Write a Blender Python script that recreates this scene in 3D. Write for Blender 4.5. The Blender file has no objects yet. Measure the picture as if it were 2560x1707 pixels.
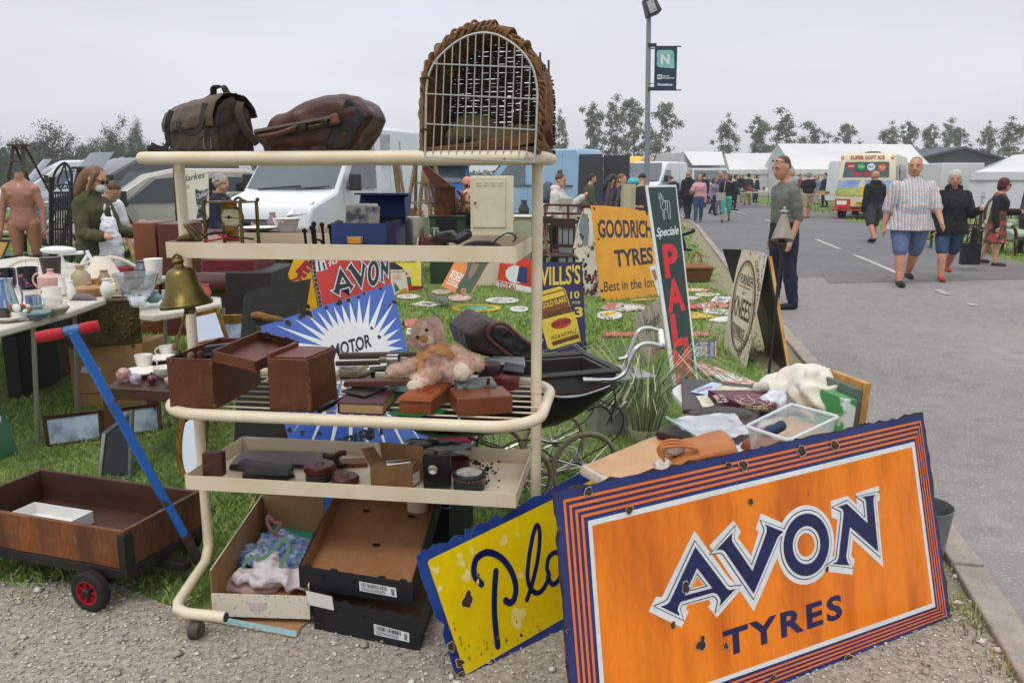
import bpy,bmesh,math,random
import numpy as np
from mathutils import Vector,Matrix,noise
R=math.radians
sc=bpy.context.scene
# camera
F=2057.0;CX,CY=1280.0,853.5;PITCH=R(11.34);CAMH=1.53
cam_d=bpy.data.cameras.new("camera");cam=bpy.data.objects.new("camera",cam_d)
sc.collection.objects.link(cam);sc.camera=cam
cam_d.sensor_width=36;cam_d.lens=36*F/2560
cam_d.clip_start=.05;cam_d.clip_end=3000
cam.location=(0,0,CAMH);cam.rotation_euler=(R(90)-PITCH,0,0)
# world: overcast sky
SUN_EL,SUN_AZ=R(58),R(205)
w=bpy.data.worlds.new("World");sc.world=w;w.use_nodes=True
nt=w.node_tree;nt.nodes.clear();N=nt.nodes.new;L=nt.links.new
out=N("ShaderNodeOutputWorld");bg=N("ShaderNodeBackground");bg.inputs[1].default_value=.1
sky=N("ShaderNodeTexSky");sky.sky_type='NISHITA';sky.sun_disc=False
sky.sun_elevation=SUN_EL;sky.sun_rotation=SUN_AZ;sky.dust_density=3
tc=N("ShaderNodeTexCoord");sep=N("ShaderNodeSeparateXYZ");L(tc.outputs['Generated'],sep.inputs[0])
rp=N("ShaderNodeValToRGB");L(sep.outputs[2],rp.inputs[0])
e=rp.color_ramp.elements
e[0].position=0;e[0].color=(.56,.575,.61,1);e[1].position=1;e[1].color=(1,1,1,1)
x=rp.color_ramp.elements.new(.10);x.color=(.55,.56,.60,1)
x=rp.color_ramp.elements.new(.30);x.color=(.52,.54,.635,1)
x=rp.color_ramp.elements.new(.55);x.color=(.80,.81,.84,1)
mp=N("ShaderNodeMapping");mp.inputs['Scale'].default_value=(1.2,1.2,5);L(tc.outputs['Generated'],mp.inputs[0])
nz=N("ShaderNodeTexNoise");nz.inputs['Scale'].default_value=1.6;nz.inputs['Detail'].default_value=4;L(mp.outputs[0],nz.inputs['Vector'])
mr=N("ShaderNodeMapRange");mr.inputs[1].default_value=.3;mr.inputs[2].default_value=.7;mr.inputs[3].default_value=14.0;mr.inputs[4].default_value=16.6;L(nz.outputs[0],mr.inputs[0])
vm=N("ShaderNodeVectorMath");vm.operation='SCALE';L(rp.outputs[0],vm.inputs[0]);L(mr.outputs[0],vm.inputs[3])
mx=N("ShaderNodeMix");mx.data_type='RGBA';mx.inputs[0].default_value=.92;L(sky.outputs[0],mx.inputs[6]);L(vm.outputs[0],mx.inputs[7])
L(mx.outputs[2],bg.inputs[0]);L(bg.outputs[0],out.inputs[0])
sd=bpy.data.lights.new("sun",'SUN');sd.energy=1.1;sd.angle=R(16);sd.color=(1,.96,.9)
sun=bpy.data.objects.new("sun",sd);sc.collection.objects.link(sun)
sdir=Vector((math.sin(SUN_AZ)*math.cos(SUN_EL),math.cos(SUN_AZ)*math.cos(SUN_EL),math.sin(SUN_EL)))
sun.rotation_euler=(-sdir).to_track_quat('-Z','Y').to_euler()
sc.view_settings.view_transform='Standard';sc.view_settings.look='None'
sc.view_settings.exposure=0;sc.view_settings.gamma=1
sc.cycles.use_denoising=True
sc.cycles.max_bounces=8;sc.cycles.transparent_max_bounces=12
sc.cycles.caustics_reflective=False;sc.cycles.caustics_refractive=False
# helpers: pixels of the photo to places
def _fr(ox,oy,s):return lambda x,y:(ox+x*s,oy+y*s)
zA=_fr(0,0,1.08844);zB=_fr(0,300,.27421);zC=_fr(0,600,.27421);zD=_fr(0,1000,.38259)
zE=_fr(350,180,.28066);zF=_fr(1000,30,.2551);zG=_fr(900,380,.2551);zH=_fr(1400,420,.35714)
zI=_fr(400,780,.21683);zJ=_fr(800,760,.2466);zK=_fr(440,1060,.39116);zL=_fr(1200,780,.29335)
zM=_fr(1440,900,.30612);zN=_fr(1000,1020,.59524);zO=_fr(1600,380,.26781);zP=_fr(2000,280,.28056)
zQ=_fr(1584,1180,.29787);zR=_fr(640,640,.17857);zS=_fr(1020,1080,.4);zT=_fr(1480,440,.14029)
zU=_fr(1560,0,.29326);zV=_fr(0,620,.15306);zW=_fr(1500,600,.22957)
CP,SP=math.cos(PITCH),math.sin(PITCH);CAM=Vector((0,0,CAMH))
def ray(p):
 u=(p[0]-CX)/F;v=(p[1]-CY)/F
 return Vector((u,CP-v*SP,-SP-v*CP))
def G(p,z=0.0):
 d=ray(p);return CAM+d*((z-CAMH)/d.z)
def D(p,Y):
 d=ray(p);return CAM+d*(Y/d.y)
V=Vector
# mesh builder
class MB:
 def __init__(s):s.v=[];s.f=[];s.m=[]
 def add(s,vs,fs,mi=0):
  o=len(s.v);s.v.extend([tuple(a)for a in vs])
  for f in fs:s.f.append([i+o for i in f]);s.m.append(mi)
  return s
 def box(s,c,d,rot=None,mi=0,tap=1.0):
  c=V(c);h=V(d)/2;vs=[]
  for z in(-1,1):
   k=tap if z>0 else 1
   for x,y in((-1,-1),(1,-1),(1,1),(-1,1)):
    q=V((x*h.x*k,y*h.y*k,z*h.z))
    if rot is not None:q=rot@q
    vs.append(c+q)
  return s.add(vs,[(3,2,1,0),(4,5,6,7),(0,1,5,4),(1,2,6,5),(2,3,7,6),(3,0,4,7)],mi)
 def loft(s,rings,closed=True,caps=True,mi=0,loop=False):
  n=len(rings[0]);vs=[q for r in rings for q in r];fs=[]
  m=len(rings)
  for i in range(m if loop else m-1):
   a=i*n;b=((i+1)%m)*n
   for j in range(n if closed else n-1):
    k=(j+1)%n;fs.append((a+j,a+k,b+k,b+j))
  if caps and closed and not loop:
   fs.append(tuple(range(n-1,-1,-1)));fs.append(tuple((m-1)*n+j for j in range(n)))
  return s.add(vs,fs,mi)
 def tube(s,pts,r,n=10,loop=False,caps=True,mi=0,flat=1.0,up=None):
  pts=[V(p)for p in pts];m=len(pts);rs=r if isinstance(r,(list,tuple))else[r]*m
  rings=[];nrm=None
  for i in range(m):
   if loop:t=pts[(i+1)%m]-pts[i-1]
   else:t=pts[min(i+1,m-1)]-pts[max(i-1,0)]
   if t.length<1e-9:t=V((0,0,1))
   t.normalize()
   if nrm is None:
    a=V(up)if up is not None else(V((0,0,1))if abs(t.z)<.9 else V((1,0,0)))
    nrm=a-t*a.dot(t)
   else:nrm=nrm-t*nrm.dot(t)
   if nrm.length<1e-6:nrm=t.orthogonal()
   nrm.normalize();b=t.cross(nrm)
   rings.append([pts[i]+(nrm*math.cos(k*2*math.pi/n)*flat+b*math.sin(k*2*math.pi/n))*rs[i]for k in range(n)])
  return s.loft(rings,True,caps,mi,loop)
 def strap(s,pts,wd,th,nrm_at=None,mi=0):
  pts=[V(p)for p in pts];wd=V(wd);rings=[]
  for i,p in enumerate(pts):
   t=(pts[min(i+1,len(pts)-1)]-pts[max(i-1,0)]).normalized()
   nn=t.cross(wd).normalized()*th/2;h=wd/2
   rings.append([p-h-nn,p+h-nn,p+h+nn,p-h+nn])
  return s.loft(rings,mi=mi)
 def lathe(s,prof,c=(0,0,0),n=24,axis=None,mi=0,caps=True):
  c=V(c);Rm=V((0,0,1)).rotation_difference(V(axis)).to_matrix()if axis is not None else Matrix.Identity(3)
  rings=[[c+Rm@V((r*math.cos(2*math.pi*k/n),r*math.sin(2*math.pi*k/n),z))for k in range(n)]for r,z in prof]
  return s.loft(rings,caps=caps,mi=mi)
 def ell(s,c,r,rot=None,nu=14,nv=9,mi=0):
  c=V(c);r=(r,r,r)if isinstance(r,(int,float))else r;rings=[]
  for i in range(1,nv):
   t=math.pi*i/nv;ring=[]
   for k in range(nu):
    p=2*math.pi*k/nu
    q=V((r[0]*math.sin(t)*math.cos(p),r[1]*math.sin(t)*math.sin(p),-r[2]*math.cos(t)))
    if rot is not None:q=rot@q
    ring.append(c+q)
   rings.append(ring)
  return s.loft(rings,mi=mi)
 def cap(s,a,b,ra,rb=None,n=10,mi=0):
  a=V(a);b=V(b);rb=ra if rb is None else rb;t=(b-a);l=t.length
  t=t/l if l>1e-9 else V((0,0,1));pts=[];rs=[]
  for k in(.15,.5,.85):pts.append(a-t*ra*math.cos(k*math.pi/2));rs.append(ra*math.sin(k*math.pi/2))
  pts+=[a,b];rs+=[ra,rb]
  for k in(.85,.5,.15):pts.append(b+t*rb*math.cos(k*math.pi/2));rs.append(rb*math.sin(k*math.pi/2))
  return s.tube(pts,rs,n,mi=mi)
 def prism(s,pts,vec,mi=0,mi_side=None):
  pts=[V(p)for p in pts];vec=V(vec);n=len(pts)
  s.add(pts+[p+vec for p in pts],[tuple(range(n-1,-1,-1)),tuple(range(n,2*n))],mi)
  o=len(s.v)-2*n
  for i in range(n):
   j=(i+1)%n;s.f.append([o+i,o+j,o+n+j,o+n+i]);s.m.append(mi if mi_side is None else mi_side)
  return s
 def poly(s,pts,mi=0):return s.add(pts,[tuple(range(len(pts)))],mi)
 def xf(s,M,start=0):
  for i in range(start,len(s.v)):s.v[i]=tuple(M@V(s.v[i]))
  return s
 def build(s,name,mats,parent=None,smooth=True,bevel=0,ang=38,world=True,fix=True):
  me=bpy.data.meshes.new(name);vs=s.v
  if parent is not None and world:
   Mi=chain(parent).inverted();vs=[Mi@V(a)for a in vs]
  me.from_pydata([tuple(a)for a in vs],[],s.f)
  mats=mats if isinstance(mats,(list,tuple))else[mats]
  for q in mats:me.materials.append(q)
  if any(s.m):me.polygons.foreach_set('material_index',[min(a,len(mats)-1)for a in s.m])
  if fix:
   bm=bmesh.new();bm.from_mesh(me);bmesh.ops.recalc_face_normals(bm,faces=bm.faces);bm.to_mesh(me);bm.free()
  if smooth:me.shade_smooth();me.set_sharp_from_angle(angle=R(ang))
  return link(name,me,parent,bevel)
def chain(o):
 M=o.matrix_basis.copy()
 while o.parent is not None:o=o.parent;M=o.matrix_basis@M
 return M
def link(name,me,parent=None,bevel=0):
 o=bpy.data.objects.new(name,me);sc.collection.objects.link(o)
 if parent is not None:o.parent=parent
 if bevel:
  b=o.modifiers.new("bevel",'BEVEL');b.width=bevel;b.segments=2;b.limit_method='ANGLE';b.angle_limit=R(40)
 return o
def tag(o,label=None,cat=None,group=None,kind=None):
 if label:o['label']=label
 if cat:o['category']=cat
 if group:o['group']=group
 if kind:o['kind']=kind
 return o
def T(name,label,cat,loc=(0,0,0),rz=0.0,group=None):
 o=bpy.data.objects.new(name,None);sc.collection.objects.link(o);o.empty_display_size=.1
 o.location=loc;o.rotation_euler=(0,0,rz);return tag(o,label,cat,group)
def solo(mb,name,mats,label,cat,group=None,**k):
 a=np.array(mb.v);c=V(((a[:,0].min()+a[:,0].max())/2,(a[:,1].min()+a[:,1].max())/2,a[:,2].min()))
 mb.v=[tuple(V(q)-c)for q in mb.v]
 o=mb.build(name,mats,None,**k);o.location=c;return tag(o,label,cat,group)
def struct(mb,name,mats,kind='structure',**k):
 return tag(mb.build(name,mats,None,**k),kind=kind)
def dup(o,loc=None,rz=None,label=None,parent=None):
 c=o.copy();sc.collection.objects.link(c)
 if parent is not None:c.parent=parent
 if loc is not None:c.location=loc
 if rz is not None:c.rotation_euler=(0,0,rz)
 if label:c['label']=label
 for ch in list(o.children):dup(ch,parent=c)
 return c
_dg=None
def fuse(mb,voxel=.01,smooth=3,nz=0.0,ns=20.0,seed=0,crease=0.0):
 """one continuous surface out of overlapping pieces"""
 me=bpy.data.meshes.new("body");me.from_pydata([tuple(a)for a in mb.v],[],mb.f)
 bm=bmesh.new();bm.from_mesh(me);bmesh.ops.recalc_face_normals(bm,faces=bm.faces);bm.to_mesh(me);bm.free()
 o=bpy.data.objects.new("body",me);sc.collection.objects.link(o)
 m=o.modifiers.new("r",'REMESH');m.mode='VOXEL';m.voxel_size=voxel
 if smooth:q=o.modifiers.new("s",'SMOOTH');q.factor=.5;q.iterations=smooth
 dg=bpy.context.evaluated_depsgraph_get();dg.update()
 r=bpy.data.meshes.new_from_object(o.evaluated_get(dg));bpy.data.objects.remove(o);bpy.data.meshes.remove(me)
 if nz:
  n=len(r.vertices);co=np.empty(n*3,'f');no=np.empty(n*3,'f');r.vertices.foreach_get('co',co);r.vertex_normals.foreach_get('vector',no)
  co=co.reshape(-1,3);no=no.reshape(-1,3);off=V((seed*7.3,seed*3.1,seed*1.7))
  for i in range(n):
   q=V(co[i])*ns+off;h=noise.noise(q)
   if crease:h=(1-crease)*h+crease*(1-2*abs(noise.noise(q*1.3+V((3,1,2))))-.5)
   co[i]+=no[i]*h*nz
  r.vertices.foreach_set('co',co.ravel())
 return r
def blob(mb,name,mat,parent=None,voxel=.01,smooth=3,nz=0.0,ns=20.0,seed=0,crease=0.0,label=None,cat=None,group=None):
 loc=None
 if parent is not None:
  Mi=chain(parent).inverted();mb.v=[tuple(Mi@V(a))for a in mb.v]
 elif label:
  a=np.array(mb.v);loc=V(((a[:,0].min()+a[:,0].max())/2,(a[:,1].min()+a[:,1].max())/2,a[:,2].min()))
  mb.v=[tuple(V(q)-loc)for q in mb.v]
 r=fuse(mb,voxel,smooth,nz,ns,seed,crease);r.name=name;r.materials.clear()
 for q in(mat if isinstance(mat,(list,tuple))else[mat]):r.materials.append(q)
 r.shade_smooth();o=link(name,r,parent)
 if loc is not None:o.location=loc
 if label:tag(o,label,cat,group)
 return o
def arc(c,r,a0,a1,n,ax=(1,0,0),ay=(0,0,1),ry=None):
 c=V(c);ax=V(ax);ay=V(ay);ry=r if ry is None else ry
 return[c+ax*r*math.cos(R(a0+(a1-a0)*i/n))+ay*ry*math.sin(R(a0+(a1-a0)*i/n))for i in range(n+1)]
def curve(pts,k=6):
 """smooth path through points (Catmull-Rom)"""
 pts=[V(p)for p in pts];q=[pts[0]*2-pts[1]]+pts+[pts[-1]*2-pts[-2]];o=[]
 for i in range(1,len(q)-2):
  a,b,c,d=q[i-1:i+3]
  for j in range(k):
   t=j/k;o.append(.5*((2*b)+(c-a)*t+(2*a-5*b+4*c-d)*t*t+(3*b-a-3*c+d)*t**3))
 return o+[pts[-1]]
def rz(a):return Matrix.Rotation(R(a),3,'Z')
def rx(a):return Matrix.Rotation(R(a),3,'X')
def ry(a):return Matrix.Rotation(R(a),3,'Y')
# materials
def lin(c):
 if isinstance(c,str):c=tuple(int(c[i:i+2],16)for i in(0,2,4))
 return tuple(((a/255)/12.92 if a<=10 else((a/255+.055)/1.055)**2.4)for a in c)+(1,)
_mc={}
def M(c,c2=None,s=6,th=(.35,.65),r=.55,met=0,bump=0,bs=80,chip=None,cs=12,ct=.64,st=None,trans=0,alpha=1,coat=0,emis=0,fine=0,sub=0,sheen=0,ior=1.45,spec=.5):
 key=(c,c2,s,th,r,met,bump,bs,chip,cs,ct,st,trans,alpha,coat,emis,fine,sub,sheen,ior,spec)
 if key in _mc:return _mc[key]
 m=bpy.data.materials.new("surface");m.use_nodes=True;n=m.node_tree;b=n.nodes['Principled BSDF'];N=n.nodes.new;L=n.links.new
 b.inputs['Base Color'].default_value=lin(c);b.inputs['Roughness'].default_value=r;b.inputs['Metallic'].default_value=met
 b.inputs['IOR'].default_value=ior;b.inputs['Specular IOR Level'].default_value=spec
 if trans:b.inputs['Transmission Weight'].default_value=trans
 if alpha<1:b.inputs['Alpha'].default_value=alpha
 if coat:b.inputs['Coat Weight'].default_value=coat;b.inputs['Coat Roughness'].default_value=.08
 if sheen:b.inputs['Sheen Weight'].default_value=sheen
 if emis:b.inputs['Emission Color'].default_value=lin(c);b.inputs['Emission Strength'].default_value=emis
 vec=None
 def coord():
  nonlocal vec
  if vec is None:
   t=N("ShaderNodeTexCoord");vec=t.outputs['Object']
   if st:
    q=N("ShaderNodeMapping");q.inputs['Scale'].default_value=st;L(vec,q.inputs[0]);vec=q.outputs[0]
  return vec
 def nzn(sc_,det=5,ro=.55):
  q=N("ShaderNodeTexNoise");q.inputs['Scale'].default_value=sc_;q.inputs['Detail'].default_value=det;q.inputs['Roughness'].default_value=ro
  L(coord(),q.inputs['Vector']);return q.outputs[0]
 def rng(src,a,z,lo=0,hi=1):
  q=N("ShaderNodeMapRange");q.inputs[1].default_value=a;q.inputs[2].default_value=z;q.inputs[3].default_value=lo;q.inputs[4].default_value=hi;L(src,q.inputs[0]);return q.outputs[0]
 def mix(f,a,z):
  q=N("ShaderNodeMix");q.data_type='RGBA';L(f,q.inputs[0])
  for i,k in((6,a),(7,z)):
   if isinstance(k,tuple):q.inputs[i].default_value=k
   else:L(k,q.inputs[i])
  return q.outputs[2]
 col=None
 if c2:col=mix(rng(nzn(s),th[0],th[1]),lin(c),lin(c2))
 if fine:
  f=nzn(s*14,3);q=N("ShaderNodeMix");q.data_type='RGBA';q.blend_type='MULTIPLY';q.inputs[0].default_value=1
  if col is None:q.inputs[6].default_value=lin(c)
  else:L(col,q.inputs[6])
  L(rng(f,.3,.7,1-fine,1+fine),q.inputs[7]);col=q.outputs[2]
 if chip:
  f=rng(nzn(cs,6,.6),ct,ct+.03);col=mix(f,col if col is not None else lin(c),lin(chip));L(rng(f,0,1,r,.9),b.inputs['Roughness'])
 if col is not None:L(col,b.inputs['Base Color'])
 if bump:
  q=N("ShaderNodeBump");q.inputs['Strength'].default_value=min(1,bump);q.inputs['Distance'].default_value=.01;L(nzn(bs,4),q.inputs['Height']);L(q.outputs[0],b.inputs['Normal'])
 _mc[key]=m;return m
cream=M('dcd0b8','d3c5a8',s=9,r=.42,chip='6b4a2c',cs=24,ct=.705)
creamtray=M('d6c9b2','cbbc9f',s=5,r=.5,chip='7a5a3a',cs=20,ct=.72)
black=M('141414','1d1c1b',r=.5);blackp=M('0c0c0d',r=.3);rubber=M('171615','221f1d',s=20,r=.8,bump=.2)
chrome=M('c8c8c8',r=.16,met=1);steel=M('8f9090','777877',s=10,r=.35,met=.9);galv=M('8c9090','75797a',s=14,r=.45,met=.7,fine=.12)
white=M('e8e8e6','dcdcd8',s=4,r=.4);whitep=M('e2e2e0','d2d2d0',s=8,r=.55)
card=M('a9835a','967048',s=7,r=.85,bump=.15,bs=30,fine=.06);cardd=M('8a6742','7a5837',s=9,r=.85,fine=.08)
woodd=M('4b2b1b','35200f',s=5,r=.45,st=(1,1,9),fine=.15,bump=.1,bs=40)
woodm=M('7d4a2a','6a3a1f',s=6,r=.42,fine=.12,bump=.08,bs=50);woodl=M('a8865c','8f6c46',s=6,r=.6,fine=.15)
brown=M('5c2f1d','43200f',s=8,r=.38,fine=.15,bump=.12,bs=70,chip='8a6a4a',cs=30,ct=.73)
brass=M('7c6e3c','564b28',s=9,r=.36,met=.85,fine=.12,bump=.06,bs=60);gold=M('9c7430','6a4a1c',s=25,r=.38,met=.7,bump=.3,bs=120)
rust=M('4a3529','2b211b',s=30,r=.9,bump=.5,bs=90,fine=.3)
china=M('dfdcd4',r=.18,coat=.3);glass=M('ffffff',r=.02,trans=1,ior=1.45)
tyre=rubber;darkm=M('22201e','161514',s=8,r=.6);skin=M('c99a80','bd8a70',s=12,r=.5,sub=0);skin2=M('c58f74','b67e66',s=12,r=.5)
autoglass=M('2a3236',r=.06,spec=.8);vanglass=M('59646c','4b555c',s=1,r=.05,spec=.9)
vanwhite=M('d6dade','ccd2d8',s=1,r=.22,coat=.5)
# setting
def kerbx(Y):
 P=[(-5,.2),(0,1.15),(2.37,1.63),(3.09,1.82),(6.77,2.5),(12.5,3.45),(20,4.75),(26,5.8),(40,7.4),(70,9.5),(120,12.5)]
 for(a,x),(b,y)in zip(P,P[1:]):
  if Y<=b:return x+(y-x)*(Y-a)/(b-a)
 return P[-1][1]
def roadr(Y):
 P=[(-5,7.2),(10,8.15),(14.6,9.1),(21.2,10.3),(31,12.2),(60,15),(120,18)]
 for(a,x),(b,y)in zip(P,P[1:]):
  if Y<=b:return x+(y-x)*(Y-a)/(b-a)
 return P[-1][1]
turf=M('6c7f42','586c34',s=.9,r=.95,fine=.35,bump=.4,bs=30)
m=MB();m.poly([(-900,-30,0),(900,-30,0),(900,1500,0),(-900,1500,0)]);struct(m,'ground',turf,fix=False)
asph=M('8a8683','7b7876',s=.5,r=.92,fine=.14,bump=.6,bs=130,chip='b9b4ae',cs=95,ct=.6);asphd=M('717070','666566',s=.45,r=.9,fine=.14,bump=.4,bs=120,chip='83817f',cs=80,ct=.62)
def strip(f0,f1,y0,y1,z,n=40,mb=None):
 m=mb or MB();ys=[y0+(y1-y0)*(i/n)**1.6 for i in range(n+1)]
 return m.loft([[(f0(y),y,z),(f1(y),y,z)]for y in ys],closed=False,caps=False)
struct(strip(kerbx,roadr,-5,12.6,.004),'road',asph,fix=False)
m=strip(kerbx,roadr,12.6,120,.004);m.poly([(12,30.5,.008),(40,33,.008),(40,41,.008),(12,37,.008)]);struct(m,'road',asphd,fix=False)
m=MB();m.poly([(4.6,11.9,.008),(8.7,12.5,.008),(8.9,14.2,.008),(5.1,13.6,.008)]);
struct(m,'road_patch',M('6f6d6b','656361',s=.7,r=.92,fine=.15,bump=.4,bs=120),fix=False)
m=MB();ml=M('b9b7b1','95938e',s=14,r=.8,fine=.15)
def cl(Y):return kerbx(Y)*.5+roadr(Y)*.5-.02*0
for a,b in((9.75,9.95),(10.7,11.2),(12.7,16.2),(17.6,20.4),(23.5,30),(34,41),(46,55)):
 m.loft([[(cl(a+(b-a)*i/4)-.05,a+(b-a)*i/4,.012),(cl(a+(b-a)*i/4)+.05,a+(b-a)*i/4,.012)]for i in range(5)],closed=False,caps=False)
struct(m,'road_markings',ml,fix=False)
m=MB();ys=[1.2+i*.9 for i in range(60)]
for a,b in zip(ys,ys[1:]):
 d=V((kerbx(b)-kerbx(a),b-a,0));nrm=V((d.y,-d.x,0)).normalized();p0=V((kerbx(a),a,0))+d*.008;p1=V((kerbx(b),b,0))-d*.008
 m.prism([p0-nrm*.06,p0+nrm*.06,p1+nrm*.06,p1-nrm*.06],(0,0,.035+.006*math.sin(a*9)))
struct(m,'kerb',M('a39a90','8b837a',s=6,r=.9,fine=.18,bump=.4,bs=60),bevel=.008)
gbase=M('aca395','857c72',s=40,r=.95,fine=.3,bump=1,bs=55)
def grav_edge(X):
 return 2.93+.16*math.sin(X*2.3+1)+.07*math.sin(X*7.1)+(.35 if X>.5 else 0)*min(1,max(0,(X-.5)*1.4))
m=MB();xs=[-7+i*.1 for i in range(91)]
m.loft([[(x,-3,.003),(x,min(grav_edge(x),99),.003)]for x in xs],closed=False,caps=False);struct(m,'gravel_yard',gbase,fix=False)
struct(strip(lambda y:kerbx(y)-.06-(.55 if y<9 else .35)*(1+.3*math.sin(y*1.7)),lambda y:kerbx(y),2.6,32,.0035,60),'verge',M('8f8672','7d7a58',s=9,r=.95,fine=.3,bump=.8,bs=50),fix=False)
rng_=np.random.default_rng(4)
def npmesh(name,co,faces_n,nper,mat,kind,mats=None,midx=None):
 me=bpy.data.meshes.new(name);n=len(co);me.vertices.add(n);me.vertices.foreach_set('co',co.astype('f').ravel())
 idx=faces_n.astype('i').ravel();nf=len(faces_n);me.loops.add(len(idx));me.loops.foreach_set('vertex_index',idx)
 me.polygons.add(nf);me.polygons.foreach_set('loop_start',np.arange(nf,dtype='i')*nper)
 for q in(mats or[mat]):me.materials.append(q)
 if midx is not None:me.polygons.foreach_set('material_index',midx.astype('i'))
 me.update();o=link(name,me);
 if kind:o['kind']=kind
 return o
def stones():
 n1,n2=26000,300
 n=n1+n2;X=rng_.uniform(-2.6,2.1,n);Y=1.15+rng_.uniform(0,1,n)**.8*2.35
 sz=np.where(np.arange(n)<n1,rng_.uniform(.0028,.0075,n),rng_.uniform(.009,.02,n))
 ge=np.array([grav_edge(x)for x in X]);kx=np.array([kerbx(y)for y in Y])
 ok=(Y<ge+rng_.normal(0,.08,n))&(X<kx-.05);X,Y,sz=X[ok],Y[ok],sz[ok];n=len(X)
 ov=np.array([(0,0,1),(0,0,-1)]+[(math.cos(a),math.sin(a),z)for a,z in((0,.35),(1.05,-.3),(2.1,.3),(3.14,-.25),(4.2,.35),(5.25,-.3))])
 of=[]
 for k in range(6):j=2+k;l=2+(k+1)%6;of+=[(0,j,l),(1,l,j)]
 of=np.array(of);jit=rng_.uniform(.62,1.2,(n,8,1));co=ov[None]*jit
 a=rng_.uniform(0,6.28,n);ca,sa=np.cos(a)[:,None],np.sin(a)[:,None];el=rng_.uniform(.7,1.5,n)[:,None]
 x,y,z=co[:,:,0]*el,co[:,:,1],co[:,:,2]*.72
 P=np.stack([(x*ca-y*sa)*sz[:,None]+X[:,None],(x*sa+y*ca)*sz[:,None]+Y[:,None],z*sz[:,None]+sz[:,None]*.35+.003],-1)
 Fc=(of[None]+(np.arange(n)*8)[:,None,None]).reshape(-1,3);mi=np.repeat(rng_.integers(0,4,n),12)
 ms=[M('c2bbae','b0a89a',s=60,r=.9,fine=.2),M('a39c92','938b82',s=60,r=.9,fine=.2),M('d6d1c6','c6beb2',s=60,r=.9,fine=.15),M('b3a492','a09080',s=60,r=.9,fine=.2)]
 npmesh('gravel',P.reshape(-1,3),Fc,3,None,'stuff',ms,mi)
stones()
def blades(n,y0,y1,pw,h,wd):
 Y=y0+(y1-y0)*rng_.uniform(0,1,n)**pw;half=Y*.72+.4
 X=rng_.uniform(-1,1,n)*half;kx=np.array([kerbx(y)for y in Y]);rr=np.array([roadr(y)for y in Y]);ge=np.array([grav_edge(x)for x in X])
 ok=((X<kx-.2-.3*rng_.uniform(0,1,n))|(X>rr+.1))&(Y>ge+rng_.normal(.05,.1,n));X,Y=X[ok],Y[ok];n=len(X)
 cl_=np.array([noise.noise(V((a*.9,b*.9,0)))for a,b in zip(X,Y)])
 H=rng_.uniform(.55,1.25,n)*h*(.92+.95*cl_);a=rng_.uniform(0,6.28,n);le=rng_.uniform(.2,1.0,n)*H;b=rng_.uniform(0,6.28,n)
 dx,dy=np.cos(a)*wd,np.sin(a)*wd;lx,ly=np.cos(b)*le,np.sin(b)*le
 z0=np.zeros(n)
 P=np.stack([np.stack([X-dx,Y-dy,z0],-1),np.stack([X+dx,Y+dy,z0],-1),np.stack([X+lx*.35+dx*.7,Y+ly*.35+dy*.7,H*.6],-1),np.stack([X+lx,Y+ly,H],-1)],1)
 return P
P=np.concatenate([blades(110000,2.75,7.5,1.2,.032,.0024),blades(90000,7,17,1.2,.04,.0065),blades(60000,16,48,1.2,.06,.02)])
n=len(P);fc=np.arange(n*4).reshape(n,4);mi=rng_.integers(0,4,n)
gm=[M('7da03c','698a34',s=.8,r=.6),M('94b44e','7a9c40',s=.9,r=.6),M('688c32','587a2c',s=.7,r=.6),M('b8bc7c','9caa5e',s=1,r=.65)]
npmesh('grass',P.reshape(-1,3),fc,4,None,'stuff',gm,mi)
dryg=[M('a09858',r=.8),M('857f48',r=.8),M('6f7a3a',r=.8)]
def tuft(c,n,h,spread,mats,seed,wd=.006,ar=.55):
 rr=random.Random(seed);m=MB()
 for i in range(n):
  a=rr.uniform(0,6.28);q=V(c)+V((math.cos(a),math.sin(a),0))*rr.uniform(0,spread);l=rr.uniform(.5,1)*h;b=V((math.cos(a),math.sin(a),0))
  m.strap([q,q+b*l*.2+V((0,0,l*.6)),q+b*l*ar*.6+V((0,0,l*.92)),q+b*l*ar+V((0,0,l*(1.25-ar*.5)))],V((-b.y,b.x,0))*wd,.001,mi=rr.randrange(len(mats)))
 return m
for i,(px,n_,h_,s_,lb)in enumerate(((zA(2240,1440),70,.035,.13,'dry grass tuft at the road edge right of the big orange sign'),(zA(2190,1400),50,.03,.1,'small weed tuft beside the lower right corner of the orange sign'),(zA(2310,1545),50,.03,.1,'low green tuft in the gravel at the bottom right corner'))):
 solo(tuft(G(px),n_,h_,s_,dryg,i,.004),'grass_tuft',dryg,lb,'grass tuft','weeds along the road edge',smooth=False)
# trees
def leafcloud(cl,nl,sz,rr):
 C=np.array([c[0]for c in cl]);S=np.array([c[1]for c in cl]);w_=S.prod(1)**.67;k=rr.choice(len(cl),nl,p=w_/w_.sum())
 d=rr.normal(0,1,(nl,3));d/=np.linalg.norm(d,axis=1)[:,None];p=C[k]+d*S[k]*np.minimum(np.abs(rr.normal(.55,.36,(nl,1))),1.04+.2*rr.random((nl,1)))
 u=rr.normal(0,1,(nl,3));u/=np.linalg.norm(u,axis=1)[:,None];v=np.cross(u,rr.normal(0,1,(nl,3)));v/=np.linalg.norm(v,axis=1)[:,None]+1e-9
 s_=sz*rr.uniform(.5,1.2,(nl,1));return np.stack([p-u*s_,p+v*s_*.6,p+u*s_,p-v*s_*.6],1)
bark=M('4a4238','3a332b',s=3,r=.9,fine=.2)
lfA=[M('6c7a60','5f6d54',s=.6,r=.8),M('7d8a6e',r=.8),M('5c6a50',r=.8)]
lfB=[M('35482a','2c3d24',s=.6,r=.8),M('46592f',r=.8),M('2b3923',r=.8),M('556839',r=.8)]
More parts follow.
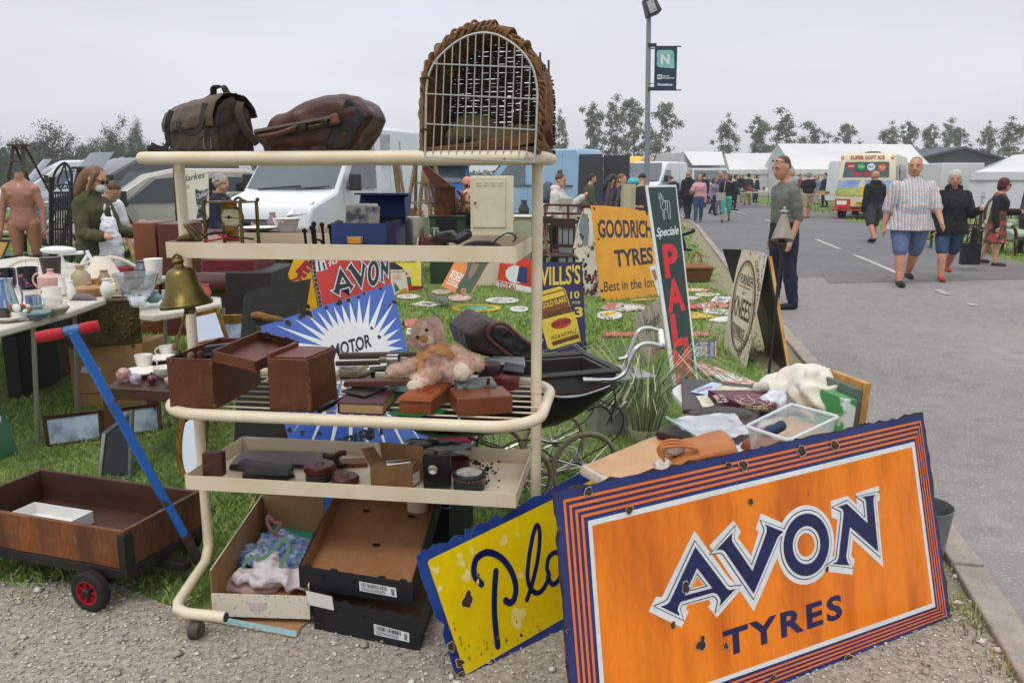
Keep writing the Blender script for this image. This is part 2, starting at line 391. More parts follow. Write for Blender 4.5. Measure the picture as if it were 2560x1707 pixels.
def tree(h,wd,seed,dense=False,nl=1500,base=.18):
 rr=np.random.default_rng(seed);r=T('tree',None,'tree');m=MB()
 tr=[V((0,0,0)),V((rr.normal(0,.02)*h,0,h*.35)),V((rr.normal(0,.03)*h,0,h*.7)),V((rr.normal(0,.03)*h,0,h*.95))]
 m.tube(curve(tr,4),[h*.014*(1-.85*i/12)for i in range(13)],7);cl=[]
 nb=17
 for i in range(nb):
  t=base+(1-base)*(i+.5)/nb;b=V((0,0,h*t*.9));a=rr.uniform(0,6.28);prof=math.sin(math.pi*min(1,(.22+t)*.78))**.7 if not dense else(1.05-t*.6)
  l=wd*.5*prof*rr.uniform(.65,1.1);e_=b+V((math.cos(a)*l,math.sin(a)*l*.8,(h*.10 if not dense else h*.04)*rr.uniform(.4,1.4)))
  m.tube(curve([b,b.lerp(e_,.5)+V((0,0,-.02*h)),e_],3),[h*.006*(1-.12*k)for k in range(7)],5)
  for q in(.4,.6,.8,1.0)if not dense else(.55,.8,1.0):c=b.lerp(e_,q);s_=wd*(.125 if not dense else .2)*rr.uniform(.55,1.35);cl.append(((c.x+rr.normal(0,s_*.9),c.y+rr.normal(0,s_*.6),c.z+rr.normal(0,s_*.8)),(s_*1.2,s_,s_*.95)))
 m.build('trunk',bark,r,world=False)
 P=leafcloud(cl,nl,.0145*h if not dense else .019*h,rr);n=len(P)
 o=npmesh('crown',P.reshape(-1,3),np.arange(n*4).reshape(n,4),4,None,None,lfB if dense else lfA,rr.integers(0,4 if dense else 3,n));o.parent=r
 return r
def place_tree(proto,px,topy,Y,label,h0,group,ws=1.0,used=set()):
 h=1.53+(405-topy)*1.08844/F*Y;X=D(zA(px,400),Y).x
 o=proto if proto.name not in used and not used.add(proto.name)else dup(proto)
 o.location=(X,Y,0);s_=h/h0;o.scale=(s_*ws,s_*ws,s_);o['label']=label;o['group']=group;o.rotation_euler=(0,0,px*.37);return o
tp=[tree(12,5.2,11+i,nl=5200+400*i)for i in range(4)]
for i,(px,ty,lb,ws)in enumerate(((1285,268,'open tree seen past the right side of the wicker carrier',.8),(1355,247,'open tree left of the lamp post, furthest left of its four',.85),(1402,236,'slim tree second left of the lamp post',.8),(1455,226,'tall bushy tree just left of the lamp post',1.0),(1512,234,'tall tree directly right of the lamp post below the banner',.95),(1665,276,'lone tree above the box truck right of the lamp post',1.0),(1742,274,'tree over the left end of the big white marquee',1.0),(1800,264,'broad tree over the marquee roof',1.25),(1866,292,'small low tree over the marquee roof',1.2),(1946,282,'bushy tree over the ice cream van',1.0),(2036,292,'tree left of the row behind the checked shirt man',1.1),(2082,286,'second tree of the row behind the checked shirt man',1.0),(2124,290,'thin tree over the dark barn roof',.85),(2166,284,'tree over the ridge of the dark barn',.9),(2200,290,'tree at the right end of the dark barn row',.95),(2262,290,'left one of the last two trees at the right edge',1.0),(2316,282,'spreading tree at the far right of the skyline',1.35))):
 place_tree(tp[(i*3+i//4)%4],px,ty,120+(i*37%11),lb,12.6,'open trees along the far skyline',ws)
dp=[tree(10,9,31+i,True,9500,.06)for i in range(3)]
for i,(px,ty,Y,lb,ws)in enumerate(((-60,300,100,'dark wood tree cut by the left edge of the picture',1.1),(20,308,104,'dark wood tree above the tall left step ladder',1.0),(72,326,112,'low dark tree right of the tall left step ladder',1.0),(122,282,100,'tall rounded tree standing above the headless mannequin',1.0),(180,346,96,'short tree in the dip of the wood skyline',.9),(212,322,106,'dark tree above the woman in the green jacket',1.1),(262,300,100,'broad light tree right of the woman in green',1.0),(268,280,112,'pointed tree top rising behind the broad light tree',.55),(320,280,110,'narrow pointed tree left of the leather satchel',.42),(325,318,104,'wood tree just left of the leather satchel',1.1),(368,330,100,'wood tree half hidden by the leather satchel',1.0),(440,345,104,'wood tree behind the leather satchel',1.1))):
 place_tree(dp[i%3],px,ty,Y,lb,12.4,'trees of the wood on the left',ws)
def treeline(x0,x1,Y,h,seed,n,sz=None,mt=None):
 rr=np.random.default_rng(seed);cl=[((x,Y+rr.normal(0,2),h*.45*rr.uniform(.6,1)),(h*.8,2,h*.5*rr.uniform(.7,1.1)))for x in np.linspace(x0,x1,60)]
 P=leafcloud(cl,n,sz or h*.22,rr);n=len(P);npmesh('treeline',P.reshape(-1,3),np.arange(n*4).reshape(n,4),4,None,'stuff',mt or lfA,rr.integers(0,3,n))
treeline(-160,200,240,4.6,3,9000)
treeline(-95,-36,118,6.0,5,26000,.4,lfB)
# signs
from mathutils.geometry import tessellate_polygon
class PL:
 """a plane standing in the scene: origin, along, up, normal towards the viewer"""
 def __init__(s,o,b,up):s.o=V(o);s.b=V(b).normalized();u=V(up);s.u=(u-s.b*u.dot(s.b)).normalized();s.n=s.b.cross(s.u)
 def uv(s,p):
  d=ray(p);t=(s.o-CAM).dot(s.n)/d.dot(s.n);q=CAM+d*t-s.o;return(q.dot(s.b),q.dot(s.u))
 def w(s,a,off=0):return s.o+s.b*a[0]+s.u*a[1]+s.n*off
def lean(bl,br,tl,z=0):
 A_,B_=G(bl,z),G(br,z);b=(B_-A_).normalized();n=V((-b.y,b.x,0));d=ray(tl)
 det=-d.x*n.y+n.x*d.y;rx_,ry_=A_.x-CAM.x,A_.y-CAM.y
 t=(-rx_*n.y+n.x*ry_)/det;s_=(d.x*ry_-d.y*rx_)/det;h=CAM.z+t*d.z-A_.z
 if abs(s_/h)>.55:print('LEAN',tl,s_,h)
 return PL(A_,b,n*s_+V((0,0,h)))
def leana(bl,br,deg,z=0):
 A_,B_=G(bl,z),G(br,z);b=(B_-A_).normalized();n=V((-b.y,b.x,0));return PL(A_,b,n*math.sin(R(deg))+V((0,0,math.cos(R(deg)))))
def face(Y,yaw=0,deg=0):
 b=V((math.cos(R(yaw)),math.sin(R(yaw)),0));n=V((-b.y,b.x,0));return PL((0,Y,0),b,n*math.sin(R(deg))+V((0,0,math.cos(R(deg)))))
def area2(p):return sum(p[i-1][0]*p[i][1]-p[i][0]*p[i-1][1]for i in range(len(p)))
def offp(p,d,lim=2.6):
 """grow (d>0) a closed outline"""
 s_=1 if area2(p)>0 else-1;n=len(p);o=[]
 for i in range(n):
  a,b,c=V(p[i-1]),V(p[i]),V(p[(i+1)%n]);e1=(b-a).normalized();e2=(c-b).normalized()
  n1=V((e1 .y,-e1 .x))*s_;n2=V((e2 .y,-e2 .x))*s_;m=n1+n2
  if m.length<1e-6:m=n1
  m.normalize();k=min(lim,1/max(.05,m.dot(n1)));q=b+m*d*k;o.append((q.x,q.y))
 return o
def ellp(c,r,n=36,rot=0):
 ca,sa=math.cos(R(rot)),math.sin(R(rot));return[(c[0]+r[0]*math.cos(t)*ca-r[1]*math.sin(t)*sa,c[1]+r[0]*math.cos(t)*sa+r[1]*math.sin(t)*ca)for t in(2*math.pi*i/n for i in range(n))]
def jag(p,amp,step,seed=0,big=None):
 rr=random.Random(seed);o=[]
 for i in range(len(p)):
  a,b=V(p[i]),V(p[(i+1)%len(p)]);l=(b-a).length;n=max(1,int(l/step));nr=V((-(b-a).y,(b-a).x)).normalized()
  for k in range(n):q=a.lerp(b,(k+rr.uniform(-.3,.3)*(k>0))/n)+nr*rr.gauss(0,amp)*(k>0);o.append((q.x,q.y))
 return o
_tx={}
def textgeo(t,bold=0,sp=1.0,shear=0):
 k=(t,bold,sp,shear)
 if k not in _tx:
  c=bpy.data.curves.new("t",'FONT');c.body=t;c.offset=bold;c.space_character=sp;c.shear=shear;c.resolution_u=3;c.fill_mode='FRONT'
  o=bpy.data.objects.new("t",c);sc.collection.objects.link(o);dg=bpy.context.evaluated_depsgraph_get();dg.update();me=bpy.data.meshes.new_from_object(o.evaluated_get(dg))
  v=[(a.co.x,a.co.y)for a in me.vertices];f=[tuple(p.vertices)for p in me.polygons]
  bpy.data.objects.remove(o);bpy.data.curves.remove(c);bpy.data.meshes.remove(me)
  x0=min(a[0]for a in v);x1=max(a[0]for a in v);cap=.7
  _tx[k]=([((a-x0)/(x1-x0),b/cap)for a,b in v],f)
 return _tx[k]
class Sign:
 def __init__(s,pl,outline,mats,thick=.003,back=None,label=None,group=None,cat='sign',name='enamel_sign',curved=False,px=True):
  s.pl=pl;s.art=MB();s.mats=mats;uv=[pl.uv(p)for p in outline]if px else outline
  s.root=T(name,label,cat,pl.w((sum(a[0]for a in uv)/len(uv),min(a[1]for a in uv))),group=group)
  m=MB();m.prism([pl.w(a)for a in uv],pl.n*-thick);s.board=m.build('board',back or mats[0],s.root,smooth=False)
  if back is not None and back is not mats[0]:s.flat(uv,0,-.4)
 def U(s,ps):return[s.pl.uv(p)for p in ps]
 def flat(s,uv,mi,layer,holes=()):
  loops=[list(uv)]+[list(h)for h in holes];tri=tessellate_polygon([[V((a[0],a[1],0))for a in l]for l in loops])
  al=[a for l in loops for a in l];s.art.add([s.pl.w(a,.0006+layer*.0009)for a in al],tri,mi)
 def px(s,ps,mi,layer,holes=()):s.flat(s.U(ps),mi,layer,[s.U(h)for h in holes])
 def text(s,t,lb,rb,lt,mi,layer,bold=.0,sp=1.0,shear=0):
  a,b,c=[tuple(p)if abs(p[0])<9 and abs(p[1])<9 else s.pl.uv(p)for p in(lb,rb,lt)];v,f=textgeo(t,bold,sp,shear)
  s.art.add([s.pl.w((a[0]+(b[0]-a[0])*x+(c[0]-a[0])*y,a[1]+(b[1]-a[1])*x+(c[1]-a[1])*y),.0006+layer*.0009)for x,y in v],f,mi)
 def stroke(s,ps,wd,mi,layer,smooth=True,px=True):
  uv=s.U(ps)if px else ps;q=[V((a[0],a[1],0))for a in uv];q=curve(q,5)if smooth and len(q)>2 else q;n=len(q)
  wl=wd if isinstance(wd,(list,tuple))else[wd]*n
  if len(wl)!=n:wl=[wl[min(len(wl)-1,int(i*len(wl)/n))]for i in range(n)]
  L_,R_=[],[]
  for i in range(n):
   t=(q[min(n-1,i+1)]-q[max(0,i-1)]).normalized();nr=V((-t.y,t.x,0))*wl[i]/2;L_.append(q[i]+nr);R_.append(q[i]-nr)
  z=.0006+layer*.0009
  s.art.loft([[s.pl.w(a,z)for a in(l,r)]for l,r in zip(L_,R_)],closed=False,caps=False,mi=mi)
  for e in(0,-1):s.art.poly([s.pl.w(a,z+.0001)for a in ellp((q[e].x,q[e].y),(wl[e]/2,wl[e]/2),14)],mi)
 def chip(s,p,r,mi,layer,halo=None,seed=0,px=True,asp=1.0):
  c=s.pl.uv(p)if px else p;rr=random.Random(seed+int(c[0]*997));n=30;h_=[(q,rr.uniform(0,6.28),rr.uniform(.1,.34)/q**.5)for q in(1,2,3,5)];rad=[max(.25,1+sum(k*math.sin(q*i*6.283/n+ph)for q,ph,k in h_)+rr.uniform(-.08,.08))for i in range(n)]
  f=lambda k:[(c[0]+math.cos(6.283*i/n)*rad[i]*r*k,c[1]+math.sin(6.283*i/n)*rad[i]*r*k*asp)for i in range(n)]
  if halo is not None:s.flat(f(1.13),halo,layer)
  s.flat(f(1),mi,layer+.5)
 def done(s):s.art.build('printed_face',s.mats,s.root,smooth=False,fix=False);return s.root
def enam(c,c2=None,chip='3b2b22',ct=.72,cs=22,r=.22,s=4):return M(c,c2 or c,s=s,r=r,coat=.3,chip=chip,cs=cs,ct=ct,fine=.05)
navy=enam('202a66','2c3a78',ct=.74,s=7);navyk=enam('1b2258','131a44',ct=.78,s=9);orange=M('f08214','bd590c',s=9,th=(.42,.72),r=.2,coat=.35,fine=.06,st=(1,1,.12));orangel=enam('e8762a','dc6a1e',ct=.78);ewhite=enam('dfe2e2','d2d6d6',ct=.78,s=3)
halo=M('c9bfae','b5a894',s=40,r=.6);halo2=M('e8d98a','dcc660',s=30,r=.5,fine=.1)
pl=lean(zN(745,1500),zN(2312,885),zN(648,355))
SG=pl;O=[zN(648,355),zN(745,1500),zN(2312,885),zN(2195,22)]
S=Sign(pl,O,[navy,orangel,ewhite,orange,navyk,rust,halo],back=navy,label='big orange enamel sign with navy outlined letters and striped border, leaning at front right',group='old enamel advertising signs')
bpy.data.objects.remove(S.board)
ou=S.U(O);cj=jag(ou,.0022,.022,3);m=MB();m.prism([pl.w(a,-.001)for a in cj],pl.n*-.003);S.board=m.build('board',[navy],S.root,smooth=False)
m=MB();m.prism([pl.w(a,-.0016)for a in offp(jag(ou,.003,.03,8),.0045)],pl.n*-.002);m.build('rusted_edge',rust,S.root,smooth=False)
W_=S.U([zN(788,473),zN(851,1325),zN(2248,833),zN(2160,140)]);I_=S.U([zN(806,493),zN(868,1300),zN(2235,818),zN(2149,163)])
lp=lambda f:[(a[0]+(b[0]-a[0])*f,a[1]+(b[1]-a[1])*f)for a,b in zip(ou,W_)]
for f in(.25,.43,.61,.79):S.flat(lp(f),1,.2,[lp(f+.085)])
S.flat(W_,2,.4,[I_]);S.flat(I_,3,.4)
let={'A':([(510,622),(755,945),(775,972),(800,985),(850,972),(710,1122),(724,1075),(712,1045),(690,1016),(660,1006),(390,1082),(372,1112),(362,1150),(380,1200),(218,1122),(270,1105),(296,1080)],[(525,800),(653,968),(420,1030)]),'V':([(822,503),(680,656),(715,645),(745,652),(765,672),(1000,1015),(1198,552),(1215,525),(1250,497),(1092,432),(1110,462),(1108,500),(990,825),(828,590),(816,560)],None),'O':(ellp((1441,605),(191,263),40,5),ellp((1443,608),(115,160),32,4)),'N':([(1700,290),(1782,262),(1955,425),(1942,240),(1928,216),(1898,206),(2022,186),(2006,212),(2005,250),(2045,665),(1808,455),(1776,705),(1786,745),(1806,779),(1658,766),(1698,747),(1713,710),(1755,340),(1746,310),(1726,295)],None)}
us=(V(pl.uv(zQ(0,0)))-V(pl.uv(zQ(0,1000)))).length/1000
outer={'A':[(507,488),(800,890),(840,925),(895,985),(695,1217),(620,1125),(640,1108),(640,1082),(625,1068),(448,1110),(436,1148),(460,1165),(400,1300),(122,1165),(185,1040),(235,1045)],'V':[(835,403),(630,615),(690,690),(720,735),(1005,1165),(1215,690),(1262,432),(1065,343),(1020,475),(1045,500),(985,700),(872,550),(897,495)],'O':ellp((1437,608),(242,334),44,5),'N':[(1650,240),(1790,197),(1870,270),(1863,175),(2053,112),(2064,235),(2042,245),(2092,795),(1838,560),(1822,700),(1850,727),(1835,857),(1635,835),(1640,730),(1680,700),(1708,392),(1660,382)]}
for q,(nm,(a,h))in enumerate(let.items()):
 a=S.U([zQ(*t)for t in a]);h=S.U([zQ(*t)for t in h])if h else None
 S.flat(S.U([zQ(*t)for t in outer[nm]]),2,1+q*.02,[offp(h,-(48 if q==0 else 68)*us,2.0)]if h else[])
 for off,mi,ly in((36,4,2),(27,2,3),(0,4,4)):S.flat(offp(a,off*us,2.2),mi,ly+q*.02,[offp(h,-min(off,99)*us,2.0)]if h else[])
S.text('TYRES',zQ(755,1545),zQ(1752,1208),zQ(743,1340),4,1,.035,1.22)
for i,(x,y,r)in enumerate(((972,237,26),(432,965,38),(322,1270,26),(553,1440,44),(568,1385,20),(770,1452,25),(1615,812,20),(1458,180,9))):S.chip(zQ(x,y),r*us,5,5,6,i,asp=1.2)
for i,(x,y,r)in enumerate(((957,425,17),(1437,240,24),(1820,158,26),(1680,175,26),(790,350,18),(1375,240,16),(2190,320,8),(1560,1130,14),(1870,1070,46),(2250,915,18),(668,510,7),(703,930,8),(2260,470,7))):S.chip(zN(x,y),r*us*2,5,5,6,i+9,asp=.9)
S.done()
yel=enam('e6c800','dcb906',ct=.76,s=3);pl=leana(zS(335,1540),zS(975,1232),17)
top=[(55,775),(105,730),(130,735),(160,700),(215,690),(250,690),(300,640),(355,645),(362,602),(395,600),(380,668),(425,580),(500,560),(555,515),(580,545),(640,500),(690,470),(740,432),(790,400),(850,395),(885,360),(910,350),(960,320),(1050,272),(1400,100)]
lft=[(330,1535),(290,1490),(262,1400),(240,1330),(220,1262),(228,1200),(175,1160),(150,1080),(110,980),(75,880)]
bot=[(1420,1020),(980,1225),(800,1335),(600,1465),(520,1505),(440,1548)]
S=Sign(pl,[zS(*a)for a in top+bot+lft],[enam('1d2670','2a4a8c',chip='8a8a86',cs=16,ct=.68),yel,navyk,rust,halo2,M('7a6a20',r=.8)],back=enam('1d2670','2f5a94',chip='8a8a86',cs=16,ct=.64),label='yellow enamel sign with chipped blue edge leaning in the gravel left of the orange one',group='old enamel advertising signs')
S.px([zS(*a)for a in((122,815),(132,796),(905,420),(1400,172),(1420,965),(975,1160),(360,1515))],1,.3)
us=(V(pl.uv(zS(500,800)))-V(pl.uv(zS(500,1300)))).length/500;sw=us*46
S.stroke([zS(*a)for a in((548,868),(540,980),(538,1110),(548,1240),(560,1335))],sw,2,1)
S.stroke([zS(*a)for a in((458,948),(420,905),(410,850),(430,785),(495,750),(575,780),(640,860),(672,960),(662,1040),(635,1065),(608,1050))],sw,2,1.1)
S.stroke([zS(*a)for a in((742,1045),(770,960),(808,800),(822,640),(806,580),(780,640),(752,800),(748,930),(790,1000),(838,985),(880,900),(866,850),(880,780),(925,750),(960,790),(950,900),(905,950),(870,905))],us*36,2,1.2)
S.chip(zS(368,1040),us*38,3,1.5,4,2,asp=1.3);S.chip(zS(438,890),us*10,3,1.8,4,3)
for i,(x,y,r)in enumerate(((600,680,30),(682,638,15),(318,770,20),(328,820,24),(395,745,20),(170,860,22),(368,900,32),(195,980,16),(705,895,20),(697,1150,56),(435,930,12))):S.chip(zS(x,y),r*us,4,.8,None,i+20,asp=1.2)
rr=random.Random(5)
for i in range(46):x=rr.uniform(270,820);S.chip(zS(x,1330-(x-300)*.1+rr.gauss(0,60)),us*rr.uniform(2,7),5,1.6,None,i,asp=1.6)
for x,y,r in((268,1340,26),(325,1440,26),(520,1468,44),(570,1470,30),(430,1520,30),(705,1265,12),(330,1520,18)):S.chip(zS(x,y),us*r,3,1.4,4,x)
S.done()
bblue=enam('2b55a8','3763b8',chip='55483f',ct=.7,cs=14);pl=lean((780,1300),(1095,1205),zR(10,1000))
O=[zR(10,1000),(780,1300),(1095,1205),zR(1900,385)]
S=Sign(pl,[p for p in O],[bblue,ewhite,M('15161a',r=.4),rust,halo],back=bblue,label='blue and white sunburst enamel sign standing behind the trolley',group='old enamel advertising signs')
ou=S.U(O);c=V(pl.uv(zR(1400,1330)));tips=[];n=34
for i in range(n):
 a=6.2832*(i+.5)/n;d=V((math.cos(a),math.sin(a)));tmax=9
 for k in range(4):
  p,q=V(ou[k]),V(ou[(k+1)%4]);e_=q-p;den=d.x*e_.y-d.y*e_.x
  if abs(den)>1e-9:
   t=((p-c).x*e_.y-(p-c).y*e_.x)/den
   if t>0:tmax=min(tmax,t)
 tips.append(c+d*tmax*.94);a2=a+3.1416/n;tips.append(c+V((math.cos(a2)*.19,math.sin(a2)*.15)))
S.flat([(t.x,t.y)for t in tips],1,.3)
S.text('MOTOR',zR(1075,1432),zR(1622,1262),zR(1050,1250),2,1,.03,1.0);S.text('SPIRIT',zK(1010,190),zK(1352,52),zK(1002,112),2,1,.03)
for i,(x,y,r)in enumerate(((735,810,60),(450,930,44),(620,850,34),(1290,620,40),(1165,660,46),(1430,580,28),(1510,530,26),(1740,460,24),(1930,640,36),(1865,690,22),(1612,1010,24),(1730,1140,30),(1410,1320,24),(40,1030,44),(2060,950,30),(2120,1180,26),(980,720,26))):S.chip(zR(x,y),r*.00034,3,1.2,4 if i%3==0 else None,i)
for i,(x,y)in enumerate(((1495,1350),(1640,1400),(1830,1400))):S.chip(zI(x,y),.011,3,1.2,None,i)
S.done()
red=enam('cf2f16','c22a14',ct=.8);pl=lean((868,1140),(990,1105),zR(770,-40))
S=Sign(pl,[zR(*a)for a in((770,-40),(795,60),(800,200),(830,330),(850,520),(880,660),(905,760))]+[(868,1140),(990,1105),zR(1890,380),zR(1868,-40)],[red,ewhite,M('14161c',r=.3,coat=.3),rust],back=red,label='red enamel sign with black white-edged letters standing behind the blue sunburst sign',group='old enamel advertising signs')
us=(V(pl.uv(zR(1200,200)))-V(pl.uv(zR(1200,500)))).length/300
L2=[([(1175,165),(1325,385),(1345,405),(1370,412),(1320,500),(1318,440),(1300,430),(1180,465),(1165,490),(1170,555),(1060,490),(1095,480)],[(1205,285),(1262,380),(1170,400)]),([(1330,95),(1275,185),(1310,190),(1475,455),(1520,170),(1545,140),(1475,80),(1490,115),(1470,290),(1345,130)],None),(ellp((1640,240),(78,178),32,2),ellp((1640,235),(36,110),26,2)),([(1735,80),(1770,70),(1815,160),(1822,60),(1850,20),(1845,290),(1775,190),(1775,330),(1785,370),(1740,345),(1750,320),(1748,130)],None)]
for q,(a,h)in enumerate(L2):
 a=S.U([zR(*t)for t in a]);h=S.U([zR(*t)for t in h])if h else None
 for off,mi,ly in((24,2,.6),(17,1,1.4),(0,2,2.2)):S.flat(offp(a,off*us),mi,ly+q*.02,[offp(h,-off*us)]if h else[])
S.px([zR(*a)for a in((830,60),(960,60),(1000,190),(840,225))],1,.5);S.px([zR(*a)for a in((860,70),(885,70),(905,205),(880,210))],2,1);S.px([zR(*a)for a in((925,90),(950,90),(975,190),(950,195))],2,1)
S.text('fu',zR(1015,150),zR(1135,95),zR(1010,70),1,1,.02)
for i,y in enumerate(range(40,740,60)):S.chip(zR(790+y*.15,y),us*24,3,.8,1,i)
S.done()
pl=face(5.15,12,8);ylw=enam('e0b010','d29a0a');S=Sign(pl,[zR(*a)for a in((540,20),(740,20),(790,330),(860,720),(690,800),(600,700),(500,350),(465,315),(448,250))],[ylw,M('a02040',r=.4),black,rust],back=ylw,label='yellow enamel sign with crimson letters behind the dark board',group='old enamel advertising signs')
for t,lb,rb,lt in(('T',(480,300),(520,395),(600,250)),('E',(560,205),(690,300),(690,60))):S.text(t,zR(*lb),zR(*rb),zR(*lt),2,.6,.06);S.text(t,zR(*lb),zR(*rb),zR(*lt),1,1.4,.03)
S.chip(zR(730,705),.014,2,1.5);S.done()
dkb=M('2a2c26','1f1f1c',s=5,r=.55,chip='4a3524',cs=9,ct=.62,fine=.2)
pl=face(4.05,10,10);S=Sign(pl,[zR(*a)for a in((-180,600),(-120,500),(140,430),(765,318),(690,800),(500,3200),(-353,3240))],[dkb,rust],thick=.03,back=dkb,label='dark weathered board with a rope handle behind the wooden cases',cat='board',name='weathered_board')
m=MB();q=[pl.w(pl.uv(zR(*a)),o)for a,o in(((-30,830),.0),((60,830),.05),((200,870),.07),((350,900),.05),((450,980),.0))];m.tube(curve(q,6),.018,9)
m.build('rope_handle',M('9a6f42','6d4a2a',s=60,r=.9,bump=1,bs=90,st=(1,1,3)),S.root);S.done()
pl=lean((1332,881),(1466,880),zG(1688,1076));vio=enam('241f56','191545',ct=.76);S=Sign(pl,[zG(1688,1076),(1332,881),(1466,880),zG(2178,1080)],[vio,enam('d8bc28'),enam('d9c23c','cfae28'),M('7a4a20',r=.4),M('b5382a',r=.4),M('3a2418',r=.4),ewhite,rust],back=vio,label='navy blue enamel cigarette sign with a big yellow packet, right of the trolley post',group='old enamel advertising signs')
S.text("WILLS'S",zG(1703,1310),zG(2160,1285),zG(1703,1135),1,.5,.02);S.text('10',zG(2062,1435),zG(2150,1430),zG(2062,1368),1,.5,.02);S.text('FOR',zG(2083,1490),zG(2160,1488),zG(2083,1462),1,.5,.01);S.text('3',zH(102,1042),zH(160,1040),zH(102,975),1,.5,.03)
for t,a,b,c in(('In',(440,110),(495,108),(440,82)),('Packets',(405,182),(542,180),(405,155)),('Only',(440,255),(545,252),(440,220))):S.text(t,zL(*a),zL(*b),zL(*c),1,.5)
k=[zG(1702,1385),zL(575,300),zL(610,322),zL(860,245),zG(2010,1345),zG(1960,1316)];S.px(k,2,.4)
S.px([zG(1745,1410),zG(2000,1340),zL(815,105),zL(535,110)],3,.8);S.px([zG(1765,1420),zG(1990,1355),zG(2010,1400),zG(1780,1470)],2,1.2)
S.text('GOLD FLAKE',zG(1785,1535),zG(2028,1462),zG(1772,1490),2,1.3,.03);S.text('CIGARETTES',zL(553,55),zL(790,-5),zL(548,10),5,1.4,.02);S.px([zL(530,65),zL(805,-5),zL(820,60),zL(545,130)],2,.9)
S.px([zL(548,132),zL(825,60),zL(858,240),zL(612,316)],2,1.0);S.px([zL(*a)for a in ellp((693,96),(88,44),24,-15)],4,1.5);S.text('GOLD FLAKE',zL(608,128),zL(770,85),zL(603,98),5,2,.03)
S.text('W.D.& H.O.WILLS.',zL(605,240),zL(828,172),zL(600,208),5,1.8,.02);S.px([zL(612,252),zL(838,183),zL(848,222),zL(620,290)],3,1.6);S.text('BRISTOL & LONDON',zL(622,284),zL(842,216),zL(617,262),5,2.2,.02)
for x,y in((2175,1085),(2185,1300),(1705,1090)):S.chip(zG(x,y),.012,7,1)
S.done()
pl=leana(zH(178,892),zH(285,905),6);rw=M('d6d2c6','c8c0ae',s=5,r=.35,chip='5a3a24',cs=9,ct=.56,coat=.2);S=Sign(pl,[zH(*a)for a in((165,282),(210,285),(240,330),(290,900),(178,892),(120,700),(92,560),(110,470),(130,380))],[rw,M('8b2a2a',r=.5),black,M('7f878c','6c7478',s=9,r=.4),rust],back=rw,label='white enamel sign half eaten by rust behind the yellow tyre sign',group='old enamel advertising signs')
S.text('tam',zH(165,785),zH(280,790),zH(165,725),1,.5,.03);S.text('t i. Sch',zH(165,885),zH(262,888),zH(165,828),2,.5);S.px([zH(*a)for a in((150,330),(195,320),(205,430),(195,540),(175,555),(140,480),(130,410))],3,.5)
for i in range(26):rr=random.Random(i);S.chip(zH(rr.uniform(110,260),rr.uniform(420,880)),rr.uniform(.008,.03),4,1,None,i,asp=1.2)
S.done()
pl=lean(zH(300,935),zH(720,885),zH(215,262));gy=enam('e3a012','d5920c',ct=.79);S=Sign(pl,[zH(*a)for a in((215,262),(285,900),(300,935),(330,938),(720,885),(640,320),(590,300),(440,275),(300,264))],[gy,M('33343c',r=.3),rust],back=gy,label='tall yellow enamel tyre sign with dark grey letters behind the green banner sign',group='old enamel advertising signs')
S.text('GOODRICH',zT(115,1090),zT(1075,1085),zT(100,785),1,.5,.035);S.text('TYRES',zH(388,690),zH(655,664),zH(376,578),1,.5,.035);S.text('Best in the long',zH(308,866),zH(690,828),zH(306,795),1,.5,.01)
for i,(x,y,r)in enumerate(((240,282,.016),(268,500,.014),(262,395,.01),(610,320,.02),(290,860,.02),(305,930,.03),(560,297,.012))):S.chip(zH(x,y),r,2,1,None,i)
S.done()
pl=lean((1688,1000),(1750,990),zT(960,165));grn=enam('1c3a2c','17322a',ct=.8);S=Sign(pl,[zT(960,165),(1688,1000),(1750,990),zT(1500,160)],[ewhite,grn,enam('d41f26','c81a22',ct=.82),ewhite],thick=.012,back=ewhite,label='tall narrow green sign with red letters running downwards',group='old enamel advertising signs')
S.px([zT(998,205),(1696,990),(1744,982),zT(1488,195)],1,.3)
for t,a,b,c in(('P',(712,402),(868,378),(672,60)),('A',(740,785),(932,745),(702,450)),('L',(797,1155),(957,1110),(757,822)),('M',(830,1565),(1003,1480),(788,1208))):S.text(t,zW(*a),zW(*b),zW(*c),2,.8,.035)
S.text('Speciale',zT(1150,1085),zT(1548,1035),zT(1140,930),3,.8,.012,.92,.25)
for ln in(((1185,300),(1195,350),(1190,390),(1215,400),(1235,350),(1215,300)),((1215,330),(1260,380),(1285,450),(1340,440),(1378,480),(1390,600),(1395,700),(1400,770)),((1200,390),(1215,460),(1225,560),(1265,625),(1262,700),(1280,770)),((1265,625),(1305,590),(1310,500),(1285,450)),((1310,600),(1345,620),(1360,700),(1375,765)),((1295,640),(1285,690),(1300,735),(1290,775)),((1330,450),(1345,520),(1340,600)),((1235,400),(1262,450),(1250,520))):S.stroke([zT(*a)for a in ln],.0035,3,.8)
S.done()
pl=face(6.5,10,8);S=Sign(pl,[zW(*a)for a in((535,290),(605,272),(700,560),(640,615))],[ewhite,M('b0694a',r=.5),black],back=ewhite,label='small white sign slipped in behind the tall green sign',group='old enamel advertising signs');S.px([zW(*a)for a in((560,330),(600,320),(625,420),(600,450))],1,.5);S.done()
pl=lean(zW(482,1378),zW(705,1190),zW(378,850));cw=M('b9b2a0','8f8672',s=4,r=.5,chip='5c3a30',cs=7,ct=.62,st=(3,3,.6));S=Sign(pl,[zW(*a)for a in((378,850),(440,780),(600,662),(700,600),(705,1190),(482,1378))],[cw,M('3a3530',r=.5),M('9a3a34',r=.5)],back=cw,label='weathered cream sign with script lettering left of the tall green sign',group='old enamel advertising signs')
S.text('Fabulon',zW(500,1040),zW(650,895),zW(492,880),1,.5,.01,1,.3);S.text('suite',zW(565,1245),zW(660,1180),zW(560,1190),2,.5,.01);S.stroke([zW(565,1260),zW(660,1190)],.006,2,.5);S.done()
